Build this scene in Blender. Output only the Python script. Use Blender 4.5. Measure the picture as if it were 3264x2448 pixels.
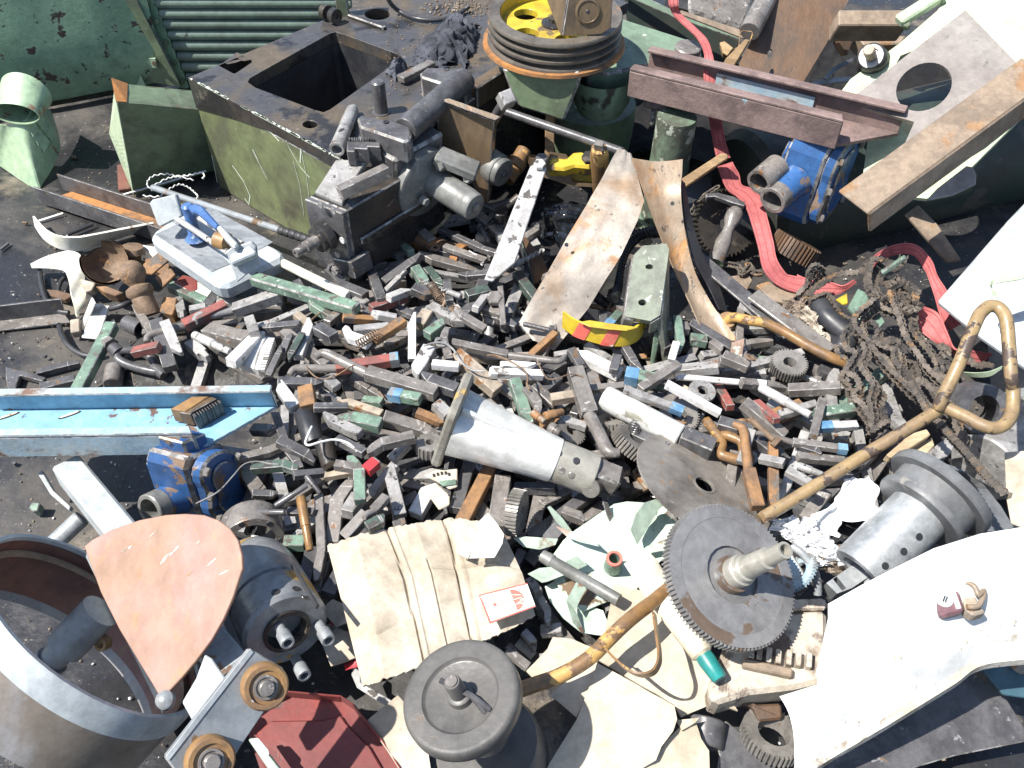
import bpy, bmesh, math, random
import numpy as np
from mathutils import Vector, Matrix, noise as mnoise
from mathutils.geometry import tessellate_polygon

for o in list(bpy.data.objects):
    bpy.data.objects.remove(o)
SC = bpy.context.scene
COL = SC.collection
R = math.radians

# ------------------------------------------------------------------ camera
CAM_H, PITCH, FPX = 1.25, R(46.0), 2827.0
cam_d = bpy.data.cameras.new('camera')
cam_d.sensor_width = 36.0
cam_d.lens = 36.0 * FPX / 3264.0
cam_d.clip_start, cam_d.clip_end = 0.02, 200.0
cam = bpy.data.objects.new('camera', cam_d)
cam.location = (0, 0, CAM_H)
cam.rotation_euler = (math.pi / 2 - PITCH, 0, 0)
COL.objects.link(cam)
SC.camera = cam

# ------------------------------------------------------------------ sky and sun
SUN = Vector((-0.50, -0.16, 0.85)).normalized()      # towards the sun
W_ = bpy.data.worlds.new('World')
SC.world = W_
W_.use_nodes = True
nt = W_.node_tree
bgn = nt.nodes['Background']
sky = nt.nodes.new('ShaderNodeTexSky')
sky.sky_type = 'NISHITA'
sky.sun_disc = False
sky.sun_elevation = math.asin(SUN.z)
sky.sun_rotation = math.atan2(SUN.x, SUN.y)
nt.links.new(sky.outputs[0], bgn.inputs[0])
bgn.inputs[1].default_value = 0.095
sun_d = bpy.data.lights.new('sun', 'SUN')
sun_d.energy = 4.6
sun_d.angle = R(0.55)
sun_d.color = (1.0, 0.96, 0.90)
sun = bpy.data.objects.new('sun', sun_d)
sun.rotation_euler = SUN.to_track_quat('Z', 'Y').to_euler()
COL.objects.link(sun)
SC.view_settings.view_transform = 'Standard'
SC.view_settings.look = 'None'
SC.view_settings.gamma = 1.0
SC.view_settings.use_curve_mapping = False
SC.view_settings.exposure = 1.06

# ------------------------------------------------------------------ pixels to points
S_ = 900.0 / 2133.0
TILES = {'o': (0, 0, 3264 / 2212.0), 'f': (0, 0, 1.0),
         'a1': (0, 0, S_), 'a2': (800, 0, S_), 'a3': (1500, 0, S_), 'a4': (2364, 0, S_),
         'b1': (0, 550, S_), 'b2': (800, 600, S_), 'b3': (1500, 500, S_), 'b4': (2364, 600, S_),
         'c1': (0, 1200, S_), 'c2': (800, 1200, S_), 'c3': (1500, 1100, S_), 'c4': (2364, 1200, S_),
         'd1': (0, 1748, S_), 'd2': (800, 1748, S_), 'd3': (1500, 1748, S_), 'd4': (2364, 1748, S_),
         'e1': (2080, 0, 800 / 2212.0), 'e2': (1950, 450, 600 / 2212.0), 'e3': (1560, 440, 600 / 2212.0)}
CAMP = Vector((0, 0, CAM_H))
FWD = Vector((0, math.cos(PITCH), -math.sin(PITCH)))
UPV = Vector((0, math.sin(PITCH), math.cos(PITCH)))
RGT = Vector((1, 0, 0))
V = Vector

def ray(t, x, y):
    ox, oy, s = TILES[t]
    return FWD + RGT * ((ox + x * s - 1632) / FPX) + UPV * ((1224 - oy - y * s) / FPX)
def P(t, x, y, z=0.0):
    d = ray(t, x, y)
    return CAMP + d * ((z - CAM_H) / d.z)
def PY(t, x, y, Y):
    d = ray(t, x, y)
    return CAMP + d * (Y / d.y)
def PN(t, x, y, p0, n):
    d = ray(t, x, y)
    return CAMP + d * ((p0 - CAMP).dot(n) / d.dot(n))
def camdir(r, u, b):
    return (RGT * r + UPV * u - FWD * b).normalized()
def camat(t, x, y, r, u, b):                # direction given relative to the line of sight through a pixel
    f = ray(t, x, y).normalized()
    rr = (RGT - f * RGT.dot(f)).normalized()
    return (rr * r + rr.cross(f) * u - f * b).normalized()
def MPX(t, p):                              # metres per tile pixel at point p
    return (p - CAMP).dot(FWD) / FPX * TILES[t][2]

# ------------------------------------------------------------------ materials
MATS = {}
def mat(name, c1, c2=None, c3=None, s12=9.0, t12=(0.42, 0.62), s3=14.0, t3=0.64, rough=0.55, rvar=0.15,
        metal=0.0, bump=0.25, bs=120.0, stretch=None, spec=0.5, c4=None, t4=0.66, s4=60.0, coat=0.0, w3=0.03):
    """c1/c2 large mottling, c3 chips or rust with a hard edge, c4 fine specks"""
    if name in MATS:
        return MATS[name]
    m = bpy.data.materials.new(name)
    m.use_nodes = True
    n, l = m.node_tree.nodes, m.node_tree.links
    b = n['Principled BSDF']
    tc = n.new('ShaderNodeTexCoord'); oi = n.new('ShaderNodeObjectInfo')
    mu = n.new('ShaderNodeMath'); mu.operation = 'MULTIPLY'; mu.inputs[1].default_value = 37.0
    l.new(oi.outputs['Random'], mu.inputs[0])
    va = n.new('ShaderNodeVectorMath'); va.operation = 'ADD'
    l.new(tc.outputs['Object'], va.inputs[0]); l.new(mu.outputs[0], va.inputs[1])
    co = va.outputs[0]
    if stretch:
        mp = n.new('ShaderNodeVectorMath'); mp.operation = 'MULTIPLY'
        mp.inputs[1].default_value = stretch
        l.new(co, mp.inputs[0]); co = mp.outputs[0]
    def nz(sc, det=6.0, ro=0.62, dist=0.0):
        q = n.new('ShaderNodeTexNoise')
        q.inputs['Scale'].default_value = sc; q.inputs['Detail'].default_value = det
        q.inputs['Roughness'].default_value = ro; q.inputs['Distortion'].default_value = dist
        l.new(co, q.inputs['Vector'])
        return q.outputs['Fac']
    def mr(fac, a, bb, to0=0.0, to1=1.0):
        q = n.new('ShaderNodeMapRange'); q.interpolation_type = 'SMOOTHSTEP'
        for i, v in enumerate((a, bb, to0, to1)):
            q.inputs[i + 1].default_value = v
        l.new(fac, q.inputs[0])
        return q.outputs[0]
    def mix(fac, a, bb):
        q = n.new('ShaderNodeMix'); q.data_type = 'RGBA'
        l.new(fac, q.inputs['Factor'])
        for sck, v in ((q.inputs['A'], a), (q.inputs['B'], bb)):
            if isinstance(v, tuple):
                sck.default_value = v + (1.0,)
            else:
                l.new(v, sck)
        return q.outputs['Result']
    t3, t4 = t3 - 0.06, t4 - 0.075
    c2 = c2 or tuple(v * 0.6 for v in c1)
    f12 = nz(s12, 7.0, 0.66, 0.4)
    col = mix(mr(f12, t12[0], t12[1]), c1, c2)
    hgt = nz(bs, 3.0, 0.6)
    f3 = None
    if c4:
        col = mix(mr(nz(s4, 4.0, 0.7), t4, t4 + 0.06), col, c4)
    if c3:
        f3 = mr(nz(s3, 8.0, 0.62, 0.25), t3, t3 + w3)
        col = mix(f3, col, c3)
    gm = n.new('ShaderNodeMix'); gm.data_type = 'RGBA'; gm.blend_type = 'MULTIPLY'
    gm.inputs['Factor'].default_value = 1.0
    l.new(col, gm.inputs['A']); l.new(mr(nz(s12 * 4.5 + 12, 8.0, 0.75), 0.28, 0.72, 0.78, 1.16), gm.inputs['B'])
    l.new(gm.outputs['Result'], b.inputs['Base Color'])
    b.inputs['Metallic'].default_value = metal
    if f3 is not None and metal > 0:
        mm = n.new('ShaderNodeMath'); mm.operation = 'MULTIPLY_ADD'
        mm.inputs[1].default_value = -metal; mm.inputs[2].default_value = metal
        l.new(f3, mm.inputs[0]); l.new(mm.outputs[0], b.inputs['Metallic'])
    rr = mr(f12, 0.3, 0.7, max(0.05, rough - rvar), min(1.0, rough + rvar))
    l.new(rr, b.inputs['Roughness'])
    b.inputs['Specular IOR Level'].default_value = spec
    if coat:
        b.inputs['Coat Weight'].default_value = coat
    if bump:
        bp = n.new('ShaderNodeBump')
        bp.inputs['Strength'].default_value = bump; bp.inputs['Distance'].default_value = 0.0015
        ad = n.new('ShaderNodeMath'); ad.operation = 'ADD'
        l.new(hgt, ad.inputs[0]); l.new(f12, ad.inputs[1])
        if f3 is not None:
            a2 = n.new('ShaderNodeMath'); a2.operation = 'SUBTRACT'
            l.new(ad.outputs[0], a2.inputs[0]); l.new(f3, a2.inputs[1])
            ad = a2
        l.new(ad.outputs[0], bp.inputs['Height'])
        l.new(bp.outputs[0], b.inputs['Normal'])
    MATS[name] = m
    return m

RUST, DRUST = (0.24, 0.10, 0.035), (0.10, 0.05, 0.025)
def init_mats():
    # tool steels
    mat('steel_brown', (0.205, 0.187, 0.170), (0.125, 0.112, 0.102), (0.16, 0.085, 0.04), s12=22, s3=30, t3=0.69, rough=0.33, metal=0.1, bump=0.18, c4=(0.36, 0.34, 0.32), t4=0.68)
    mat('steel_grey', (0.33, 0.32, 0.305), (0.20, 0.192, 0.182), (0.16, 0.09, 0.05), s12=25, s3=26, t3=0.7, rough=0.32, metal=0.15, bump=0.18, c4=(0.06, 0.055, 0.05), t4=0.67)
    mat('steel_dark', (0.10, 0.098, 0.10), (0.055, 0.053, 0.056), (0.15, 0.10, 0.06), s12=20, s3=30, t3=0.70, rough=0.34, metal=0.05, bump=0.2, c4=(0.2, 0.2, 0.2), t4=0.70)
    mat('steel_silver', (0.54, 0.53, 0.515), (0.34, 0.33, 0.315), (0.10, 0.09, 0.08), s12=18, s3=34, t3=0.66, rough=0.28, metal=0.2, bump=0.15)
    mat('steel_glare', (0.72, 0.71, 0.69), (0.52, 0.505, 0.48), (0.20, 0.18, 0.16), s12=16, s3=30, t3=0.68, rough=0.4, metal=0.1, bump=0.15)  # bare steel, sun reflection painted in as a light base colour
    mat('tool_green', (0.155, 0.235, 0.175), (0.085, 0.13, 0.10), (0.10, 0.09, 0.075), s12=22, s3=26, t3=0.62, rough=0.5, bump=0.3, c4=(0.36, 0.42, 0.36), t4=0.69)
    mat('tool_dark_green', (0.06, 0.095, 0.075), (0.035, 0.05, 0.042), (0.05, 0.045, 0.04), s12=22, s3=26, t3=0.62, rough=0.5, bump=0.3)
    mat('tool_red', (0.26, 0.085, 0.07), (0.16, 0.065, 0.055), (0.11, 0.09, 0.08), s12=20, s3=24, t3=0.62, rough=0.5, bump=0.25)
    mat('tool_rust', (0.26, 0.14, 0.06), (0.14, 0.085, 0.05), (0.12, 0.10, 0.085), s12=22, s3=26, t3=0.64, rough=0.7, bump=0.4)
    mat('tool_tan', (0.38, 0.32, 0.25), (0.24, 0.20, 0.155), (0.24, 0.12, 0.05), s12=20, s3=24, t3=0.66, rough=0.55, metal=0.1, bump=0.3)
    mat('tool_blue_end', (0.09, 0.20, 0.33), (0.16, 0.28, 0.38), (0.2, 0.2, 0.2), s12=30, rough=0.5)
    mat('tool_red_end', (0.42, 0.03, 0.04), (0.3, 0.03, 0.03), rough=0.5)
    # big things
    mat('ground_mat', (0.024, 0.0235, 0.025), (0.075, 0.066, 0.055), (0.15, 0.125, 0.095), s12=2.6, t12=(0.45, 0.68), s3=4.5, t3=0.62, w3=0.1, rough=0.48, rvar=0.38, bump=0.9, bs=60, c4=(0.20, 0.18, 0.16), t4=0.71, s4=90, spec=0.55)
    mat('bed_oil', (0.065, 0.062, 0.061), (0.10, 0.078, 0.052), (0.020, 0.018, 0.017), s12=7, s3=9, t3=0.60, w3=0.08, rough=0.3, rvar=0.2, metal=0.1, bump=0.35, bs=90, c4=(0.20, 0.18, 0.15), t4=0.72, s4=55)
    mat('bed_green', (0.155, 0.18, 0.085), (0.095, 0.10, 0.06), (0.065, 0.055, 0.042), s12=5, t12=(0.40, 0.62), s3=4.5, t3=0.60, w3=0.16, rough=0.38, bump=0.15, bs=50, c4=(0.38, 0.40, 0.34), t4=0.74, s4=30)
    mat('bed_scratch', (0.55, 0.60, 0.50), (0.40, 0.45, 0.36), rough=0.6)
    mat('mint_old', (0.225, 0.345, 0.225), (0.15, 0.25, 0.16), (0.05, 0.035, 0.03), s12=4, s3=15, t3=0.655, rough=0.45, bump=0.25, c4=(0.035, 0.05, 0.035), t4=0.68, s4=28)
    mat('mint_hood', (0.33, 0.44, 0.28), (0.22, 0.32, 0.21), (0.24, 0.14, 0.09), s12=7, s3=12, t3=0.655, rough=0.42, bump=0.1, c4=(0.10, 0.12, 0.09), t4=0.72, s4=40)
    mat('dull_green', (0.15, 0.20, 0.115), (0.09, 0.11, 0.07), (0.22, 0.11, 0.06), s12=6, s3=6, t3=0.67, w3=0.08, rough=0.42, bump=0.2, c4=(0.16, 0.2, 0.13), t4=0.68)
    mat('rib_green', (0.13, 0.18, 0.145), (0.09, 0.125, 0.10), (0.04, 0.045, 0.04), s12=8, s3=14, t3=0.76, rough=0.45, bump=0.1)
    mat('grey_paint', (0.24, 0.26, 0.275), (0.165, 0.18, 0.19), (0.15, 0.10, 0.06), s12=8, s3=13, t3=0.69, rough=0.42, bump=0.12)
    mat('grey_light', (0.40, 0.425, 0.43), (0.30, 0.325, 0.335), (0.22, 0.14, 0.09), s12=8, s3=12, t3=0.70, rough=0.42, bump=0.12)
    mat('cast_grey', (0.21, 0.21, 0.195), (0.13, 0.13, 0.12), (0.42, 0.40, 0.30), s12=14, s3=26, t3=0.72, rough=0.4, metal=0.12, bump=0.2)
    mat('black_oily', (0.028, 0.027, 0.027), (0.05, 0.042, 0.034), (0.09, 0.075, 0.06), s12=12, s3=18, t3=0.66, rough=0.30, rvar=0.15, bump=0.35, metal=0.1)
    mat('brown_plate', (0.15, 0.105, 0.062), (0.08, 0.06, 0.042), (0.22, 0.11, 0.04), s12=8, s3=8, t3=0.62, w3=0.12, rough=0.35, metal=0.15, bump=0.2, stretch=(1.6, 1.6, 0.45))
    mat('pulley_iron', (0.15, 0.13, 0.105), (0.08, 0.07, 0.06), (0.32, 0.15, 0.05), s12=10, s3=11, t3=0.64, w3=0.08, rough=0.45, metal=0.25, bump=0.25)
    mat('rust_ring', (0.36, 0.16, 0.05), (0.15, 0.085, 0.045), (0.08, 0.06, 0.05), s12=14, s3=14, t3=0.66, rough=0.65, bump=0.35)
    mat('yellow', (0.52, 0.38, 0.035), (0.36, 0.25, 0.03), (0.14, 0.10, 0.05), s12=8, s3=13, t3=0.645, rough=0.42, bump=0.1)
    mat('casting_green', (0.16, 0.225, 0.155), (0.10, 0.135, 0.10), (0.05, 0.05, 0.04), s12=6, s3=10, t3=0.63, rough=0.45, bump=0.15, c4=(0.55, 0.58, 0.5), t4=0.73, s4=24)
    mat('post_green', (0.13, 0.19, 0.13), (0.07, 0.075, 0.055), (0.33, 0.36, 0.29), s12=10, s3=20, t3=0.62, rough=0.6, bump=0.5)
    mat('rusty_sheet', (0.30, 0.265, 0.225), (0.235, 0.16, 0.10), (0.34, 0.165, 0.065), s12=6, t12=(0.44, 0.62), s3=8, t3=0.615, w3=0.12, rough=0.52, metal=0.15, bump=0.35, c4=(0.10, 0.08, 0.06), t4=0.70, s4=40)
    mat('rusty_dark', (0.125, 0.072, 0.04), (0.065, 0.045, 0.032), (0.20, 0.10, 0.04), s12=6, s3=8, t3=0.63, w3=0.1, rough=0.5, metal=0.1, bump=0.3, stretch=(1.4, 1, 0.5))
    mat('rusty_bar', (0.255, 0.195, 0.14), (0.165, 0.125, 0.09), (0.26, 0.15, 0.075), s12=14, s3=12, t3=0.62, w3=0.08, rough=0.5, bump=0.4)
    mat('purple_rust', (0.20, 0.14, 0.125), (0.12, 0.085, 0.078), (0.20, 0.30, 0.33), s12=12, s3=11, t3=0.71, rough=0.75, bump=0.9, bs=90)
    mat('channel_blue', (0.22, 0.42, 0.55), (0.17, 0.33, 0.45), (0.14, 0.09, 0.07), s12=7, s3=13, t3=0.67, rough=0.4, bump=0.15, c4=(0.10, 0.12, 0.13), t4=0.72, s4=35)
    mat('channel_blue_worn', (0.27, 0.38, 0.45), (0.34, 0.38, 0.38), (0.15, 0.09, 0.06), s12=10, s3=10, t3=0.60, w3=0.08, rough=0.5, bump=0.3)
    mat('pump_blue', (0.035, 0.105, 0.265), (0.028, 0.075, 0.19), (0.20, 0.135, 0.09), s12=9, s3=12, t3=0.62, rough=0.38, bump=0.2, c4=(0.02, 0.03, 0.06), t4=0.68, s4=30)
    mat('plate_steel', (0.29, 0.265, 0.24), (0.205, 0.18, 0.165), (0.26, 0.15, 0.09), s12=5, s3=6, t3=0.66, w3=0.1, rough=0.36, metal=0.15, bump=0.15, c4=(0.16, 0.15, 0.14), t4=0.68, s4=30)
    mat('pale_green', (0.46, 0.53, 0.345), (0.38, 0.425, 0.28), (0.34, 0.26, 0.15), s12=5, s3=7, t3=0.69, rough=0.5, bump=0.1)  # pale mottled green with brown patches
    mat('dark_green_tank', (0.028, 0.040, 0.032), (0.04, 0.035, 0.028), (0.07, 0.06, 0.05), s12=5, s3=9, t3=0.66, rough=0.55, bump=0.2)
    mat('red_strap', (0.46, 0.125, 0.12), (0.36, 0.095, 0.095), (0.20, 0.06, 0.06), s12=12, s3=14, t3=0.64, w3=0.1, rough=0.85, bump=0.35, bs=420)
    mat('chain_rust', (0.125, 0.102, 0.080), (0.06, 0.053, 0.048), (0.21, 0.125, 0.06), s12=30, s3=26, t3=0.64, w3=0.08, rough=0.75, metal=0.1, bump=0.7)
    mat('lever_yellow', (0.27, 0.19, 0.095), (0.20, 0.14, 0.08), (0.07, 0.05, 0.04), s12=14, s3=26, t3=0.6, rough=0.42, bump=0.25)
    mat('rod_brown', (0.24, 0.135, 0.055), (0.14, 0.09, 0.055), (0.42, 0.25, 0.08), s12=16, s3=16, t3=0.63, rough=0.42, metal=0.1, bump=0.25)
    mat('alu', (0.64, 0.64, 0.61), (0.48, 0.48, 0.445), (0.20, 0.19, 0.15), s12=7, s3=12, t3=0.655, w3=0.08, rough=0.4, metal=0.2, bump=0.2)
    mat('alu_dirty', (0.33, 0.315, 0.27), (0.23, 0.215, 0.18), (0.42, 0.28, 0.10), s12=9, s3=14, t3=0.69, rough=0.42, metal=0.2, bump=0.25)
    mat('gear_steel', (0.23, 0.215, 0.195), (0.14, 0.13, 0.115), (0.17, 0.11, 0.07), s12=16, s3=20, t3=0.68, rough=0.36, metal=0.2, bump=0.15)
    mat('gear_big', (0.225, 0.22, 0.215), (0.165, 0.16, 0.155), (0.12, 0.085, 0.06), s12=10, s3=12, t3=0.64, rough=0.36, metal=0.2, bump=0.12)
    mat('saw_steel', (0.235, 0.215, 0.19), (0.165, 0.148, 0.128), (0.085, 0.075, 0.065), s12=8, s3=8, t3=0.6, w3=0.12, rough=0.40, metal=0.15, bump=0.15, c4=(0.28, 0.17, 0.08), t4=0.69)
    mat('cardboard', (0.47, 0.42, 0.34), (0.35, 0.30, 0.23), (0.20, 0.145, 0.095), s12=6, s3=8, t3=0.65, w3=0.14, rough=0.9, bump=0.3, bs=200, spec=0.2)
    mat('cardboard_clean', (0.48, 0.42, 0.325), (0.38, 0.32, 0.24), (0.26, 0.18, 0.11), s12=4, s3=8, t3=0.68, w3=0.1, rough=0.9, bump=0.2, bs=160, spec=0.2)
    mat('paper_white', (0.78, 0.76, 0.70), (0.66, 0.62, 0.55), rough=0.9, bump=0.3, spec=0.2)
    mat('label_white', (0.82, 0.79, 0.75), (0.74, 0.70, 0.65), (0.5, 0.44, 0.36), s12=20, s3=22, t3=0.70, rough=0.7, bump=0.1)
    mat('label_red', (0.68, 0.12, 0.09), (0.62, 0.16, 0.12), (0.75, 0.6, 0.5), s12=20, s3=30, t3=0.68, rough=0.7, bump=0.1)
    mat('rubber', (0.095, 0.090, 0.083), (0.055, 0.053, 0.051), (0.15, 0.105, 0.07), s12=8, s3=10, t3=0.655, w3=0.1, rough=0.5, bump=0.25)
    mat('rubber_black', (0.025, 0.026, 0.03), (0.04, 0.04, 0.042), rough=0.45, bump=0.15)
    mat('hose_black', (0.022, 0.023, 0.024), (0.045, 0.045, 0.043), rough=0.38, bump=0.1)
    mat('film_black', (0.012, 0.014, 0.017), (0.02, 0.022, 0.026), rough=0.10, rvar=0.04, bump=0.05, coat=0.5)
    mat('pink_plate', (0.29, 0.145, 0.118), (0.275, 0.17, 0.115), (0.36, 0.235, 0.195), s12=4.5, s3=10, t3=0.68, w3=0.1, rough=0.6, bump=0.15, c4=(0.30, 0.17, 0.10), t4=0.655, s4=45, stretch=(1, 0.6, 1))
    mat('red_brown', (0.17, 0.075, 0.055), (0.11, 0.055, 0.045), (0.16, 0.10, 0.05), s12=7, s3=9, t3=0.66, rough=0.5, bump=0.2)
    mat('red_tray', (0.195, 0.04, 0.033), (0.145, 0.034, 0.03), (0.10, 0.05, 0.04), s12=6, s3=9, t3=0.69, rough=0.45, bump=0.15)
    mat('drum_wall', (0.25, 0.25, 0.255), (0.16, 0.135, 0.11), (0.30, 0.19, 0.10), s12=5, s3=6, t3=0.63, w3=0.12, rough=0.4, metal=0.15, bump=0.15, c4=(0.10, 0.10, 0.11), t4=0.70, s4=18)
    mat('chuck_steel', (0.23, 0.235, 0.24), (0.145, 0.15, 0.155), (0.33, 0.20, 0.05), s12=10, s3=13, t3=0.64, rough=0.35, metal=0.2, bump=0.2)
    mat('roller_brown', (0.26, 0.15, 0.06), (0.17, 0.10, 0.055), (0.42, 0.42, 0.40), s12=14, s3=14, t3=0.68, rough=0.5, bump=0.25)
    mat('galv', (0.36, 0.375, 0.38), (0.235, 0.25, 0.26), (0.20, 0.20, 0.20), s12=20, s3=20, t3=0.68, rough=0.35, metal=0.3, bump=0.2)
    mat('white_enamel', (0.70, 0.70, 0.68), (0.60, 0.60, 0.575), (0.34, 0.29, 0.23), s12=3, s3=9, t3=0.7, w3=0.06, rough=0.4, bump=0.06)
    mat('white_edge', (0.62, 0.58, 0.50), (0.42, 0.36, 0.28), (0.24, 0.20, 0.16), s12=16, s3=20, t3=0.60, w3=0.1, rough=0.65, bump=0.6)
    mat('corroded', (0.42, 0.37, 0.30), (0.20, 0.155, 0.115), (0.14, 0.10, 0.08), s12=14, t12=(0.44, 0.60), s3=16, t3=0.60, w3=0.08, rough=0.7, bump=0.9, bs=90)
    mat('white_plastic', (0.72, 0.71, 0.64), (0.60, 0.58, 0.46), (0.26, 0.20, 0.12), s12=8, s3=14, t3=0.69, rough=0.45, bump=0.1)
    mat('white_tube', (0.56, 0.52, 0.42), (0.46, 0.40, 0.28), (0.5, 0.40, 0.24), s12=8, s3=9, t3=0.68, w3=0.12, rough=0.4, bump=0.2)
    mat('teal', (0.02, 0.20, 0.185), (0.02, 0.165, 0.155), rough=0.35, bump=0.05)
    mat('tile_base', (0.42, 0.455, 0.475), (0.33, 0.365, 0.385), (0.2, 0.2, 0.2), s12=8, s3=20, t3=0.72, rough=0.45, bump=0.12)
    mat('marble_grey', (0.24, 0.255, 0.27), (0.15, 0.165, 0.18), (0.12, 0.12, 0.12), s12=14, s3=20, t3=0.66, w3=0.08, rough=0.4, bump=0.1, stretch=(1, 2.5, 1))
    mat('blue_handle', (0.05, 0.12, 0.30), (0.07, 0.15, 0.33), (0.4, 0.45, 0.5), s12=14, s3=20, t3=0.70, rough=0.4, bump=0.1)
    mat('wood', (0.33, 0.22, 0.11), (0.20, 0.13, 0.07), (0.09, 0.06, 0.04), s12=9, s3=20, t3=0.68, rough=0.8, bump=0.5, stretch=(0.5, 2.5, 2.5))
    mat('wood_pale', (0.50, 0.40, 0.26), (0.34, 0.25, 0.15), (0.14, 0.1, 0.06), s12=9, s3=20, t3=0.70, rough=0.8, bump=0.5, stretch=(0.5, 2.5, 2.5))
    mat('rag_grey', (0.055, 0.06, 0.075), (0.03, 0.032, 0.04), (0.26, 0.23, 0.19), s12=10, s3=10, t3=0.74, rough=0.9, bump=0.6, bs=300)
    mat('film_white', (0.80, 0.81, 0.82), (0.68, 0.70, 0.73), (0.50, 0.30, 0.30), s12=14, s3=18, t3=0.74, rough=0.25, bump=0.2)
    mat('mint_fan', (0.44, 0.53, 0.435), (0.33, 0.42, 0.34), (0.16, 0.11, 0.07), s12=8, s3=12, t3=0.675, rough=0.45, bump=0.1)
    mat('mint_flap', (0.36, 0.44, 0.355), (0.26, 0.325, 0.26), (0.17, 0.10, 0.065), s12=10, s3=9, t3=0.585, w3=0.05, rough=0.5, bump=0.2)
    mat('perf_green', (0.42, 0.50, 0.34), (0.33, 0.40, 0.27), rough=0.5, bump=0.1)
    mat('latch_red', (0.17, 0.085, 0.095), (0.11, 0.06, 0.068), (0.5, 0.45, 0.42), s12=20, s3=30, t3=0.66, rough=0.4)
    mat('wire_white', (0.72, 0.72, 0.70), (0.6, 0.6, 0.58), rough=0.4, bump=0.05)
    mat('dirt', (0.19, 0.15, 0.11), (0.11, 0.085, 0.06), (0.4, 0.36, 0.3), s12=30, s3=50, t3=0.66, rough=0.95, bump=1.0, bs=150)
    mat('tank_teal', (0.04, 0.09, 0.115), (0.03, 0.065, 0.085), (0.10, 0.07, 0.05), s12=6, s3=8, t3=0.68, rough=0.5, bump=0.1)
    mat('scrap_bed', (0.045, 0.042, 0.038), (0.025, 0.024, 0.023), (0.09, 0.075, 0.06), s12=30, s3=34, t3=0.64, rough=0.7, bump=1.0)
    mat('edge_wear', (0.40, 0.385, 0.36), (0.15, 0.14, 0.13), (0.09, 0.08, 0.07), s12=45, t12=(0.38, 0.58), s3=30, t3=0.62, rough=0.35, metal=0.2, bump=0.1)
    mat('shade_black', (0.012, 0.012, 0.013), (0.020, 0.019, 0.018), rough=0.85, rvar=0.05, bump=0.3, spec=0.15)  # near-black colour standing in for shade in the gaps
    mat('rusty_strip', (0.26, 0.20, 0.14), (0.22, 0.125, 0.06), (0.33, 0.16, 0.05), s12=6, s3=9, t3=0.60, w3=0.1, rough=0.5, metal=0.1, bump=0.4, stretch=(1.5, 0.6, 1), c4=(0.08, 0.06, 0.045), t4=0.69, s4=40)
    mat('worn_green', (0.195, 0.215, 0.165), (0.115, 0.12, 0.10), (0.10, 0.15, 0.105), s12=9, s3=11, t3=0.62, w3=0.1, rough=0.5, bump=0.3, c4=(0.5, 0.5, 0.45), t4=0.70, s4=24)
    mat('drum_grey', (0.15, 0.155, 0.158), (0.10, 0.102, 0.105), (0.22, 0.21, 0.19), s12=9, s3=14, t3=0.68, rough=0.45, bump=0.15)
    mat('strap_seam', (0.30, 0.075, 0.075), (0.24, 0.06, 0.06), rough=0.9, bump=0.4, bs=500)
    mat('rust_mid', (0.20, 0.135, 0.085), (0.115, 0.075, 0.048), (0.27, 0.15, 0.065), s12=16, s3=18, t3=0.63, w3=0.06, rough=0.7, bump=0.7)
    mat('green_bright', (0.10, 0.34, 0.09), (0.08, 0.26, 0.07), (0.7, 0.7, 0.65), s12=20, s3=20, t3=0.66, rough=0.5)
init_mats()

# ------------------------------------------------------------------ geometry: every g_* returns (verts, faces)
def frame(d, up=V((0, 0, 1))):
    d = d.normalized()
    if abs(d.dot(up)) > 0.98:
        up = V((0, 1, 0))
    s = d.cross(up).normalized()
    return d, s, s.cross(d).normalized()
def join(gs):
    vs, fs = [], []
    for v, f in gs:
        k = len(vs); vs += v; fs += [tuple(i + k for i in q) for q in f]
    return vs, fs
def g_box(c, x, y, z):
    vs = [c + x * i + y * j + z * k for i in (-1, 1) for j in (-1, 1) for k in (-1, 1)]
    return vs, [(0, 1, 3, 2), (4, 6, 7, 5), (0, 4, 5, 1), (2, 3, 7, 6), (0, 2, 6, 4), (1, 5, 7, 3)]
def g_bar(a, b, w, h, up=V((0, 0, 1)), roll=0.0):
    d, s, u = frame(b - a, up)
    if roll:
        s, u = s * math.cos(roll) + u * math.sin(roll), u * math.cos(roll) - s * math.sin(roll)
    return g_box((a + b) / 2, (b - a) / 2, s * (w / 2), u * (h / 2))
def g_prism(pts, vec):
    n = len(pts)
    vs = list(pts) + [p + vec for p in pts]
    fs = [tuple(range(n)), tuple(range(2 * n - 1, n - 1, -1))]
    fs += [(i, (i + 1) % n, n + (i + 1) % n, n + i) for i in range(n)]
    return vs, fs
def g_plate(outer, holes, vec):
    loops = [outer] + holes
    allp = [p for lp in loops for p in lp]
    n = len(allp)
    tri = tessellate_polygon([[tuple(p) for p in lp] for lp in loops])
    vs = allp + [p + vec for p in allp]
    fs = [tuple(t) for t in tri] + [tuple(i + n for i in reversed(t)) for t in tri]
    k = 0
    for lp in loops:
        m = len(lp)
        fs += [(k + i, k + (i + 1) % m, n + k + (i + 1) % m, n + k + i) for i in range(m)]
        k += m
    return vs, fs
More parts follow.
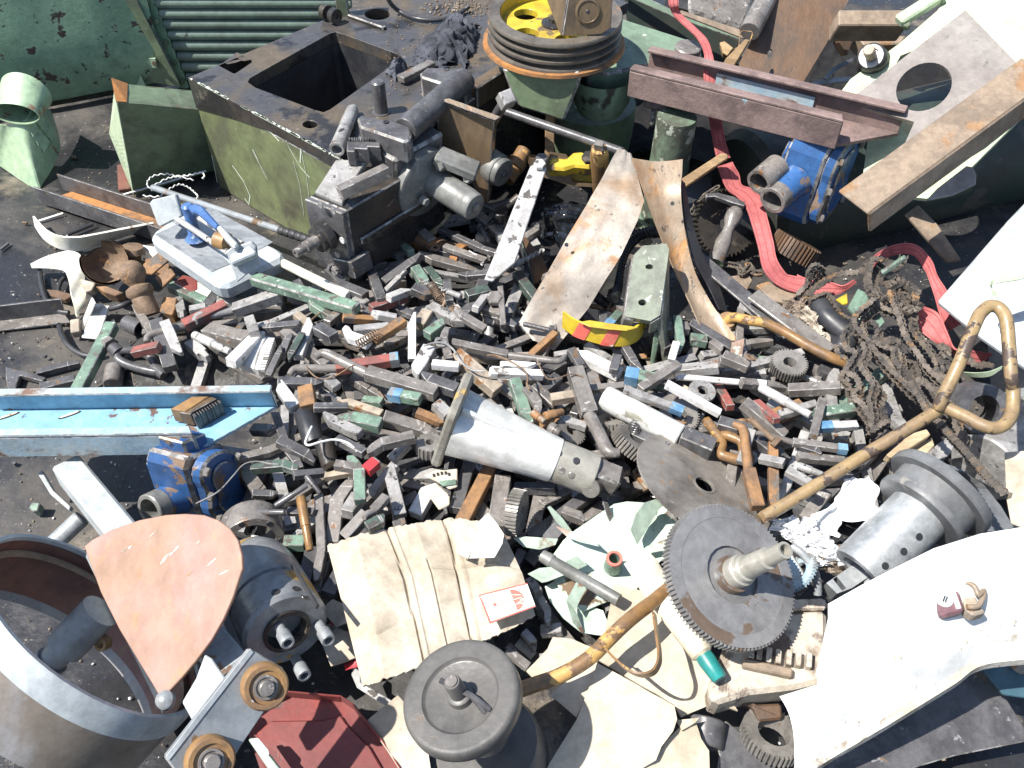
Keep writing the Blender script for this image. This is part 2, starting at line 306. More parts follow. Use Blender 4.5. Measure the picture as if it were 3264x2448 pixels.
def g_rev(a, ax, prof, seg=24, ph=0.0, sx=1.0, up=V((0, 0, 1))):
    """prof: (distance along axis, radius); open tube unless the radius reaches 0"""
    d, s, u = frame(ax, up)
    vs, fs, rings = [], [], []
    for t, r in prof:
        c = a + d * t
        if r < 1e-6:
            rings.append((len(vs), 1)); vs.append(c)
        else:
            rings.append((len(vs), seg))
            for i in range(seg):
                q = ph + 2 * math.pi * i / seg
                vs.append(c + s * (math.cos(q) * r * sx) + u * (math.sin(q) * r))
    for (k0, n0), (k1, n1) in zip(rings, rings[1:]):
        for i in range(seg):
            j = (i + 1) % seg
            if n0 == 1 and n1 == 1: continue
            if n0 == 1: fs.append((k0, k1 + i, k1 + j))
            elif n1 == 1: fs.append((k0 + i, k1, k0 + j))
            else: fs.append((k0 + i, k1 + i, k1 + j, k0 + j))
    return vs, fs
def g_cyl(a, b, r, seg=20, r2=None, ch=0.0):
    L = (b - a).length
    r2 = r if r2 is None else r2
    if ch:
        return g_rev(a, b - a, [(0, 0), (0, r - ch), (ch, r), (L - ch, r2), (L, r2 - ch), (L, 0)], seg)
    return g_rev(a, b - a, [(0, 0), (0, r), (L, r2), (L, 0)], seg)
def g_pipe(a, b, r, ri, seg=24):
    L = (b - a).length
    return g_rev(a, b - a, [(0, ri), (0, r), (L, r), (L, ri), (0, ri)], seg)
def smooth_path(pts, k=6):
    out = []
    n = len(pts)
    for i in range(n - 1):
        p0, p1, p2, p3 = pts[max(i - 1, 0)], pts[i], pts[i + 1], pts[min(i + 2, n - 1)]
        for j in range(k):
            t = j / k
            out.append(0.5 * ((2 * p1) + (p2 - p0) * t + (2 * p0 - 5 * p1 + 4 * p2 - p3) * t * t + (3 * p1 - p0 - 3 * p2 + p3) * t ** 3))
    out.append(pts[-1])
    return out
def g_tube(path, r, seg=10, rf=None, caps=True):
    vs, fs = [], []
    n = len(path)
    s_prev = None
    for i, p in enumerate(path):
        d = (path[min(i + 1, n - 1)] - path[max(i - 1, 0)]).normalized()
        if s_prev is None:
            _, s, u = frame(d)
        else:
            s = (s_prev - d * s_prev.dot(d)).normalized(); u = d.cross(s)
        s_prev = s
        rr = rf(i) if rf else (r[i] if isinstance(r, list) else r)
        for k in range(seg):
            q = 2 * math.pi * k / seg
            vs.append(p + s * (math.cos(q) * rr) + u * (math.sin(q) * rr))
    for i in range(n - 1):
        for k in range(seg):
            j = (k + 1) % seg
            fs.append((i * seg + k, i * seg + j, (i + 1) * seg + j, (i + 1) * seg + k))
    if caps:
        fs.append(tuple(range(seg - 1, -1, -1)))
        fs.append(tuple((n - 1) * seg + k for k in range(seg)))
    return vs, fs
def g_sheet(rows, th):
    """rows: equal-length lists of points; solid sheet of thickness th"""
    nr, nc = len(rows), len(rows[0])
    nrm = []
    for i in range(nr):
        for j in range(nc):
            a = rows[min(i + 1, nr - 1)][j] - rows[max(i - 1, 0)][j]
            b = rows[i][min(j + 1, nc - 1)] - rows[i][max(j - 1, 0)]
            q = a.cross(b)
            q = q.normalized() if q.length > 1e-12 else V((0, 0, 1))
            if q.dot(CAMP - rows[i][j]) < 0: q = -q
            nrm.append(q)
    top = [rows[i][j] for i in range(nr) for j in range(nc)]
    vs = top + [p - q * th for p, q in zip(top, nrm)]
    N = nr * nc
    fs = []
    for i in range(nr - 1):
        for j in range(nc - 1):
            a, b, c, d = i * nc + j, i * nc + j + 1, (i + 1) * nc + j + 1, (i + 1) * nc + j
            fs += [(a, b, c, d), (N + d, N + c, N + b, N + a)]
    edge = [j for j in range(nc)] + [i * nc + nc - 1 for i in range(1, nr)] + [(nr - 1) * nc + j for j in range(nc - 2, -1, -1)] + [i * nc for i in range(nr - 2, 0, -1)]
    for a, b in zip(edge, edge[1:] + edge[:1]):
        fs.append((a, N + a, N + b, b))
    return vs, fs
def rows_smooth(rows, kr=4, nc=6, sag=None):
    """rows of (left point, right point) -> smooth grid, sag(i01, j01) -> offset vector"""
    Ls = smooth_path([r[0] for r in rows], kr)
    Rs = smooth_path([r[1] for r in rows], kr)
    out = []
    for i, (a, b) in enumerate(zip(Ls, Rs)):
        row = []
        for j in range(nc + 1):
            f = j / nc
            p = a.lerp(b, f)
            if sag: p = p + sag(i / (len(Ls) - 1), f)
            row.append(p)
        out.append(row)
    return out
def g_gear(c, ax, Ro, Rr, n, th, bore=0.0, hub=None, up=V((0, 0, 1))):
    d, s, u = frame(ax, up)
    pts = []
    for i in range(n):
        for f, r in ((0.0, Rr), (0.22, Rr), (0.36, Ro), (0.64, Ro), (0.78, Rr)):
            q = 2 * math.pi * (i + f) / n
            pts.append(c + s * (math.cos(q) * r) + u * (math.sin(q) * r) - d * (th / 2))
    holes = []
    if bore:
        m = 20
        holes = [[c + s * (math.cos(2 * math.pi * i / m) * bore) + u * (math.sin(2 * math.pi * i / m) * bore) - d * (th / 2) for i in range(m)]]
    return g_plate(pts, holes, d * th)
def circle(c, s, u, r1, r2=None, n=24, a0=0.0, a1=2 * math.pi, closed=True):
    r2 = r2 or r1
    m = n if closed else n + 1
    return [c + s * (math.cos(a0 + (a1 - a0) * i / n) * r1) + u * (math.sin(a0 + (a1 - a0) * i / n) * r2) for i in range(m)]

# ------------------------------------------------------------------ objects
WL = {}
WEAR = {'bed_oil', 'black_oily', 'steel_dark', 'steel_brown', 'pump_blue', 'channel_blue', 'channel_blue_worn', 'worn_green', 'casting_green', 'dull_green', 'brown_plate', 'bed_green', 'grey_paint', 'tool_green'}
THINGS = []
def mk(name, g, m, parent=None, bevel=0.0, smooth=False, seg=1):
    vs, fs = g
    arr = np.array([tuple(v) for v in vs])
    ctr = V((arr.min(0) + arr.max(0)) / 2)
    me = bpy.data.meshes.new(name)
    me.from_pydata([tuple(V(v) - ctr) for v in vs], [], fs)
    me.materials.append(MATS[m] if isinstance(m, str) else m)
    bm = bmesh.new(); bm.from_mesh(me)
    bmesh.ops.recalc_face_normals(bm, faces=bm.faces)
    bm.to_mesh(me); bm.free()
    if smooth:
        me.set_sharp_from_angle(angle=R(38)) if hasattr(me, 'set_sharp_from_angle') else None
        me.polygons.foreach_set('use_smooth', [True] * len(me.polygons))
        me.set_sharp_from_angle(angle=R(38))
    o = bpy.data.objects.new(name, me)
    COL.objects.link(o)
    pw = WL[parent.name] if parent else V((0, 0, 0))
    o.location = ctr - pw
    WL[o.name] = ctr
    if parent: o.parent = parent
    if bevel:
        bv = o.modifiers.new('edge', 'BEVEL')
        mn = me.materials[0].name
        if mn in WEAR:
            me.materials.append(MATS['edge_wear']); bv.material = 1
        bv.width = bevel; bv.segments = seg; bv.limit_method = 'ANGLE'; bv.angle_limit = R(40)
    return o
def tag(o, label, cat, group=None, kind=None):
    if label: o['label'] = label
    if cat: o['category'] = cat
    if group: o['group'] = group
    if kind: o['kind'] = kind
    return o
def thing(name, label, cat, group=None):
    o = bpy.data.objects.new(name, None)
    o.empty_display_size = 0.03
    COL.objects.link(o)
    WL[o.name] = V((0, 0, 0))
    THINGS.append(o)
    return tag(o, label, cat, group)
def finish_things():
    for e in THINGS:
        pts = []
        for c in e.children:
            pts += [c.location + V(q) for q in c.bound_box]
        if not pts: continue
        a = np.array([tuple(p) for p in pts])
        base = V(((a[:, 0].min() + a[:, 0].max()) / 2, (a[:, 1].min() + a[:, 1].max()) / 2, a[:, 2].min()))
        e.location = base
        for c in e.children: c.location = c.location - base

def poly(t, pts, z0, n):
    """trace a pixel outline onto the plane through its first point at height z0 with normal n"""
    n = V(n).normalized()
    p0 = P(t, pts[0][0], pts[0][1], z0)
    return [PN(t, x, y, p0, n) for x, y in pts], n, p0
def slab(name, m, t, pts, z0, n, th, parent=None, holes=(), bevel=0.0015, smooth=False):
    q, n, p0 = poly(t, pts, z0, n)
    hs = [[PN(t, x, y, p0, n) for x, y in h] for h in holes]
    g = g_plate(q, hs, n * -th) if hs else g_prism(q, n * -th)
    return mk(name, g, m, parent, 0 if hs else bevel, smooth)
def ell(cx, cy, rx, ry, rot=0.0, n=24):
    c, s = math.cos(R(rot)), math.sin(R(rot))
    return [(cx + rx * math.cos(a) * c - ry * math.sin(a) * s, cy + rx * math.cos(a) * s + ry * math.sin(a) * c) for a in [2 * math.pi * i / n for i in range(n)]]
def bar(name, m, t, a, b, w, h, parent=None, roll=0.0, bevel=0.0015, up=V((0, 0, 1))):
    """a, b = (px, py, z) of the centre line"""
    return mk(name, g_bar(P(t, *a), P(t, *b), w, h, up, roll), m, parent, bevel)
def rod(name, m, t, a, b, r, parent=None, seg=20, r2=None, ch=0.002):
    return mk(name, g_cyl(P(t, *a), P(t, *b), r, seg, r2, ch), m, parent, 0, True)
def pipe(name, m, t, pts, r, parent=None, k=6, seg=10, rf=None):
    return mk(name, g_tube(smooth_path([P(tt, *p) for tt, p in [(t, q) if len(q) == 3 else (q[0], q[1:]) for q in pts]], k), r, seg, rf), m, parent, 0, True)
def bolt(name, m, p, ax, r, h, parent=None, shank=0.0):
    g = g_rev(p, ax, [(0, 0), (0, r), (h * 0.8, r), (h, r * 0.85), (h, 0)], 6)
    if shank: g = join([g, g_cyl(p - ax.normalized() * shank, p, r * 0.55, 10)])
    return mk(name, g, m, parent, 0, False)
def nz3(p, s, seed=0):
    return mnoise.noise(V(p) * s + V((seed * 7.3, seed * 3.1, seed * 5.7)))
def ridged(p, s, seed=0):
    return 1.0 - abs(nz3(p, s, seed)) * 2.0
def crumple(name, m, c4, amp, fr, seed, nu=36, nv=24, th=0.0008, parent=None, edge=0.12, smooth=True, dome=0.0, stretch=(1, 1), soft=False):
    """sheet over four corner points, with folds"""
    a, b, c, d = c4
    nrm = (b - a).cross(d - a).normalized()
    if nrm.z < 0: nrm = -nrm
    rows = []
    for i in range(nu + 1):
        row = []
        for j in range(nv + 1):
            u, v = i / nu, j / nv
            e = edge * 0.5
            uu = u + e * mnoise.noise(V((v * 4, seed, 0.3))) * (1 if u > 0.5 else -1) * abs(u - 0.5) * 2
            vv = v + e * mnoise.noise(V((u * 4, seed + 9, 0.7))) * (1 if v > 0.5 else -1) * abs(v - 0.5) * 2
            p = a.lerp(b, uu).lerp(d.lerp(c, uu), vv)
            q = V((u * fr * stretch[0], v * fr * stretch[1], seed * 1.7))
            h = ridged(q, 1.0, seed) * 0.6 + ridged(q, 2.1, seed + 1) * 0.3 + nz3(q, 4.3, seed + 2) * 0.15
            if soft:
                h = nz3(q, 1.0, seed) * .55 + math.sin(q.y * 3.1 + 2.2 * nz3(q, .8, seed + 5)) * .28 + nz3(q, 2.6, seed + 2) * .22
            bulge = dome * (1 - (2 * u - 1) ** 2) * (1 - (2 * v - 1) ** 2)
            row.append(p + nrm * (h * amp + bulge) + (b - a).normalized() * (nz3(q, 1.7, seed + 4) * amp * 0.6))
        rows.append(row)
    return mk(name, g_sheet(rows, th), m, parent, 0, smooth)

def softslab(name, m, t, pts, z0, n, th, parent=None, amp=.004, fr=9.0, cell=.016, seed=0, curl=0.0):
    """like slab, but divided finely and bent a little, for cardboard, paper and thin sheet"""
    q, nn, p0 = poly(t, pts, z0, n)
    bm = bmesh.new()
    f = bm.faces.new([bm.verts.new(p) for p in q])
    bmesh.ops.triangulate(bm, faces=[f])
    for _ in range(7):
        es = [e for e in bm.edges if e.calc_length() > cell]
        if not es: break
        bmesh.ops.subdivide_edges(bm, edges=es, cuts=1)
        bmesh.ops.triangulate(bm, faces=bm.faces[:])
    c = sum((p for p in q), V((0, 0, 0))) / len(q)
    rad = max((p - c).length for p in q)
    vs = []
    for v in bm.verts:
        p = v.co
        h = nz3(p, fr, seed) * amp + ridged(p, fr * 1.9, seed + 3) * amp * .35 + curl * ((p - c).length / rad) ** 3
        vs.append(p + nn * h)
    bm.verts.index_update()
    fs = [tuple(v.index for v in f.verts) for f in bm.faces]
    be = [(e.verts[0].index, e.verts[1].index) for e in bm.edges if len(e.link_faces) == 1]
    N = len(vs)
    allv = vs + [p - nn * th for p in vs]
    allf = fs + [tuple(i + N for i in reversed(f)) for f in fs] + [(a, b, b + N, a + N) for a, b in be]
    bm.free()
    return mk(name, (allv, allf), m, parent, 0, True)
# ================================================================== setting
def ground():
    n = 150
    vs, fs = [], []
    xs = [(-1 + 2 * i / n) for i in range(n + 1)]
    f = lambda s: 40 * math.copysign(abs(s) ** 4, s) + 2.2 * s
    for yy in xs:
        for xx in xs:
            x, y = f(xx), 1.6 + f(yy)
            h = 0.006 * nz3((x, y, 0), 5.0) + 0.003 * nz3((x, y, 0), 17.0, 3)
            vs.append(V((x, y, h - 0.004)))
    m = n + 1
    fs = [(j * m + i, j * m + i + 1, (j + 1) * m + i + 1, (j + 1) * m + i) for j in range(n) for i in range(n)]
    o = mk('ground', (vs, fs), 'ground_mat', smooth=True)
    o['kind'] = 'structure'
ground()

# ------------------------------------------------------------------ mint cabinet, back left
def cabinet():
    A, B = P('a1', -420, 950, 0.02), P('a1', 1000, 700, 0.02)
    d = (B - A).normalized(); B = B + d * 0.1
    up = V((0.0, 0.10, 1)).normalized()
    back = V((d.y * -1, d.x, 0)).normalized()
    if back.y < 0: back = -back
    T = thing('machine_cabinet', 'big mint green sheet metal cabinet with chipped dark spots', 'cabinet')
    rows = []
    for i in range(15):
        h = i / 14
        row = []
        for j in range(21):
            f = j / 20
            inn = 0.035 * max(0, 1 - h * 6) ** 2
            row.append(A.lerp(B, f) + up * (0.75 * h) + back * (inn + 0.004 * nz3((f * 3, h * 2, 1), 1.6)))
        rows.append(row)
    mk('front_panel', g_sheet(rows, 0.004), 'mint_old', T, 0, True)
    mk('body', g_box((A + B) / 2 + back * 0.27 + up * 0.38, (B - A) * 0.49, back * 0.22, up * 0.36), 'mint_old', T, 0.01)
cabinet()

# ------------------------------------------------------------------ ribbed machine cover
def ribbed():
    Y0 = 2.42
    T = thing('ribbed_cover', 'dark green machine cover of stacked horizontal round ribs with bolted frame', 'machine cover')
    zs = []
    for k, y in enumerate(range(-60, 760, 80)):
        a = PY('a1', 1150 + (y + 40) * 0.42, y, Y0); b = PY('a2', 760, y + 26, Y0)
        b.z = a.z
        rr = 0.0155
        mk('rib', g_tube([a.lerp(b, i / 220) for i in range(221)], rr, 14, lambda i: rr - (0.0007 if i % 2 else 0.0)), 'rib_green', T, 0, True)
    q = [PY('a1', x, y, Y0 + 0.004) for x, y in ((1040, -120), (2300, -120), (2300, 800), (1470, 800))]
    mk('back_sheet', g_prism(q, V((0, 0.01, 0))), 'rubber_black', T)
    q = [PY('a1', x, y, Y0 - 0.014) for x, y in ((1015, -120), (1110, -120), (1480, 790), (1400, 790))]
    mk('frame', g_prism(q, V((0, 0.012, 0))), 'mint_old', T, 0.001)
    q = [PY('a1', x, y, Y0 - 0.03) for x, y in ((930, -60), (1060, -20), (1110, 120), (1370, 665), (1260, 650), (1150, 400), (1040, 100), (990, 20))]
    mk('edge_strip', g_prism(q, V((0, 0.008, 0))), 'grey_paint', T, 0.001)
    for x, y in ((1112, 0), (1190, 157), (1254, 315), (1318, 466), (1378, 606)):
        bolt('bolt', 'dull_green', PY('a1', x, y, Y0 - 0.014), V((0, -1, 0)), 0.008, 0.009, T)
    q = [PY('a1', x, y, Y0 - 0.045) for x, y in ((770, -60), (1000, -60), (1370, 660), (1085, 615))]
    mk('side_sheet', g_prism(q, V((0, 0.006, 0))), 'dull_green', T, 0.001)
    q = [PY('a1', x, y, Y0 - 0.052) for x, y in ((1018, 452), (1115, 462), (1118, 440), (1172, 442), (1190, 516), (1140, 512), (1118, 472))]
    mk('tab', g_prism(q, V((0, 0.006, 0))), 'mint_hood', T, 0.0005)
    mk('pin', g_cyl(PY('a1', 1165, 480, Y0 - 0.075), PY('a1', 1165, 480, Y0 - 0.045), 0.006, 10), 'rusty_dark', T)
    q = [PY('a1', x, y, Y0 - 0.06) for x, y in ((1030, 640), (1062, 570), (1100, 650))]
    mk('corner_flap', g_prism(q, V((0, 0.006, 0))), 'mint_hood', T)
ribbed()

# ------------------------------------------------------------------ vent hood, far left
def hood():
    T = thing('vent_hood', 'pale green sheet metal vent hood with round neck and punched louvres', 'vent hood')
    top = [(-90, 900), (-10, 940), (60, 945), (125, 930), (190, 905), (235, 840), (255, 740), (240, 690)]
    zt = [0.13, 0.13, 0.13, 0.135, 0.14, 0.15, 0.165, 0.175]
    bot = [(-140, 1180), (-30, 1240), (20, 1268), (262, 1424), (330, 1375), (420, 1225), (456, 1080), (395, 850)]
    zb = [0.0, 0.0, 0.0, 0.0, 0.005, 0.015, 0.03, 0.07]
    A = smooth_path([P('a1', x, y, z) for (x, y), z in zip(top, zt)], 4)
    B = smooth_path([P('a1', x, y, z) for (x, y), z in zip(bot, zb)], 4)
    rows = [[a.lerp(b, i / 8) for a, b in zip(A, B)] for i in range(9)]
    rows_s = rows
    mk('skirt', g_sheet(rows, 0.002), 'mint_hood', T, 0, True)
    c = P('a1', 112, 865, 0.165)
    ax = V((-0.10, -0.92, -0.10)).normalized()
    c2 = c - ax * 0.075
    d, s, u = frame(ax)
    prof_o, rows = 0.058, []
    for k, t in enumerate((0.0, 0.35, 0.7, 1.0)):
        cc = c.lerp(c2, t) + V((0, 0, 0.012 * t))
        rows.append([cc + s * (math.cos(a) * prof_o * 1.02) + u * (math.sin(a) * prof_o * (0.50 + 0.40 * t)) for a in [2 * math.pi * i / 36 for i in range(37)]])
    mk('neck', g_sheet(rows, -0.002), 'mint_hood', T, 0, True)
    cc = c2 + V((0, 0, 0.012)); mk('back_cap', g_prism([cc + s * (math.cos(a) * 0.057) + u * (math.sin(a) * 0.05) for a in [2 * math.pi * i / 24 for i in range(24)]], ax * -0.003), 'mint_hood', T)
    for (r0, c0) in ((1.2, 16.5), (2.6, 17.2), (4.0, 18.0), (1.6, 20.0), (3.0, 20.6), (4.4, 21.2)):
        def at(r, c):
            i, j = int(r), int(c); f, g_ = r - i, c - j
            return rows_s[i][j].lerp(rows_s[i][j + 1], g_).lerp(rows_s[i + 1][j].lerp(rows_s[i + 1][j + 1], g_), f)
        q = [at(r0, c0), at(r0, c0 + 2.6), at(r0 + 1.1, c0 + 2.6), at(r0 + 1.1, c0)]
        nn = (q[1] - q[0]).cross(q[3] - q[0]).normalized()
        if nn.dot(CAMP - q[0]) < 0: nn = -nn
        mk('louvre', g_prism([q[0] + nn * .0004, q[1] + nn * .0004, q[2] + nn * .006, q[3] + nn * .006], nn * -.0016), 'mint_hood', T, 0)
hood()

# ------------------------------------------------------------------ green guard box with perforated cheek
def guard_box():
    T = thing('guard_box', 'green sheet metal guard box with rusty corner and perforated cheek', 'guard box')
    P0 = P('a1', 1010, 1478, 0.0)
    P1 = PY('a1', 880, 772, P0.y - 0.055)
    P2 = PY('a1', 1525, 828, P1.y + 0.10)
    P3 = P('a1', 1640, 1285, 0.0); P3 = PY('a1', 1640, 1285, P0.y + 0.10)
    B1 = P('a1', 868, 630, P1.z + 0.012); B2 = P('a1', 1460, 690, P2.z + 0.005)
    Lf = PY('a1', 825, 1010, P0.y + 0.13)
    mk('front_sheet', g_prism([P1, P2, P3, P0], (P2 - P1).cross(P0 - P1).normalized() * 0.003), 'dull_green', T, 0.002)
    rows = [[B1.lerp(B2, j / 14).lerp(P1.lerp(P2, j / 14), i / 5) + V((0, 0, 0.003 * nz3((i, j, 0), 0.7))) for j in range(15)] for i in range(6)]
    mk('top_sheet', g_sheet(rows, 0.002), 'dull_green', T, 0, True)
    q = [P1.lerp(B1, 0.0), P0, Lf, B1]
    mk('cheek', g_prism(q, V((0.002, 0, 0))), 'perf_green', T)
    # holes punched in the cheek, seen as small dark discs standing 0.4 mm proud of the far side
    gs = []
    nn = (P0 - P1).cross(Lf - P1).normalized()
    if nn.dot(CAMP - P1) < 0: nn = -nn
    for i in range(1, 46):
        f = i / 46
        for j in range(1, 7):
            a = P1.lerp(P0, f); b = (B1.lerp(Lf, min(1, f * 1.6)) if f < 0.62 else Lf.lerp(P0, (f - 0.62) / 0.38))
            if (b - a).length < 0.012: continue
            c = a.lerp(b, (j + (0.5 if i % 2 else 0)) / 7.0) + nn * 0.0012
            d, s, u = frame(nn)
            gs.append((circle(c, s, u, 0.0016, n=6), [tuple(range(6))]))
    o = mk('perforation', join(gs), 'rubber_black', T); o['kind'] = 'stuff'
    mk('back_sheet', g_prism([B1, B2, P3 + V((0, 0.12, 0)), P0 + V((0, 0.12, 0))], V((0, 0.003, 0))), 'dull_green', T)
    q = [B1.lerp(P1, 0.0) + V((-0.004, 0, 0.014)), B1.lerp(B2, 0.16) + V((0, 0, 0.003)), P1.lerp(P2, 0.12) + V((0, 0, 0.003)), P1 + V((-0.001, 0, 0.003))]
    mk('rust_patch', g_prism(q, V((0, 0, -0.002))), 'rust_ring', T)
guard_box()
tag(mk('rust_strip', g_bar(P('a1', 935, 1250, 0.02), P('a1', 945, 1440, 0.01), 0.03, 0.012), 'red_brown', bevel=0.002), 'small red brown flat strip under the green guard box', 'metal strip')

# ------------------------------------------------------------------ oily machine bed
ZT = 0.29
BL, BN = P('a1', 1425, 585, ZT), P('a2', 665, 1194, ZT)
E1 = (BN - BL).normalized()
E2 = V((-E1.y, E1.x, 0))
if E2.y < 0: E2 = -E2
def bed():
    T = thing('machine_bed', 'oily black machine bed with square well and olive green front', 'machine bed')
    outer = [BL, BN, BN + E2 * 0.98, BL + E2 * 0.98]
    h = lambda pts: [P(t, x, y, ZT) for t, x, y in pts]
    well = h([('a2', 600, 250), ('a2', 640, 240), ('a2', 690, 255), ('a2', 1100, 405), ('a2', 1146, 430), ('a2', 1120, 455), ('a2', 600, 825), ('a2', 548, 848), ('a2', 480, 830), ('a2', 30, 660), ('a2', -26, 620), ('a2', -10, 590), ('a2', 330, 400)])
    pocket = h([('a1', 1655, 497), ('a1', 1790, 395), ('a1', 1900, 450), ('a1', 1905, 470), ('a1', 1780, 553), ('a1', 1765, 556)])
    hole1 = h([('a2', x, y) for x, y in ell(446, 940, 58, 29, n=20)])
    hole2 = h([('a2', x, y) for x, y in ell(955, 108, 97, 43, n=24)])
    mk('top_plate', g_plate(outer, [well, pocket, hole1, hole2], V((0, 0, -0.028))), 'bed_oil', T, 0.003)
    th = 0.018
    zc = V((0, 0, 0.134))
    Lb = (BN - BL).length
    base = lambda p: V((p.x, p.y, -0.004))
    mk('front_wall', g_box(base(BL.lerp(BN, 0.5)) + E2 * th / 2 + zc - V((0, 0, 0)), E1 * (Lb / 2), E2 * (th / 2), V((0, 0, 0.132))), 'bed_green', T, 0.004)
    mk('side_wall', g_box(base(BN) - E1 * th / 2 + E2 * 0.49 + zc, E1 * (th / 2), E2 * 0.47, V((0, 0, 0.132))), 'black_oily', T, 0.003)
    mk('side_wall', g_box(base(BL) + E1 * th / 2 + E2 * 0.49 + zc, E1 * (th / 2), E2 * 0.47, V((0, 0, 0.132))), 'bed_green', T, 0.003)
    # dark bare band along the upper front edge
    q = [BL - E2 * 0.0025 - V((0, 0, 0.002)), BN - E2 * 0.0025 - V((0, 0, 0.002)), BN - E2 * 0.0025 - V((0, 0, 0.030)), BL.lerp(BN, 0.6) - E2 * 0.0025 - V((0, 0, 0.022)), BL.lerp(BN, 0.3) - E2 * 0.0025 - V((0, 0, 0.045)), BL - E2 * 0.0025 - V((0, 0, 0.075))]
    rng = random.Random(4)
    pF = BL - E2 * 0.0006
    def scr(t, pts, w):
        g = []
        q = [PN(t, x, y, pF, E2) for x, y in pts]
        for a, b in zip(q, q[1:]):
            g.append(g_bar(a, b + (b - a) * 0.05, w, 0.0006, up=E2))
        return mk('scratch', join(g), 'bed_scratch', T)
    for t, pts, w in (('a2', [(30, 925), (90, 970), (150, 1000), (210, 1065)], .0022), ('a2', [(370, 1050), (378, 1120), (372, 1225)], .003),
                      ('a2', [(10, 1130), (60, 1230), (120, 1350)], .0022), ('a2', [(320, 1220), (370, 1400), (400, 1620)], .0012),
                      ('a2', [(380, 1140), (420, 1330), (440, 1500)], .0012), ('a1', [(1755, 1250), (1840, 1370), (1890, 1480), (1880, 1545), (1850, 1500)], .0026),
                      ('a1', [(1915, 1135), (1970, 1260), (2015, 1350)], .0016), ('a2', [(230, 970), (290, 1120), (370, 1260), (440, 1340)], .0009),
                      ('a1', [(1430, 600), (1560, 672), (1700, 760)], .0022), ('a1', [(1780, 790), (1900, 850), (2030, 925)], .002), ('a2', [(230, 990), (340, 1045), (470, 1105)], .0024), ('a1', [(1600, 1170), (1640, 1370)], .002)):
        scr(t, pts, w)
    rg = random.Random(9)
    gs = []
    for k in range(70):
        f = rg.random(); L_ = rg.uniform(.004, .028)
        a = BL.lerp(BN, f) - E2 * .0012 + V((0, 0, .0004)) ; b = a + E1 * L_
        w = rg.uniform(.001, .0035)
        gs.append(g_prism([a, b, b + E2 * w, a.lerp(b, .4) + E2 * (w * 1.6)], V((0, 0, -.0008))))
        gs.append(g_prism([a, b, b - V((0, 0, w)), a.lerp(b, .3) - V((0, 0, w * 1.8))], E2 * -.0006))
    mk('edge_chip', join(gs), 'bed_scratch', T)['kind'] = 'stuff'
    mk('drip_band', g_prism(q, E2 * 0.002), 'black_oily', T)
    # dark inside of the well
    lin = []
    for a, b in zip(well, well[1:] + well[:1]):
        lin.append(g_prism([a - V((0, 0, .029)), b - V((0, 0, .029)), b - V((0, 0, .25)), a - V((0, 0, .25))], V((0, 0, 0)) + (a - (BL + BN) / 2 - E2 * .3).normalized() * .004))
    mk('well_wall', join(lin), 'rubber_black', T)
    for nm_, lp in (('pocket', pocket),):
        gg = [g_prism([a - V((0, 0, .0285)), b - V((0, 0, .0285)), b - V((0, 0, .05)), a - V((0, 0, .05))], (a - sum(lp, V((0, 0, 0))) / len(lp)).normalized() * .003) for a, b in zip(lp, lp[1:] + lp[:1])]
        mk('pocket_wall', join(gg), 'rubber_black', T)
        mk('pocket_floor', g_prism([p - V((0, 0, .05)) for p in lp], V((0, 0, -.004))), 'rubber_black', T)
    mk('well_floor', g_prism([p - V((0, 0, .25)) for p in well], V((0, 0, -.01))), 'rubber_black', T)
    # lugs and upright at the back edge
    for x, y in ((566, 90), (632, 120)):
        c = P('a2', x, y, ZT + 0.02)
        mk('lug', g_rev(c - E1 * 0.008, E1, [(0, .006), (0, 0.018), (0.016, 0.018), (0.016, .006), (0, .006)], 16), 'black_oily', T, 0, True)
    p = P('a2', 700, 112, ZT)
    mk('upright', g_box(p + V((0, 0, 0.08)), V((0.014, 0, 0)), V((0, 0.012, 0)), V((0, 0, 0.085))), 'dull_green', T, 0.002)
    mk('ledge', g_bar(P('a2', 740, 118, ZT + 0.004), P('a2', 1010, 214, ZT + 0.004), 0.014, 0.012), 'black_oily', T, 0.003)
    p = P('a2', 985, 850, ZT)
    mk('dowel_collar', g_rev(p, V((0, 0, 1)), [(0, 0.020), (0.003, 0.019), (0.003, 0)], 20), 'steel_dark', T, 0, True)
    tp = PY('a2', 980, 612, p.y)
    mk('dowel', g_cyl(p, V((p.x, p.y, tp.z)), 0.0145, 20, None, 0.003), 'steel_dark', T, 0, True)
    mk('rail', g_bar(P('a2', 1670, 730, 0.285), P('a2', 1890, 585, 0.285), 0.03, 0.05), 'brown_plate', T, 0.003)
    mk('rail', g_bar(P('a2', 1230, 1080, 0.27), P('a2', 1660, 800, 0.27), 0.03, 0.05), 'black_oily', T, 0.003)
bed()

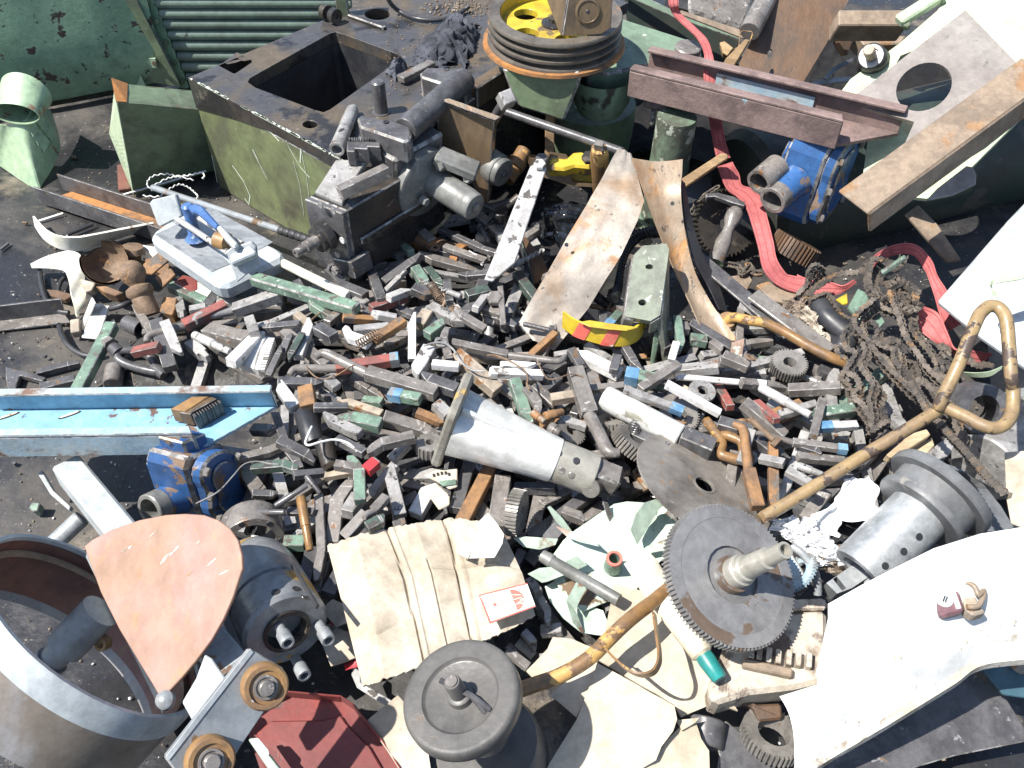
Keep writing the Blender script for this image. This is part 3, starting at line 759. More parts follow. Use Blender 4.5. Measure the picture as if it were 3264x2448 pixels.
def apron():
    T = thing('feed_gearbox', 'black oily feed gearbox block with round drive stub', 'gearbox')
    Q, Q2 = P('a2', 438, 1482, 0.26), P('a2', 722, 1592, 0.26)
    w = Q2 - Q
    back = E2 * 0.26
    dn = V((0, 0, -0.165))
    mk('housing', g_prism([Q, Q2, Q2 + back, Q + back], dn), 'black_oily', T, 0.003)
    mk('cover_plate', g_prism([Q + w * 0.0 - E2 * 0.012, Q2 - E2 * 0.012, Q2, Q], dn * 0.98), 'steel_dark', T, 0.002)
    lip = [Q - V((0, 0, 0.004)), Q2 - V((0, 0, 0.004))]
    # sloped shining plate on top
    a, b = P('a2', 482, 1448, 0.267), P('a2', 690, 1535, 0.267)
    c, d = P('a2', 880, 1205, 0.293), P('a2', 640, 1205, 0.293)
    mk('slope_plate', g_prism([a, b, b.lerp(c, 0.3) + w * -0.08, c, d], V((0, 0, -0.012))), 'steel_grey', T, 0.0015)
    nf = -E2
    hub = PN('b2', 575, 350, Q - E2 * 0.012, E2)
    mk('hub', g_rev(hub, nf, [(0, 0.030), (0.016, 0.030), (0.018, 0.026), (0.026, 0.026), (0.026, 0.0)], 24), 'black_oily', T, 0, True)
    mk('shaft', g_rev(hub + nf * 0.02, nf, [(0, 0.012), (0.035, 0.012), (0.037, 0.009), (0.060, 0.009), (0.060, 0.004), (0.045, 0.004), (0.045, 0)], 16), 'steel_brown', T, 0, True)
    for x, y in ((525, 125), (625, 170), (575, 462), (655, 500), (692, 392)):
        c = PN('b2', x, y, Q - E2 * 0.0122, E2)
        mk('screw', g_rev(c, nf, [(0, 0.007), (0.002, 0.007), (0.002, 0.004), (0.0005, 0.0)], 12), 'steel_grey' if y != 392 else 'steel_glare', T, 0, True)
    # tapering foot below
    f0 = PN('b2', 610, 530, Q - E2 * 0.006, E2); f1 = PN('b2', 755, 560, Q - E2 * 0.006, E2); f2 = PN('b2', 790, 690, Q - E2 * 0.006, E2); f3 = PN('b2', 660, 650, Q - E2 * 0.006, E2)
    mk('foot', g_prism([f0, f1, f2, f3], E2 * 0.05), 'steel_dark', T, 0.002)
    # side relief
    r0 = Q2 + E1 * 0.001 + dn * 0.25 + E2 * 0.02
    mk('side_rib', g_box(r0 + E2 * 0.1 + dn * 0.25, E1 * 0.006, E2 * 0.1, V((0, 0, 0.008))), 'black_oily', T, 0.003)
apron()

def motor_units():
    T = thing('bearing_housing', 'grey cast bearing housing with two bolted round end caps', 'machine casting')
    ax = (E1 * 0.93 - V((0, 0, 0.10))).normalized()
    c = P('a2', 1670, 1552, 0.205)
    m = MPX('a2', c)
    mk('barrel', g_rev(c - ax * 0.165, ax, [(0, 0), (0, 118 * m), (0.155, 112 * m), (0.160, 104 * m), (0.162, 0)], 32), 'cast_grey', T, 0, True)
    mk('end_cap', g_rev(c - ax * 0.008, ax, [(0, 0), (0, 108 * m), (0.012, 108 * m), (0.016, 100 * m), (0.016, 0)], 32), 'cast_grey', T, 0, True)
    bolt('bolt', 'steel_brown', c + ax * 0.008, ax, 0.010, 0.007, T)
    k = P('a2', 1395, 1440, 0.215)
    d, s, u = frame(ax)
    mk('flange', g_rev(k - ax * 0.05, ax, [(0, 0), (0, 0.075), (0.022, 0.075), (0.026, 0.070), (0.03, 0.0)], 32), 'cast_grey', T, 0, True)
    mk('rear_block', g_box(k - ax * 0.10, ax * 0.055, s * 0.07, u * 0.085), 'steel_dark', T, 0.006)
    mk('lug', g_bar(P('a2', 1400, 1170, 0.275), P('a2', 1715, 1300, 0.245), 0.05, 0.022), 'cast_grey', T, 0.004)
    for x, y, z in ((1445, 1255, 0.262), (1650, 1345, 0.235)):
        bolt('bolt', 'cast_grey', P('a2', x, y, z), V((-0.5, -0.75, 0.4)), 0.011, 0.012, T)
    bolt('bolt', 'cast_grey', P('a2', 1290, 1505, 0.20), ax, 0.010, 0.016, T)
    c = P('a3', 232, 1300, 0.20)
    m = MPX('a3', c)
    mk('barrel', g_rev(c - ax * 0.13, ax, [(0, 0), (0, 125 * m), (0.118, 125 * m), (0.124, 118 * m), (0.124, 0)], 32), 'cast_grey', T, 0, True)
    mk('end_cap', g_rev(c - ax * 0.006, ax, [(0, 0), (0, 112 * m), (0.010, 112 * m), (0.013, 104 * m), (0.013, 0)], 32), 'cast_grey', T, 0, True)
    bolt('bolt', 'steel_dark', c + ax * 0.007, ax, 0.008, 0.006, T)
motor_units()

def brown_plate():
    T = thing('steel_plate', 'thick oily brown steel plate standing on edge beside the bearing housing', 'steel plate')
    n = V((-0.22, -0.95, 0.16)).normalized()
    slab('face', 'brown_plate', 'a2', [(1415, 765), (1838, 912), (1790, 1532), (1745, 1535), (1560, 1190), (1400, 1140)], 0.345, n, 0.028, T, bevel=0.002)
    slab('lip', 'brown_plate', 'a2', [(1420, 752), (1498, 742), (1884, 880), (1842, 908)], 0.352, (-0.1, -0.55, 0.83), 0.008, T, bevel=0.001)
brown_plate()
def set_bolt():
    T = thing('set_bolt', 'square headed set bolt standing behind the brown steel plate', 'bolt')
    a, b = P('a2', 1850, 880, 0.31), P('a2', 1918, 768, 0.37)
    mk('shank', g_cyl(a - (b - a), b, 0.011, 16), 'steel_dark', T, 0, True)
    mk('head', g_rev(b - (b - a).normalized() * 0.004, b - a, [(0, 0), (0, 0.020), (0.028, 0.020), (0.031, 0.017), (0.031, 0)], 4, 0.6), 'steel_grey', T, 0.001)
set_bolt()

def top_clutter():
    z = ZT
    T = thing('drill_sleeve', 'worn grey drill sleeve with slot lying on the machine bed', 'drill sleeve')
    a, b = P('a2', 648, 1132, z + .016), P('a2', 778, 805, z + .016)
    L = (b - a).length
    mk('tube', g_rev(a, b - a, [(0.03, 0), (0.02, 0.0095), (0, 0.0105), (0, 0.0150), (0.004, 0.0158), (L * 0.55, 0.0140), (L * 0.551, 0.0148), (L * .9, 0.0135), (L, 0.006), (L, 0)], 24), 'steel_grey', T, 0, True)
    mk('slot', g_box(P('a2', 680, 985, z + .0305), V((.002, .006, 0)), V((.003, -.001, 0)), V((0, 0, .001))), 'rubber_black', T)
    T = thing('chuck_jaw', 'dark stepped chuck jaw lying on the machine bed corner', 'chuck jaw')
    slab('jaw', 'steel_dark', 'a2', [(728, 1062), (975, 1072), (975, 1108), (880, 1104), (880, 1124), (785, 1118), (782, 1144), (722, 1140)], z + .036, (0, -0.05, 1), 0.034, T)
    gs = [g_box(P('a2', 745 + i * 18, 1056, z + .038), V((.0012, 0, 0)), V((0, .004, 0)), V((0, 0, .003))) for i in range(12)]
    mk('teeth', join(gs), 'steel_dark', T)
    T = thing('lever_shaft', 'thick dark round shaft carried by two lever arms', 'lever shaft')
    a, b = P('a2', 1165, 985, z + .045), P('a2', 1615, 600, z + .05)
    mk('shaft', g_cyl(a, b, 0.026, 28, None, 0.002), 'steel_dark', T, 0, True)
    for pts, zz in (([(800, 888), (835, 862), (1120, 925), (1185, 950), (1215, 1000), (1200, 1050), (1160, 1070), (820, 955)], z + .062), ([(1278, 548), (1325, 506), (1590, 512), (1650, 550), (1660, 590), (1620, 630), (1450, 632), (1280, 578)], z + .062)):
        slab('arm', 'steel_dark', 'a2', pts, zz, (0, -0.06, 1), 0.052, T, bevel=0.004)
    mk('pin', g_cyl(P('a2', 1135, 1025, z + .035), P('a2', 1036, 1100, z + .03), 0.0115, 16, None, 0.002), 'steel_grey', T, 0, True)
    for x, y in ((1018, 920), (1478, 527)):
        mk('screw', g_rev(P('a2', x, y, z + .0625), V((0, 0, 1)), [(0, .006), (.001, .006), (.001, .003), (-.004, 0)], 12), 'rubber_black', T)
    tag(bar('flat_bar', 'steel_brown', 'a2', (1130, 600, z + .014), (1370, 478, z + .014), .022, .014), 'short flat steel bar lying beside the oily rag', 'steel bar')
    tag(bar('flat_bar', 'steel_brown', 'a2', (668, 1460, .288), (1035, 1285, .305), .030, .022, roll=0.25), 'thick brown square bar lying on the feed gearbox', 'steel bar')
    tag(pipe('black_cable', 'rubber_black', 'a2', [(1010, -60, z + .06), (1060, 30, z + .03), (1130, 90, z + .008), (1250, 140, z + .008), (1400, 150, z + .008), (1530, 125, z + .008), (1610, 75, z + .012), (1650, 45, z + .02)], .0055), 'thin black cable curving over the machine bed', 'cable')
    T = thing('oily_rag', 'heap of oily grey rags on the machine bed', 'rag')
    C = [P('a2', x, y, z + .006) for x, y in ((1520, 150), (1730, 190), (1600, 520), (1230, 470))]
    crumple('rag_fold', 'rag_grey', C, 0.020, 5.0, 3, 110, 70, .002, T, edge=.35, dome=.05, stretch=(1, 2.4), soft=True)
    C = [P('a2', x, y, z + .004) for x, y in ((1330, 320), (1580, 330), (1480, 520), (1180, 500))]
    crumple('rag_fold', 'rag_grey', C, 0.016, 4.6, 8, 100, 60, .002, T, edge=.4, dome=.03, stretch=(1, 2.6), soft=True)
    C = [P('a2', x, y, z + .004) for x, y in ((1020, 545), (1130, 480), (1210, 520), (1080, 610))]
    crumple('rag_fold', 'rag_grey', C, 0.012, 4, 12, 50, 50, .002, T, edge=.4, dome=.025, soft=True)
    # dirt and stones on the bed
    rng = random.Random(7)
    gs = []
    for i in range(240):
        x, y = 1570 + rng.gauss(0, 110), 60 + rng.gauss(0, 34)
        p = P('a2', x, y, z + .001)
        r = rng.uniform(.001, .0042)
        gs.append(g_rev(p, V((rng.random() - .5, rng.random() - .5, 1)), [(-r * .3, 0), (0, r), (r * .7, r * .7), (r, 0)], 5, rng.random() * 6))
    for i in range(150):
        x, y = rng.uniform(1020, 1760), rng.uniform(100, 720)
        p = P('a2', x, y, z + .0005); r = rng.uniform(.0008, .003)
        gs.append(g_rev(p, V((rng.random() - .5, rng.random() - .5, 1)), [(-r * .3, 0), (0, r), (r * .7, r * .7), (r, 0)], 5, rng.random() * 6))
    tag(mk('dirt', join(gs), 'dirt'), 'pale dirt crumbs scattered on the oily machine bed', 'dirt', kind='stuff')
    tag(mk('metal_offcut', g_bar(P('a2', 830, 985, z + .004), P('a2', 985, 1105, z + .004), .006, .003), 'wood_pale'), 'thin pale wood sliver on the machine bed', 'wood sliver')
top_clutter()
# ================================================================== back centre
def pulley():
    T = thing('belt_pulley', 'grooved iron belt pulley with yellow web and round holes', 'pulley')
    zt = 0.435
    c = P('a3', 640, 92, zt)
    m = MPX('a3', c)
    ax = V((0.015, -0.03, 1)).normalized()
    Ro = 512 * m
    pr = [(0, Ro - .026)]
    pr += [(0, Ro - .002), (-.003, Ro)]
    t = -.008
    for k in range(3):
        pr += [(t, Ro), (t - .004, Ro - .013), (t - .009, Ro - .013), (t - .013, Ro)]
        t -= .018
    pr += [(t + .003, Ro + .001), (t, Ro + .001)]
    pr += [(t, Ro - .026), (0, Ro - .026)]
    mk('rim', g_rev(c, ax, pr, 96), 'pulley_iron', T, 0, True)
    mk('rust_flange', g_rev(c + ax * t, ax, [(0, Ro - .03), (0, Ro + .010), (-.007, Ro + .011), (-.009, Ro - .03), (0, Ro - .03)], 96), 'rust_ring', T, 0, True)
    d, s, u = frame(ax)
    cw = c - ax * .026
    outer = circle(cw, s, u, Ro - .025, n=64)
    holes = []
    e = P('a3', 410, 112, (cw).z); a0 = math.atan2((e - cw).dot(u), (e - cw).dot(s))
    for k in range(5):
        q = a0 + k * R(72)
        holes.append(circle(cw + s * (math.cos(q) * .076) + u * (math.sin(q) * .076), s, u, .0265, n=24))
    mk('web', g_plate(outer, holes, ax * -.014), 'yellow', T, 0.003)
    mk('inner_wall', g_rev(c - ax * .001, ax, [(0, Ro - .0262), (-.026, Ro - .027)], 96), 'yellow', T, 0, True)
    mk('hub', g_rev(cw, ax, [(-.01, .030), (.004, .029), (.006, .024), (.006, 0)], 32), 'black_oily', T, 0, True)
    bolt('bolt', 'black_oily', cw + ax * .006, ax, .013, .010, T)
pulley()
def bracket():
    T = thing('bearing_bracket', 'brown oily bearing bracket standing on the yellow pulley', 'bracket')
    n = V((0.05, -0.98, 0.18))
    o = slab('face', 'brown_plate', 'a3', [(690, 275), (742, -40), (1075, -40), (1062, 215), (990, 262)], .432, n, .012, T, bevel=.002)
    q, nn, p0 = poly('a3', [(690, 275), (742, -40), (1075, -40)], .432, n)
    c = PN('a3', 885, 85, p0 + nn * .0005, nn); m = MPX('a3', c)
    mk('boss', g_rev(c, nn, [(0, 95 * m), (.003, 93 * m), (.004, 80 * m), (.002, 76 * m), (.002, 0)], 32), 'brown_plate', T, 0, True)
    mk('centre_mark', g_rev(c + nn * .002, nn, [(0, .004), (.001, .003), (.001, 0)], 10), 'rubber_black', T)
    mk('cheek', g_prism([q[0] + V((-.002, .002, .0)), q[1] + V((-.002, .002, 0)), q[1] + V((-.055, .05, 0)), q[0] + V((-.008, .02, .006))], V((.006, 0.004, 0))), 'brown_plate', T, .001)
bracket()
def gear_case():
    T = thing('gear_case', 'grey green cast block with broad round plinth under the pulley', 'machine casting')
    n = V((-0.20, -0.97, 0.10)).normalized()
    slab('block', 'dull_green', 'a3', [(232, 512), (835, 548), (820, 640), (705, 920), (365, 815), (300, 700)], .365, n, .24, T, bevel=.006)
    c = P('a3', 905, 770, .155); m = MPX('a3', c)
    mk('plinth', g_rev(c, V((0, 0, 1)), [(-.16, 0.9 * 345 * m), (-.05, 345 * m), (-.004, 345 * m), (0, 340 * m), (0, 0)], 48), 'dull_green', T, 0, True)
    mk('paint_chip', g_prism([P('a3', x, y, .157) for x, y in ((785, 800), (840, 795), (830, 815), (795, 826))], V((0, 0, .001))), 'perf_green', T)
    T = thing('swing_arm', 'flat green cast swing arm with round capped end', 'machine casting')
    slab('arm', 'casting_green', 'a3', [(1100, 120), (1690, 308), (1735, 345), (1748, 400), (1725, 440), (1520, 468), (1330, 490), (1200, 520), (1030, 560), (900, 545), (860, 500), (880, 300)], .335, (0.02, -.10, 1), .065, T, bevel=.006)
    c = P('a3', 1640, 352, .3405); m = MPX('a3', c)
    mk('cap', g_rev(c - V((0, 0, .03)), V((0.02, -.1, 1)), [(0, 100 * m), (.031, 100 * m), (.033, 92 * m), (.033, 0)], 32), 'steel_brown', T, 0, True)
    mk('under_boss', g_rev(P('a3', 1000, 560, .30), V((0, 0, -1)), [(0, .07), (.06, .065), (.09, .05), (.09, 0)], 32), 'casting_green', T, 0, True)
    T = thing('green_post', 'scuffed green iron post standing in the shade', 'post')
    a = P('a3', 1560, 880, .27)
    b = V((a.x - .005, a.y, 0.0))
    mk('shaft', g_cyl(b, a, .047, 28, .043), 'post_green', T, 0, True)
    mk('foot', g_cyl(b - V((0, 0, .003)), b + V((0, 0, .012)), .06, 28), 'post_green', T, 0, True)
gear_case()
def splinter():
    T = thing('split_lath', 'thin split wooden lath hanging under the pulley rim', 'wood lath')
    n = V((0.1, -.95, .3))
    slab('lath', 'wood', 'a3', [(602, 545), (650, 520), (655, 560), (640, 700), (628, 1200), (562, 1200), (566, 900), (590, 700)], .345, n, .006, T, bevel=.0008)
    slab('splinter', 'wood_pale', 'a3', [(650, 522), (660, 518), (718, 570), (700, 566)], .345, n, .003, T, bevel=0)
splinter()
T = thing('long_rod', 'long thin steel rod lying across the dark gap under the pulley', 'rod')
rod('shaft', 'steel_dark', 'a3', (240, 835, .27), (1150, 1150, .25), .0095, T)
def yellow_casting():
    T = thing('yellow_casting', 'oily yellow cast bracket with long oval slot', 'machine casting')
    n = V((0.05, -.93, .36))
    slab('front', 'brown_plate', 'e3', [(470, 330), (480, 245), (700, 260), (735, 210), (930, 240), (1000, 330), (1240, 360), (1250, 580), (950, 560), (700, 480), (560, 440)], .215, n, .05, T,
         holes=[[(955, 470), (965, 400), (1030, 375), (1220, 390), (1235, 540), (1060, 530), (975, 510)]], bevel=.004)
    slab('top', 'yellow', 'e3', [(735, 212), (905, 235), (990, 160), (1080, 150), (1230, 200), (1240, 350), (1000, 330), (880, 370), (690, 355), (700, 300)], .232, (0, -.35, .93), .03, T, bevel=.005)
    slab('inner_web', 'yellow', 'e3', [(940, 380), (1240, 390), (1240, 560), (940, 520)], .19, (0, -.9, .4), .02, T, bevel=.003)
    bolt('bolt', 'black_oily', P('e3', 1170, 250, .245), V((0, -.3, 1)), .016, .012, T)
    bolt('bolt', 'steel_dark', P('e3', 615, 262, .235), V((0, -.3, 1)), .014, .010, T)
yellow_casting()
def punch():
    T = thing('rusty_punch', 'rusty tapered punch with slotted square end leaning on the casting', 'punch')
    a, b = P('e3', 1290, 120, .31), P('e3', 1300, 560, .20)
    mk('body', g_rev(a, b - a, [(0, 0), (0, .016), (.02, .019), (.12, .016), (.17, .014), (.17, 0)], 20), 'rod_brown', T, 0, True)
    mk('tang', g_bar(a - (b - a).normalized() * .016, a, .018, .014), 'steel_brown', T, .001)
    mk('slot', g_bar(P('e3', 1325, 140, .318), P('e3', 1335, 180, .310), .006, .004), 'rubber_black', T)
punch()
def brass_nipple():
    T = thing('pipe_nipple', 'short brown threaded pipe fitting in the shade', 'pipe fitting')
    a, b = P('e3', 410, 150, .17), P('e3', 290, 350, .15)
    mk('body', g_rev(a, b - a, [(0, 0), (0, .018), (.03, .018), (.03, .022), (.05, .022), (.052, .019), (.085, .018), (.085, .012), (.06, 0)], 20), 'rod_brown', T, 0, True)
brass_nipple()
def cross_handle():
    T = thing('cross_handle', 'black three armed feed handle half hidden in the shade', 'handle')
    h = P('b2', 1885, 190, .13)
    mk('hub', g_cyl(h - V((0, .012, .012)), h + V((0, -.012, .014)), .015, 16, None, .002), 'black_oily', T, 0, True)
    for x, y, z in ((1735, 112, .15), (2000, 95, .17), (1670, 415, .08)):
        e = P('b2', x, y, z)
        mk('arm', g_cyl(h, e, .0055, 12), 'black_oily', T, 0, True)
    e = P('b2', 1990, 100, .168)
    mk('knob', g_cyl(e - V((.006, 0, .004)), e + V((.01, .006, .008)), .009, 12), 'black_oily', T, 0, True)
cross_handle()
tag(slab('wood_batten', 'wood_pale', 'b2', [(1330, 330), (1430, 165), (1515, 190), (1392, 352)], .09, (0.1, -.5, .8), .012), 'short pale wood slat leaning below the bearing housing', 'wood slat')
def sleeve():
    T = thing('rusty_sleeve', 'dark brown sleeve with rusty orange flanged ends', 'sleeve')
    a, b = P('b2', 1205, 372, .085), P('b2', 1605, 528, .085)
    L = (b - a).length; m = MPX('b2', a)
    mk('barrel', g_rev(a, b - a, [(.01, 76 * m), (L - .01, 76 * m)], 28), 'rusty_dark', T, 0, True)
    for t0 in (0.0, L - .018):
        mk('flange', g_rev(a + (b - a).normalized() * t0, b - a, [(0, 70 * m), (0, 96 * m), (.018, 96 * m), (.018, 74 * m), (.010, 68 * m), (0.0, 70 * m)], 28), 'rust_ring', T, 0, True)
sleeve()

# ------------------------------------------------------------------ bent guard strips
def bent_guard():
    T = thing('bent_guard', 'long bent rusty sheet metal guard of two crossing strips', 'sheet guard')
    Lp = [(1120, -72), (1045, 60), (960, 215), (880, 355), (730, 610), (560, 905), (440, 1115), (365, 1250), (470, 1385)]
    Rp = [(1215, -22), (1262, 150), (1312, 330), (1262, 480), (1140, 740), (1000, 965), (890, 1140), (770, 1290), (632, 1462)]
    Zp = [.30, .288, .270, .25, .215, .17, .135, .115, .10]
    rows = []
    for k in range(8):
        for f in [q / 6 for q in range(6)] + ([1.0] if k == 7 else []):
            a = P('b3', *Lp[k], Zp[k]).lerp(P('b3', *Lp[k + 1], Zp[k + 1]), f); b = P('b3', *Rp[k], Zp[k] - .008).lerp(P('b3', *Rp[k + 1], Zp[k + 1] - .008), f)
            rows.append([a.lerp(b, j / 14) + V((0, 0, 1)) * (.0035 * nz3((k + f, j * .25, 0), .9) + .0015 * nz3((k + f, j * .3, 7), 2.6)) for j in range(15)])
    mk('strip', g_sheet(rows, .0022), 'rusty_sheet', T, 0, True)
    r = [((1220, 5), (1602, 20), .30), ((1255, 110), (1598, 120), .29), ((1310, 260), (1588, 270), .27), ((1420, 560), (1620, 560), .215), ((1540, 850), (1690, 850), .165), ((1655, 1090), (1790, 1050), .13), ((1730, 1260), (1900, 1220), .11), ((1785, 1345), (2020, 1385), .095)]
    rows = rows_smooth([(P('b3', *a, z), P('b3', *b, z)) for a, b, z in r], 6, 10, lambda i, j: V((0, 0, 1)) * (-.014 * math.sin(j * math.pi) * (0.35 + .65 * math.sin(i * math.pi)) + .003 * nz3((i * 4, j * 2, 5), 1.5)))
    mk('strip', g_sheet(rows, .0022), 'rusty_strip', T, 0, True)
    for x, y, z in ((725, 664, .207), (663, 1364, .112), (1525, 352, .262)):
        c = P('b3', x, y, z + .014)
        mk('rivet_hole', g_rev(c, CAMP - c, [(0, .004), (.0006, .0035), (.0006, 0)], 10), 'rubber_black', T)
bent_guard()
def dark_flap():
    T = thing('black_flap', 'torn black rubber flap hanging behind the rusty guard strip', 'rubber flap')
    r = [((1590, 170), (1622, 200), .27), ((1612, 380), (1660, 420), .24), ((1640, 600), (1720, 640), .20), ((1690, 770), (1775, 775), .165), ((1790, 960), (1860, 920), .13), ((1880, 1150), (1945, 1175), .10)]
    rows = rows_smooth([(P('b3', *a, z), P('b3', *b, z - .02)) for a, b, z in r], 5, 6)
    mk('sheet', g_sheet(rows, .002), 'rubber_black', T, 0, True)
dark_flap()
def green_channel():
    T = thing('green_channel', 'heavy mint green channel bracket with two round holes', 'channel bracket')
    n = V((-0.05, -.42, .90)).normalized()
    pts = [(1232, 742), (1300, 672), (1480, 655), (1500, 700), (1432, 1195), (1360, 1240), (1165, 1205)]
    slab('top_web', 'worn_green', 'b3', pts, .225, n, .016, T, holes=[ell(1350, 830, 30, 20), ell(1297, 1100, 31, 24)], bevel=.003)
    q, nn, p0 = poly('b3', pts, .225, n)
    a, b = q[2], q[4]
    dn = V((.03, -.01, -.12))
    mk('side_web', g_prism([a + V((.004, 0, -.004)), b + V((.004, 0, -.004)), b + dn, b + dn * .9 + (a - b) * .25, a + dn * .35], V((-.012, 0, 0))), 'worn_green', T, .002)
    c, d = q[0], q[6]
    mk('side_rail', g_prism([c + V((-.003, -.003, -.002)), d + V((-.003, -.003, -.002)), d + V((-.006, 0, -.03)), c + V((-.006, 0, -.03))], V((.02, 0, -.004))), 'steel_brown', T, .002)
    e = P('b3', 1365, 1290, .10)
    mk('end_lip', g_prism([q[5] + V((0, -.002, -.004)), q[4] + V((0, -.002, -.004)), P('b3', 1445, 1300, .135), P('b3', 1345, 1340, .13)], V((0, .012, 0))), 'worn_green', T, .002)
    mk('torn_leg', g_prism([P('b3', 1385, 1330, .13), P('b3', 1440, 1320, .13), P('b3', 1385, 1600, .06), P('b3', 1350, 1600, .06)], V((.004, .014, 0))), 'post_green', T, .002)
green_channel()
def yellow_band():
    T = thing('striped_band', 'curved yellow guard band with red warning stripes', 'guard band')
    base = smooth_path([P('b3', x, y, .115) for x, y in ((690, 1290), (780, 1352), (900, 1395), (1020, 1424), (1140, 1432), (1230, 1410), (1290, 1360), (1310, 1300), (1280, 1240))], 8)
    up = V((0, .004, .036))
    mk('band', g_sheet([[p + up * f for p in base] for f in (0, .5, 1)], .004), 'yellow', T, 0, True)
    q = [P('b3', x, y, .159) for x, y in ((820, 1245), (900, 1232), (1100, 1262), (1270, 1285), (1180, 1310), (1050, 1300), (900, 1280))]
    mk('top_lip', g_prism(q, V((0, 0, -.003))), 'yellow', T, .001)
    n = len(base)
    for f0 in (.11, .33):
        rows = []
        for f in (0, .33, .66, 1):
            s0 = f0 + .055 * f
            row = []
            for j in range(6):
                x = (s0 + .10 * j / 5) * (n - 1)
                i = int(x); p = base[i].lerp(base[min(i + 1, n - 1)], x - i)
                row.append(p + up * f + V((-.0004, -.0012, 0)))
            rows.append(row)
        mk('stripe', g_sheet(rows, .001), 'label_red', T, 0, True)
yellow_band()
def hose():
    T = thing('corrugated_hose', 'black corrugated hose bent behind the green channel', 'hose')
    pa = smooth_path([P('b3', x, y, z) for x, y, z in ((1075, 1075, .12), (1100, 980, .125), (1112, 850, .14), (1160, 705, .155), (1255, 605, .165), (1400, 565, .165), (1500, 560, .14))], 26)
    mk('tube', g_tube(pa, .0135, 14, lambda i: .0135 if (i // 2) % 2 else .0115), 'hose_black', T, 0, True)
    pa = smooth_path([P('b3', x, y, z) for x, y, z in ((930, 1040, .11), (1000, 1095, .10), (1060, 1130, .10))], 20)
    mk('tube', g_tube(pa, .0115, 12, lambda i: .0115 if (i // 2) % 2 else .010), 'hose_black', T, 0, True)
    tag(slab('wood_stick', 'wood_pale', 'b3', [(980, 1030), (1075, 820), (1160, 680), (1120, 800), (1080, 985)], .135, (0.2, -.7, .7), .008), 'thin pale wooden stick beside the corrugated hose', 'wood stick')
    tag(slab('rusty_strip', 'rod_brown', 'b3', [(895, 1105), (1050, 1128), (1160, 1090), (1150, 1125), (1075, 1165), (900, 1135)], .10, (0, -.5, .8), .01), 'bent oily strip under the corrugated hose', 'metal strip')
hose()
def bag():
    C = [P('b3', x, y, z) for x, y, z in ((640, 380, .13), (900, 370, .15), (760, 740, .09), (430, 560, .09))]
    tag(crumple('black_bag', 'film_black', C, .02, 2.6, 21, 50, 40, .001, dome=.05, edge=.3), 'glossy black plastic bag tucked behind the rusty guard', 'plastic bag')
bag()
def flat_steel():
    T = thing('clamp_bar', 'long flat grey steel bar bolted to a square clamp block', 'clamp bar')
    slab('bar', 'steel_silver', 'e3', [(480, 330), (530, 300), (620, 295), (670, 350), (300, 1460), (40, 1680), (-60, 1660)], .245, (0.0, -.36, .93), .008, T)
    bolt('bolt', 'steel_silver', P('e3', 590, 325, .247), V((0, -.36, .93)), .013, .009, T)
    Bk = [(1728, 905), (1800, 860), (1960, 895), (1985, 930), (1870, 950)]
    slab('block', 'steel_brown', 'b2', Bk, .125, (0, -.05, 1), .05, T, bevel=.002)
    slab('slot', 'rubber_black', 'b2', [(1818, 880), (1850, 868), (1862, 895), (1830, 908)], .1265, (0, -.05, 1), .001, T, bevel=0)
    bolt('bolt', 'steel_brown', P('b2', 1840, 842, .135), V((0, -.3, 1)), .016, .012, T)
    c = P('b2', 1815, 990, .095); ax = V((-.15, -.8, -.55)).normalized()
    bolt('nut', 'steel_brown', c, ax, .019, .014, T)
    mk('stud', g_cyl(c, c + ax * .04, .0095, 14), 'steel_grey', T, 0, True)
    slab('end_plate', 'black_oily', 'b2', [(1905, 940), (1975, 930), (1985, 1040), (1915, 1055)], .12, (0.1, -.8, .5), .02, T)
    tag(slab('tool_bit', 'steel_brown', 'b2', [(1862, 738), (1905, 730), (1930, 1025), (1882, 1030)], .15, (0, -.25, .95), .018), 'slim brown tool bit standing against the clamp block bolt', 'lathe tool', 'lathe tools in the heap')
flat_steel()
def perf_strip():
    T = thing('perforated_strip', 'bent dark sheet with perforated pale green edge', 'perforated strip')
    slab('sheet', 'rusty_dark', 'e3', [(330, 1140), (430, 1160), (620, 1390), (720, 1600), (540, 1720), (470, 1500)], .14, (0.35, -.4, .8), .003, T)
    A, B = [P('e3', *q) for q in ((305, 1150, .14), (395, 1400, .11), (460, 1720, .07))], [P('e3', *q) for q in ((350, 1130, .145), (440, 1400, .115), (525, 1720, .075))]
    rows = [[A[0].lerp(B[0], j / 2) for j in range(3)], [A[1].lerp(B[1], j / 2) for j in range(3)], [A[2].lerp(B[2], j / 2) for j in range(3)]]
    o = mk('edge', g_sheet(rows, .0015), 'perf_green', T)
    gs = []
    for i in range(44):
        f = i / 43 * 1.98
        k = min(int(f), 1); ff = f - k
        a, b = A[k].lerp(A[k + 1], ff), B[k].lerp(B[k + 1], ff)
        for j in range(3):
            c = a.lerp(b, (j + (.75 if i % 2 else .25)) / 3.2) 
            d, s, u = frame((CAMP - c).normalized())
            c = c + d * .001
            gs.append((circle(c, s, u, .0019, n=6), [tuple(range(6))]))
    mk('perforation', join(gs), 'rubber_black', T)['kind'] = 'stuff'
perf_strip()

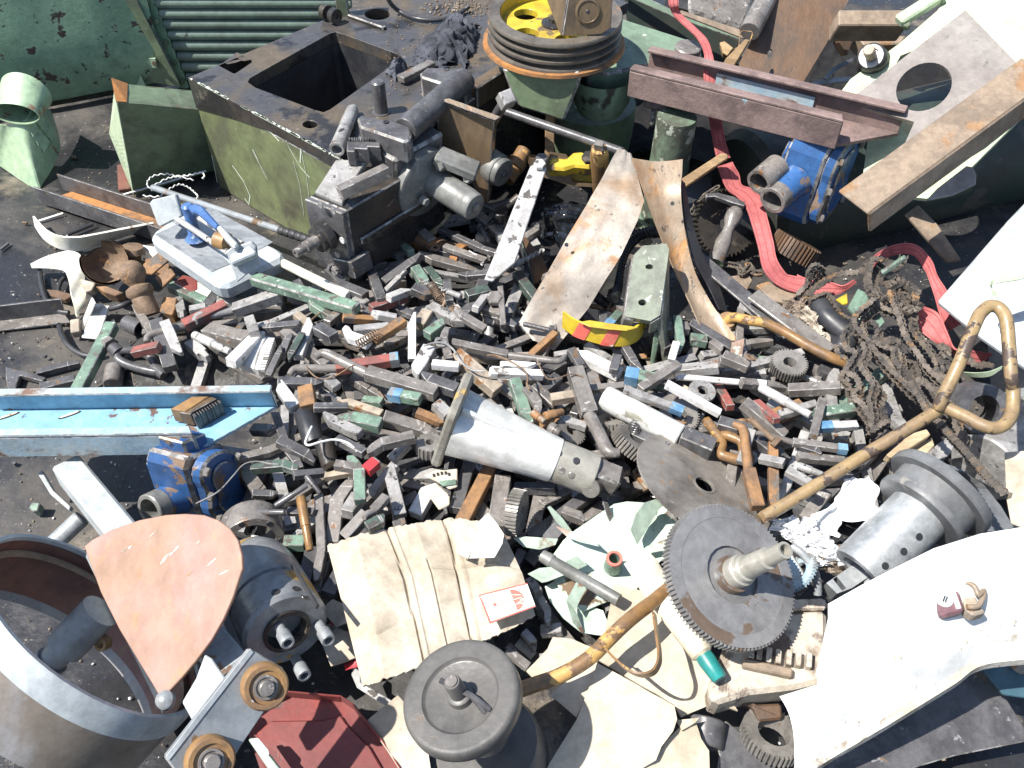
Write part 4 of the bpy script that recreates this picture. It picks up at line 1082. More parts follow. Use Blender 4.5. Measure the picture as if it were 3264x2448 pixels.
# ================================================================== back right
def channel(T, q0, q1, wdir, w, h, m_web, m_fl, front_cut=0.0, back_cut=0.0, th=.006, lip=.012, up=V((0, 0, 1))):
    """U channel along q0->q1 (front bottom edge); the back edge is wdir*w away; end cut slantwise"""
    d = (q1 - q0).normalized()
    f1 = q1 - d * front_cut
    b0, b1 = q0 + wdir * w, q1 + wdir * w + d * back_cut
    mk('web', g_prism([q0, f1, b1, b0], up * -th), m_web, T, .001)
    mk('front_flange', g_prism([q0 - up * th, f1 - up * th, f1 + up * h, q0 + up * h], wdir * -th), m_fl, T, .0015)
    mk('back_flange', g_prism([b0 - up * th, b1 - up * th, b1 + up * h - d * .003, b0 + up * h], wdir * th), m_web, T, .0015)
    mk('front_lip', g_prism([q0 + up * (h + .0005) - wdir * th, f1 + up * (h + .0005) - wdir * th, f1 + up * (h + .0005) + wdir * lip - d * .008, q0 + up * (h + .0005) + wdir * lip], up * th * .8), m_fl, T, .0015)
    mk('back_lip', g_prism([b0 + up * (h + .0005) + wdir * th, b1 + up * (h + .0005) + wdir * th, b1 + up * (h + .0005) - wdir * lip, b0 + up * (h + .0005) - wdir * lip], up * th * .8), m_fl, T, .0015)

def rust_beam():
    T = thing('rusty_channel', 'purple rusted steel channel with slanted end resting on the scrap', 'steel channel')
    zb = .30
    a, b = P('a3', 1195, 690, zb), P('a4', 720, 1090, zb)
    d = (b - a).normalized(); wd = V((-d.y, d.x, 0))
    if wd.y < 0: wd = -wd
    channel(T, a, b, wd, .105, .05, 'purple_rust', 'purple_rust', 0.0, .10, th=.008, lip=.016)
    mk('blue_remnant', g_prism([a + d * .16 + wd * .103 + V((0, 0, .012)), b + wd * .103 + V((0, 0, .012)) - d * .08, b - d * .08 + wd * .103 + V((0, 0, .034)), a + d * .16 + wd * .103 + V((0, 0, .036))], wd * -.003), 'channel_blue_worn', T)
    T = thing('rusty_block', 'short rusty square block clamped under the purple channel', 'steel block')
    slab('block', 'purple_rust', 'a3', [(1325, 730), (1640, 800), (1620, 890), (1310, 800)], .285, (-.1, -.85, .5), .05, T, bevel=.003)
    for x, y in ((1383, 845), (1615, 905)):
        p = P('a3', x, y - 10, .255)
        mk('stud', g_cyl(p, p - V((0, 0, .03)), .006, 10), 'steel_grey', T, 0, True)
rust_beam()

def pump(name, label, o, fx, fy, fz, s, port_len=.05, port_m='pump_blue', twin=False, pz=-.03, pad=True):
    """gear pump: fx = shaft axis (towards the lobed cover), fy = port axis, fz = up"""
    T = thing(name, label, 'pump')
    L = lambda x, y, z: o + fx * (x * s) + fy * (y * s) + fz * (z * s)
    oct_ = lambda ry, rz, c=.35: [(ry, -rz * (1 - c)), (ry, rz * (1 - c)), (ry * (1 - c), rz), (-ry * (1 - c), rz), (-ry, rz * (1 - c)), (-ry, -rz * (1 - c)), (-ry * (1 - c), -rz), (ry * (1 - c), -rz)]
    def pr(nm, yz, x0, x1, m, bv=.003):
        mk(nm, g_prism([L(x0, y, z) for y, z in yz], fx * ((x1 - x0) * s)), m, T, bv)
    pr('body', oct_(.060, .095, .28), -.05, .0365, 'pump_blue', .005)
    if pad: pr('top_pad', [(.03, .08), (.03, .125), (-.03, .125), (-.03, .08)], -.035, .02, 'pump_blue')
    lobe = []
    for cz, a0, a1 in ((.042, -25, 205), (-.042, 155, 385)):
        for i in range(13):
            a = R(a0 + (a1 - a0) * i / 12)
            lobe.append((.056 * math.cos(a), cz + .056 * math.sin(a)))
    pr('cover', lobe, .036, .062, 'pump_blue', .004)
    pr('cover_step', [(y * .62, z * .74) for y, z in lobe], .062, .068, 'pump_blue', .003)
    pr('mount_flange', oct_(.05, .07, .3), -.062, -.050, 'pump_blue')
    for y, z in ((.045, .07), (-.045, .07), (.045, -.07), (-.045, -.07), (.052, 0)):
        bolt('bolt', 'steel_brown', L(.062, y * .95, z * .95), fx, .009 * s / .9, .008, T)
    mk('port_neck', g_rev(L(-.015, .05, pz), fy, [(0, .040 * s), (.02 * s, .034 * s), (port_len * s, .031 * s)], 28), 'pump_blue', T, 0, True)
    pb = L(-.015, .05 + port_len * .7, pz)
    mk('port_ring', g_rev(pb, fy, [(0, .033 * s), (.028 * s, .033 * s), (.030 * s, .031 * s), (.030 * s, .024 * s), (-.02 * s, .023 * s), (-.02 * s, 0)], 28), port_m, T, 0, True)
    if twin:
        mk('port_ring', g_rev(pb - fx * (.045 * s) - fy * (.004 * s) + fz * (.02 * s), fy, [(-.05 * s, .030 * s), (.022 * s, .030 * s), (.022 * s, .023 * s), (-.02 * s, .022 * s), (-.02 * s, 0)], 28), port_m, T, 0, True)
    return T
# right hand pump hangs under the purple channel
pump('gear_pump', 'blue cast gear pump with rusty pipe ports under the purple channel', P('a4', 545, 1300, .215), V((.93, -.30, -.2)).normalized(), V((-.66, -.66, -.12)).normalized(), V((.15, .25, .95)).normalized(), .92, .085, 'steel_brown', True, .0, False)

# ------------------------------------------------------------------ things behind the channel
def back_right():
    T = thing('rusty_sheet', 'large oil stained rusty steel sheet leaning at the back', 'steel sheet')
    n = V((-.10, -.62, .78))
    slab('sheet', 'rusty_dark', 'a4', [(235, -40), (830, -40), (640, 330), (380, 760), (0, 680), (-20, 480), (100, 250)], .33, n, .006, T, holes=[ell(214, 405, 18, 36, 15, 14), ell(225, 555, 18, 36, 15, 14)])
    tag(rod('pipe_shaft', 'steel_brown', 'a4', (60, 240, .29), (215, -60, .33), .026), 'thick grey brown shaft leaning beside the rusty sheet', 'shaft')
    T = thing('motor_box', 'dusty dark grey motor box behind the green tray rim', 'motor box')
    slab('front', 'steel_brown', 'a3', [(1640, -60), (2170, -60), (2120, 60), (2060, 215), (1850, 150), (1640, 82)], .24, (.05, -.6, .8), .16, T, bevel=.01)
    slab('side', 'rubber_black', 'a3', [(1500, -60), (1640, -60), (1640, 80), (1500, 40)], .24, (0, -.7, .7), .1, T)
    T = thing('tray_rim', 'green painted steel tray rim with brown inside', 'tray')
    slab('rim', 'casting_green', 'a3', [(1150, -100), (1560, 85), (2045, 250), (2035, 300), (1560, 140), (1120, -50)], .29, (0.0, -.75, .65), .006, T, bevel=.002)
    slab('ledge', 'rusty_bar', 'a3', [(1590, 75), (2080, 235), (2110, 280), (2060, 285), (1570, 95)], .285, (0, -.3, .95), .006, T, bevel=.001)
    slab('wall', 'dark_green_tank', 'a3', [(1160, -60), (1560, 130), (2040, 310), (2040, 520), (1560, 400), (1180, 150)], .27, (0, -.9, .3), .01, T)
    T = thing('wood_wedge', 'short brown wooden wedge tied with wire beside the rusty sheet', 'wood wedge')
    slab('wedge', 'wood', 'a3', [(1878, 530), (1930, 440), (2075, 295), (2110, 300), (2050, 400), (1960, 545)], .31, (-.2, -.7, .6), .02, T)
    pipe('tie_wire', 'rod_brown', 'e1', [(760, 410, .34), (770, 330, .35), (780, 280, .36), (830, 275, .36), (880, 290, .36), (850, 370, .35), (790, 410, .34), (720, 430, .33)], .0012, T)
    tag(slab('wood_chunk', 'wood', 'a3', [(1880, 320), (1920, 310), (1985, 360), (1940, 420), (1905, 400)], .26, (-.2, -.6, .7), .03), 'splintered dark wood chunk in the shade under the tray', 'wood chunk')
    T = thing('rusty_framework', 'rusty hollow steel frame bars lying at the back', 'steel frame')
    slab('bar', 'rusty_bar', 'a4', [(735, 72), (1300, 72), (1260, 190), (735, 190)], .36, (0, -.55, .83), .07, T, bevel=.003)
    slab('bar', 'rusty_bar', 'a4', [(860, 262), (1250, 266), (1200, 330), (930, 340)], .26, (0, -.4, .9), .05, T, bevel=.003)
    slab('upright', 'rusty_dark', 'a4', [(735, 150), (830, 190), (850, 270), (800, 420), (740, 320)], .30, (.2, -.8, .5), .03, T)
    T = thing('curved_strip', 'thin bent grey strip lying in the gap behind the channel', 'metal strip')
    rows = rows_smooth([(P('a4', *a, .12), P('a4', *b, .125)) for a, b in (((455, 690), (440, 670)), ((560, 650), (545, 615)), ((700, 625), (690, 585)), ((850, 610), (850, 580)))], 4, 2)
    mk('strip', g_sheet(rows, .003), 'steel_grey', T, 0, True)
    rows = rows_smooth([(P('a4', *a, .14), P('a4', *b, .145)) for a, b in (((640, 600), (620, 590)), ((720, 530), (700, 505)), ((840, 460), (840, 435)))], 4, 2)
    mk('strip', g_sheet(rows, .003), 'steel_dark', T, 0, True)
back_right()
def hole_plate():
    T = thing('pale_green_sheet', 'pale green sheet metal under the holed plate', 'metal sheet')
    n = V((-.30, -.35, .88))
    slab('sheet', 'pale_green', 'a4', [(700, 760), (820, 600), (1190, 330), (1480, 80), (1560, -60), (2300, -60), (2300, 700), (1700, 1300), (1400, 1500), (900, 1450), (960, 1000)], .285, n, .010, T, holes=[[(1050, 700), (1200, 420), (1500, 300), (1800, 420), (1900, 700), (1700, 1000), (1300, 1080), (1150, 900)]])
    q, nn, p0 = poly('a4', [(700, 760), (820, 600)], .285, n)
    K = PN('a4', 1330, 110, p0, nn) + nn * .02
    a, b = PN('a4', 1180, 195, p0, nn) + nn * .012, PN('a4', 1490, 0, p0, nn) + nn * .012
    mk('grip_bar', g_bar(a, b, .028, .022, nn), 'perf_green', T, .004)
    for x, y in ((1245, 215), (1510, 20)):
        bolt('screw', 'dull_green', PN('a4', x, y, p0, nn) + nn * .002, nn, .008, .012, T)
    T = thing('holed_plate', 'large grey brown steel plate with a big round hole', 'steel plate')
    n = V((-.30, -.35, .88))
    pts = [(1690, 75), (2190, 590), (1800, 900), (1130, 1310), (1235, 1080), (1305, 920), (780, 775), (960, 640)]
    slab('plate', 'plate_steel', 'a4', pts, .47, n, .008, T, holes=[ell(1378, 656, 222, 172, -28, 32)])
    T = thing('track_roller', 'black roller bearing with protruding brown shaft end', 'roller')
    c = P('a4', 980, 430, .36)
    ax = V((-.42, -.55, .55)).normalized()
    m = MPX('a4', c)
    mk('body', g_rev(c - ax * .06, ax, [(0, 100 * m), (.02, 125 * m), (.035, 112 * m), (.045, 112 * m), (.062, 104 * m), (.066, 90 * m), (.064, 60 * m), (.060, 40 * m)], 32), 'rubber_black', T, 0, True)
    mk('bearing', g_rev(c, ax, [(-.004, 88 * m), (.007, 86 * m), (.007, 60 * m), (.003, 56 * m), (.003, 0)], 32), 'steel_silver', T, 0, True)
    mk('shaft', g_cyl(c, c + ax * .05, 42 * m, 20, None, .002), 'rusty_bar', T, 0, True)
    T = thing('angle_bar', 'long rusty brown angle iron lying slantwise over the holed plate', 'angle iron')
    a, b = P('a4', 925, 1590, .33), P('a4', 2330, 560, .47)
    d = (b - a).normalized()
    s = d.cross(V((0, 0, 1))).normalized()
    nn = V((-.30, -.35, .88)).normalized()
    s = d.cross(nn).normalized()
    if s.y > 0: s = -s
    w = .062
    mk('top_leg', g_prism([a - s * w, b - s * w, b + s * .012, a + s * .012], nn * -.007), 'rusty_bar', T, .002)
    mk('side_leg', g_prism([a + s * .012, b + s * .012, b + s * .018 - nn * .055, a + s * .018 - nn * .055], s * -.007), 'rusty_bar', T, .002)
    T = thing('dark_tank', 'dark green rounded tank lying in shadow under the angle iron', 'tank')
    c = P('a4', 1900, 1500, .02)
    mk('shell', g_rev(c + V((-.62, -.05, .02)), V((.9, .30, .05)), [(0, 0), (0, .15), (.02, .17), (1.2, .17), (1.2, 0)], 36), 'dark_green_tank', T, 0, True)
    tag(slab('support_strap', 'rusty_bar', 'b4', [(1240, 195), (1335, 125), (1480, 270), (1660, 540), (1560, 560), (1400, 380)], .16, (0, -.5, .87), .008), 'rusty flat strap running under the angle iron', 'steel strap')
    tag(slab('sunlit_patch', 'plate_steel', 'a4', [(1395, 1510), (1480, 1420), (1700, 1250), (1750, 1260), (1775, 1320), (1770, 1390), (1600, 1470)], .255, (-.1, -.3, .95), .006), 'pale patch standing for sunlight on the dark tank under the angle iron', 'light patch')  # pale slab put in for sunlight falling on the dark tank
hole_plate()

# ------------------------------------------------------------------ right side
def right_panel():
    T = thing('grey_cover_sheet', 'pale grey painted cover sheet leaning at the edge of the heap', 'cover sheet')
    slab('sheet', 'grey_light', 'b4', [(2300, -60), (2010, 240), (1480, 850), (1820, 1130), (2300, 1460)], .30, (-.32, -.12, .94), .012, T, bevel=.003)
    q, nn, p0 = poly('b4', [(2300, -60), (2010, 240), (1480, 850), (1820, 1130), (2300, 1460)], .30, (-.32, -.12, .94))
    mk('side_fold', g_prism([q[0] - nn * .012, q[4] - nn * .012, V((q[4].x, q[4].y, 0)), V((q[0].x, q[0].y, 0))], V((-.004, 0, 0))), 'grey_light', T)
    T = thing('cloth_tape', 'dirty pale cloth tape bent over the grey cover sheet', 'cloth tape')
    rows = rows_smooth([(P('b4', *a), P('b4', *b)) for a, b in (((2260, 560, .34), (2260, 640, .33)), ((2080, 610, .33), (2090, 690, .325)), ((1960, 660, .32), (1960, 710, .318)), ((1880, 715, .315), (1890, 735, .31)), ((1925, 790, .305), (1900, 800, .305)), ((1960, 860, .30), (1905, 830, .30)))], 5, 3)
    mk('tape', g_sheet(rows, .0015), 'perf_green', T, 0, True)
    T = thing('paper_tape', 'pale paper tape curling out of the chain heap', 'paper tape')
    rows = rows_smooth([(P('b4', *a), P('b4', *b)) for a, b in (((1680, 1390, .14), (1690, 1420, .13)), ((1760, 1395, .15), (1780, 1430, .14)), ((1870, 1385, .16), (1880, 1420, .15)), ((1970, 1345, .17), (1965, 1365, .165)))], 5, 3)
    mk('tape', g_sheet(rows, .001), 'perf_green', T, 0, True)
right_panel()
def strap():
    T = thing('red_strap', 'faded red webbing lifting strap winding through the scrap', 'strap')
    def seg(t, rows, nm='band'):
        rr = [(P(t, *a), P(t, *b)) for a, b in rows]
        gr = rows_smooth(rr, 5, 4)
        bd = mk(nm, g_sheet(gr, .003), 'red_strap', T, 0, True)
        for c in (.12, .5, .88):
            q = []
            for row in gr:
                p = row[0].lerp(row[-1], c); e = (row[-1] - row[0]).normalized() * .0009
                w = (CAMP - p).normalized() * .0007
                q.append((p - e + w, p + e + w))
            mk('seam', g_sheet([[a for a, b in q], [b for a, b in q]], .0005), 'strap_seam', bd, 0, True)
    seg('a3', [((1490, -60, .44), (1570, -60, .44)), ((1500, 40, .42), (1572, 40, .42)), ((1535, 110, .40), (1590, 100, .40)), ((1640, 215, .385), (1710, 215, .385)), ((1720, 300, .37), (1790, 300, .37)), ((1765, 400, .355), (1825, 400, .355)), ((1762, 480, .345), (1840, 480, .345)), ((1765, 640, .31), (1850, 640, .31)), ((1800, 880, .25), (1892, 880, .25)), ((1830, 1060, .21), (1925, 1060, .21)), ((1868, 1210, .19), (1965, 1190, .185))])
    seg('e2', [((1240, 300, .185), (1420, 240, .185)), ((1255, 310, .20), (1440, 285, .19)), ((1300, 430, .185), (1500, 390, .175)), ((1370, 570, .17), (1530, 510, .165)), ((1480, 650, .16), (1660, 560, .155)), ((1580, 770, .15), (1770, 690, .145)), ((1650, 980, .145), (1830, 900, .145)), ((1720, 1230, .14), (1900, 1180, .14)), ((1770, 1460, .135), (1940, 1380, .135)), ((1870, 1620, .12), (2040, 1540, .12)), ((2060, 1740, .11), (2110, 1575, .115)), ((2330, 1820, .10), (2330, 1610, .115))])
    seg('b4', [((400, 750, .10), (420, 650, .115)), ((560, 800, .10), (520, 690, .12)), ((690, 810, .10), (640, 700, .12)), ((800, 770, .11), (760, 740, .12)), ((870, 710, .12), (850, 690, .125))])
    seg('b4', [((960, 560, .12), (990, 600, .12)), ((1030, 485, .15), (1060, 540, .14)), ((1180, 425, .17), (1190, 500, .15)), ((1320, 430, .175), (1300, 510, .155)), ((1430, 545, .17), (1370, 600, .15)), ((1470, 650, .16), (1410, 680, .145)), ((1550, 770, .15), (1460, 830, .14)), ((1600, 900, .14), (1500, 960, .13)), ((1690, 1010, .13), (1560, 1080, .11))])
    seg('b4', [((1345, 885, .16), (1262, 1000, .13)), ((1480, 940, .15), (1350, 1080, .12)), ((1560, 1100, .14), (1440, 1150, .12)), ((1610, 1220, .13), (1560, 1230, .11)), ((1760, 1230, .12), (1690, 1320, .10)), ((1900, 1250, .11), (1790, 1350, .09))])
strap()

def chain_geo(pts, pitch=.0105, seed=0):
    pa = smooth_path(pts, 12)
    # resample
    out, acc = [pa[0]], 0.0
    for a, b in zip(pa, pa[1:]):
        L = (b - a).length
        while acc + L >= pitch:
            f = (pitch - acc) / L
            a = a.lerp(b, f); L = (b - a).length; out.append(a); acc = 0.0
        acc += L
    rng = random.Random(seed)
    gs = []
    tw = rng.uniform(0, 3)
    for i in range(len(out) - 1):
        a, b = out[i], out[i + 1]
        d, s, u = frame(b - a)
        q = tw * .5 + .012 * i + .35 * math.sin(i * .09 + seed)
        s2 = s * math.cos(q) + u * math.sin(q); u2 = u * math.cos(q) - s * math.sin(q)
        gs.append(g_rev(a - s2 * .0068, s2, [(0, 0), (0, .0042), (.0136, .0042), (.0136, 0)], 7))
        off = .0045 if i % 2 else .0063
        for sg in (-1, 1):
            c = (a + b) / 2 + s2 * (sg * off)
            hl = (b - a) * .74
            w = u2 * .0058
            k = s2 * (.0014 * sg)
            pp = [c - hl, c - hl * .6 - w, c - w * .62, c + hl * .6 - w, c + hl, c + hl * .6 + w, c + w * .62, c - hl * .6 + w]
            gs.append(g_prism(pp, k))
    return join(gs)
def chains():
    S = [
        ('b4', [(430, 800, .13), (500, 720, .15), (520, 620, .18), (570, 590, .19), (600, 640, .17), (560, 720, .14), (500, 790, .13), (470, 850, .13), (540, 850, .14), (640, 810, .14), (690, 880, .14), (730, 960, .13), (800, 1000, .13), (850, 990, .14)]),
        ('b4', [(500, 790, .14), (600, 720, .16), (700, 660, .17), (800, 640, .18), (900, 630, .19), (960, 560, .20), (1040, 530, .21), (1110, 560, .20)]),
        ('b4', [(980, 540, .21), (960, 620, .20), (950, 700, .20), (970, 780, .20), (1000, 840, .19), (940, 900, .18), (870, 960, .17), (840, 1020, .17), (880, 1100, .165), (950, 1170, .16), (1020, 1270, .155), (1100, 1370, .15), (1200, 1470, .145), (1300, 1570, .14), (1390, 1640, .14), (1500, 1740, .135)]),
        ('b4', [(1080, 640, .19), (1180, 600, .20), (1230, 500, .23), (1240, 480, .235)]),
        ('b4', [(1060, 690, .18), (1130, 740, .18), (1180, 690, .19), (1250, 740, .18), (1320, 770, .18), (1300, 850, .18), (1350, 880, .17), (1270, 930, .17), (1190, 880, .17), (1100, 820, .18), (1070, 780, .18)]),
        ('b4', [(1130, 790, .19), (1160, 880, .185), (1200, 980, .18), (1230, 1090, .17), (1280, 1190, .165), (1340, 1270, .16), (1400, 1370, .155), (1480, 1450, .15), (1560, 1530, .145)]),
        ('b4', [(1020, 860, .17), (1060, 910, .165), (1130, 940, .165), (1190, 960, .165)]),
        ('b4', [(820, 1060, .15), (780, 1130, .14), (800, 1220, .14), (870, 1250, .145), (840, 1330, .14), (800, 1400, .135), (870, 1440, .14), (900, 1520, .14), (850, 1590, .13), (920, 1640, .13), (960, 1720, .12)]),
        ('b4', [(930, 1180, .15), (950, 1260, .145), (910, 1340, .145), (960, 1420, .145), (1010, 1500, .14), (980, 1600, .135), (1000, 1700, .125), (1010, 1800, .12)]),
        ('b4', [(980, 1010, .17), (1040, 1080, .16), (1020, 1160, .16), (1090, 1200, .16), (1180, 1230, .16), (1220, 1320, .155), (1200, 1420, .15), (1260, 1500, .145)]),
        ('b4', [(1060, 1170, .165), (1140, 1140, .17), (1200, 1180, .165), (1160, 1280, .16), (1230, 1380, .155)]),
        ('b4', [(1500, 1190, .16), (1560, 1230, .16), (1490, 1290, .155), (1580, 1340, .15), (1480, 1370, .15), (1560, 1450, .145), (1660, 1500, .14)]),
        ('b4', [(1700, 1270, .13), (1770, 1340, .125), (1850, 1330, .125), (1900, 1350, .12)]),
        ('c4', [(1300, 60, .15), (1370, 190, .16), (1430, 300, .17), (1500, 360, .18), (1580, 460, .20), (1680, 560, .23), (1760, 650, .25), (1840, 740, .27), (1930, 830, .285), (2020, 910, .29)]),
        ('c4', [(1340, 20, .13), (1460, 100, .13), (1560, 200, .125), (1620, 300, .125), (1640, 400, .12), (1700, 480, .12), (1740, 540, .12)]),
        ('c4', [(800, 120, .12), (880, 150, .125), (900, 250, .12), (960, 330, .12), (980, 420, .115), (1040, 380, .12), (1120, 330, .12)]),
        ('c4', [(1000, 60, .125), (1060, 150, .12), (1020, 260, .12), (1090, 340, .115), (1000, 450, .11)]),
    ]
    for dx, dy, dz, k in ((60, 30, -.02, 2), (80, -40, -.02, 5), (-60, 50, -.025, 7), (120, 120, -.02, 9)):
        S.append((S[k][0], [(x + dx + 14 * math.sin(q * 1.7 + k), y + dy + 14 * math.cos(q * 2.3), z + dz) for q, (x, y, z) in enumerate(S[k][1])]))
    CH = ['looped roller chain end hanging over the red strap', 'roller chain bridging from the loop to the heap top', 'long roller chain running down the middle of the chain heap', 'short roller chain end tied to the green stick', 'kinked roller chain coiled on top of the heap', 'roller chain running parallel towards the yellow lever loop', 'short roller chain over the green clip', 'wavy roller chain at the tool pile side of the heap', 'second wavy roller chain beside the tool pile', 'roller chain crossing below the green clip', 'bent roller chain in the middle of the heap', 'clumped roller chain under the yellow lever', 'roller chain end beside the paper tape', 'roller chain trailing past the yellow lever to the shroud', 'roller chain under the trailing chain by the lever', 'roller chain hanging over the tools by the lever', 'roller chain end dangling beside the yellow lever shaft'] + ['greasy roller chain lying against the long middle chain', 'greasy roller chain lying against the parallel chain by the lever loop', 'greasy roller chain under the wavy chain by the tool pile', 'greasy roller chain under the chain crossing the green clip']
    for i, (t, pts) in enumerate(S):
        up_ = .035 if t == 'c4' or i in (7, 8) else 0.0
        o = mk('roller_chain', chain_geo([P(t, x, y, z + up_) for x, y, z in pts], seed=i), 'chain_rust')
        tag(o, CH[i], 'chain', 'roller chains in the heap')
    # small link chain
    pa = smooth_path([P('b3', *p) for p in ((1840, 835, .075), (1930, 815, .08), (2020, 830, .08), (2060, 870, .085), (2110, 830, .085), (2133, 870, .08), (2180, 880, .08))], 4)
    def link_chain(nm, pa, lab, r=.0085):
        T = thing(nm, lab, 'chain')
        for i, p in enumerate(pa[:-1]):
            d, s, u = frame(pa[i + 1] - p)
            if i % 2: s, u = u, s
            ring = circle(p, d, s, r * 1.25, r * .75, 14)
            mk('link', g_tube(ring + [ring[0]], r * .27, 6, caps=False), 'chain_rust', T, 0, True)
    link_chain('link_chain', pa, 'short rusty link chain lying beside the red strap')
    pa = smooth_path([P('e2', *p) for p in ((1230, 545, .17), (1160, 590, .165), (1090, 640, .16), (1050, 690, .15), (980, 740, .13), (940, 850, .11))], 3)
    link_chain('link_chain', pa, 'thin link chain hooked on the dark flat lever', .006)
chains()
def lever():
    T = thing('bent_lever', 'long yellow bent tube lever with closed loop handle', 'lever')
    pts = [('c4', 130, 1085, .17), ('c4', 430, 905, .19), ('c4', 900, 610, .225), ('c4', 1300, 370, .255), ('c4', 1500, 240, .27), ('b4', 1500, 1620, .285), ('b4', 1640, 1330, .33), ('b4', 1770, 1010, .365), ('b4', 1820, 930, .37), ('b4', 1880, 890, .375), ('b4', 1950, 910, .375), ('b4', 2000, 1000, .37), ('b4', 2020, 1200, .35), ('b4', 2035, 1420, .33), ('c4', 2050, 100, .31), ('c4', 2045, 260, .295), ('c4', 2000, 350, .29), ('c4', 1920, 390, .285), ('c4', 1830, 375, .285), ('c4', 1680, 300, .28), ('c4', 1545, 235, .275)]
    pa = smooth_path([P(*p) for p in pts], 5)
    mk('tube', g_tube(pa, .0096, 16), 'lever_yellow', T, 0, True)
lever()
def right_bits():
    T = thing('iron_ring', 'heavy dark iron collar lying behind the yellow lever', 'iron collar')
    c = P('c4', 1835, 250, .16); ax = V((-.10, -.75, .66)).normalized(); m = MPX('c4', c)
    mk('ring', g_rev(c - ax * .06, ax, [(0, 110 * m), (0, 195 * m), (.055, 195 * m), (.06, 185 * m), (.06, 110 * m), (0, 110 * m)], 40), 'steel_dark', T, 0, True)
    T = thing('grey_roller', 'plain grey steel roller at the edge of the heap', 'roller')
    a, b = P('c4', 1830, 690, .075), P('c4', 2420, 250, .075)
    mk('barrel', g_cyl(a, b, .062, 36, None, .003), 'steel_grey', T, 0, True)
    tag(slab('cardboard_scrap', 'cardboard', 'c4', [(1990, 570), (2250, 550), (2250, 1180), (2040, 1110), (2005, 920)], .21, (-.1, -.25, .96), .004), 'torn cardboard piece beside the grey roller', 'cardboard')
    T = thing('tube_handle', 'brown bent tube handle with worn paint in the tool pile', 'handle')
    pipe('tube', 'rod_brown', 'b3', [(1930, 1250, .10), (1980, 1215, .115), (2060, 1225, .125), ('b4', 60, 1000, .13), ('b4', 180, 1020, .13), ('b4', 330, 1090, .125), ('b4', 500, 1190, .12), ('b4', 680, 1280, .115), ('b4', 800, 1325, .11)], .0098, T, seg=14)
    mk('eye', g_rev(P('b3', 1950, 1235, .10) - V((0, 0, .012)), V((-.3, -.3, 1)), [(0, .008), (0, .018), (.02, .018), (.02, .008), (0, .008)], 18), 'rod_brown', T, 0, True)
    tag(bar('flat_bar', 'steel_dark', 'b3', (1700, 745, .12), (2420, 1350, .12), .034, .006), 'long dark flat bar sticking out of the pile behind the rusty guard', 'steel bar')
    tag(bar('flat_bar', 'steel_brown', 'b4', (85, 800, .14), (670, 1235, .115), .036, .007), 'long grey flat bar lying beside the bent tube handle', 'steel bar')
    # spindle and gears in the shade
    T = thing('turned_spindle', 'turned steel handle spindle with narrow waist', 'handle')
    a, b = P('e2', 1470, 790, .15), P('e2', 1215, 1430, .09)
    L = (b - a).length
    mk('body', g_rev(a, b - a, [(0, 0), (.002, .012), (.012, .018), (.03, .018), (.045, .012), (.058, .011), (.085, .017), (L, .018), (L, 0)], 24), 'steel_brown', T, 0, True)
    tag(slab('flat_lever', 'steel_dark', 'e2', [(1100, 615), (1250, 600), (1440, 650), (1570, 715), (1560, 760), (1420, 720), (1210, 645), (1110, 655)], .165, (0, -.2, 1), .012), 'flat dark lever hooked by a thin chain', 'lever')
    for i, (t, x, y, z, ax, Ro, n, th, lab, mm) in enumerate((
        ('e2', 1330, 960, .07, (.15, -.75, .5), .075, 44, .035, 'large dark toothed wheel in shadow behind the turned spindle', 'black_oily'),
        ('b4', 400, 455, .09, (.45, .35, .8), .052, 36, .04, 'brown gear wheel in shadow behind the red strap', 'rusty_dark'))):
        c = P(t, x, y, z)
        TT = thing('toothed_gear', lab, 'gear')
        mk('toothed_rim', g_gear(c, V(ax), Ro, Ro * .92, n, th, Ro * .25), mm, TT)
    tag(slab('green_wrapper', 'green_bright', 'b3', [(1790, 770), (1850, 800), (2060, 1000), (2100, 1060), (2040, 1040), (1880, 900)], .085, (0, -.3, .95), .003), 'bright green and white printed wrapper under the flat bar', 'wrapper')
    tag(slab('rust_plate', 'rusty_bar', 'b4', [(110, 730), (200, 700), (400, 770), (420, 810), (340, 870), (240, 850)], .105, (0, -.2, 1), .012), 'sandy rusted plate lying behind the grey flat bar', 'steel plate')
    tag(slab('rust_plate', 'rusty_bar', 'b3', [(1960, 900), (2100, 880), (2130, 930), (2090, 1000), (1990, 960)], .075, (0, -.2, 1), .012), 'small orange rusty plate under the link chain', 'steel plate')
    C = [P('b4', *q) for q in ((300, 880, .12), (470, 850, .13), (660, 1180, .11), (480, 1060, .11))]
    tag(crumple('white_litter', 'corroded', C, .02, 4, 31, 36, 30, .002, edge=.4), 'crumpled dirty white and black litter beside the roller chains', 'litter')
    T = thing('green_clip', 'green painted steel clip with a hole among the chains', 'clip')
    slab('clip', 'tool_green', 'b4', [(805, 900), (880, 760), (960, 800), (1080, 1010), (1030, 1060), (880, 990)], .155, (0, -.4, .9), .006, T, holes=[ell(955, 955, 26, 26)])
    slab('yellow_corner', 'yellow', 'b4', [(710, 840), (800, 790), (805, 870), (770, 880)], .14, (0, -.4, .9), .005, T)
    tag(bar('green_stick', 'tool_green', 'b4', (1060, 640, .20), (1240, 520, .24), .010, .008), 'thin green stick caught in the roller chains', 'stick')
    T = thing('black_coil', 'black hose coil half buried beside the roller chains', 'hose')
    pipe('loop', 'rubber_black', 'b4', [(580, 880, .13), (640, 970, .13), (740, 1060, .125), (800, 1120, .12), (760, 1200, .11), (700, 1160, .10), (650, 1080, .10)], .020, T)
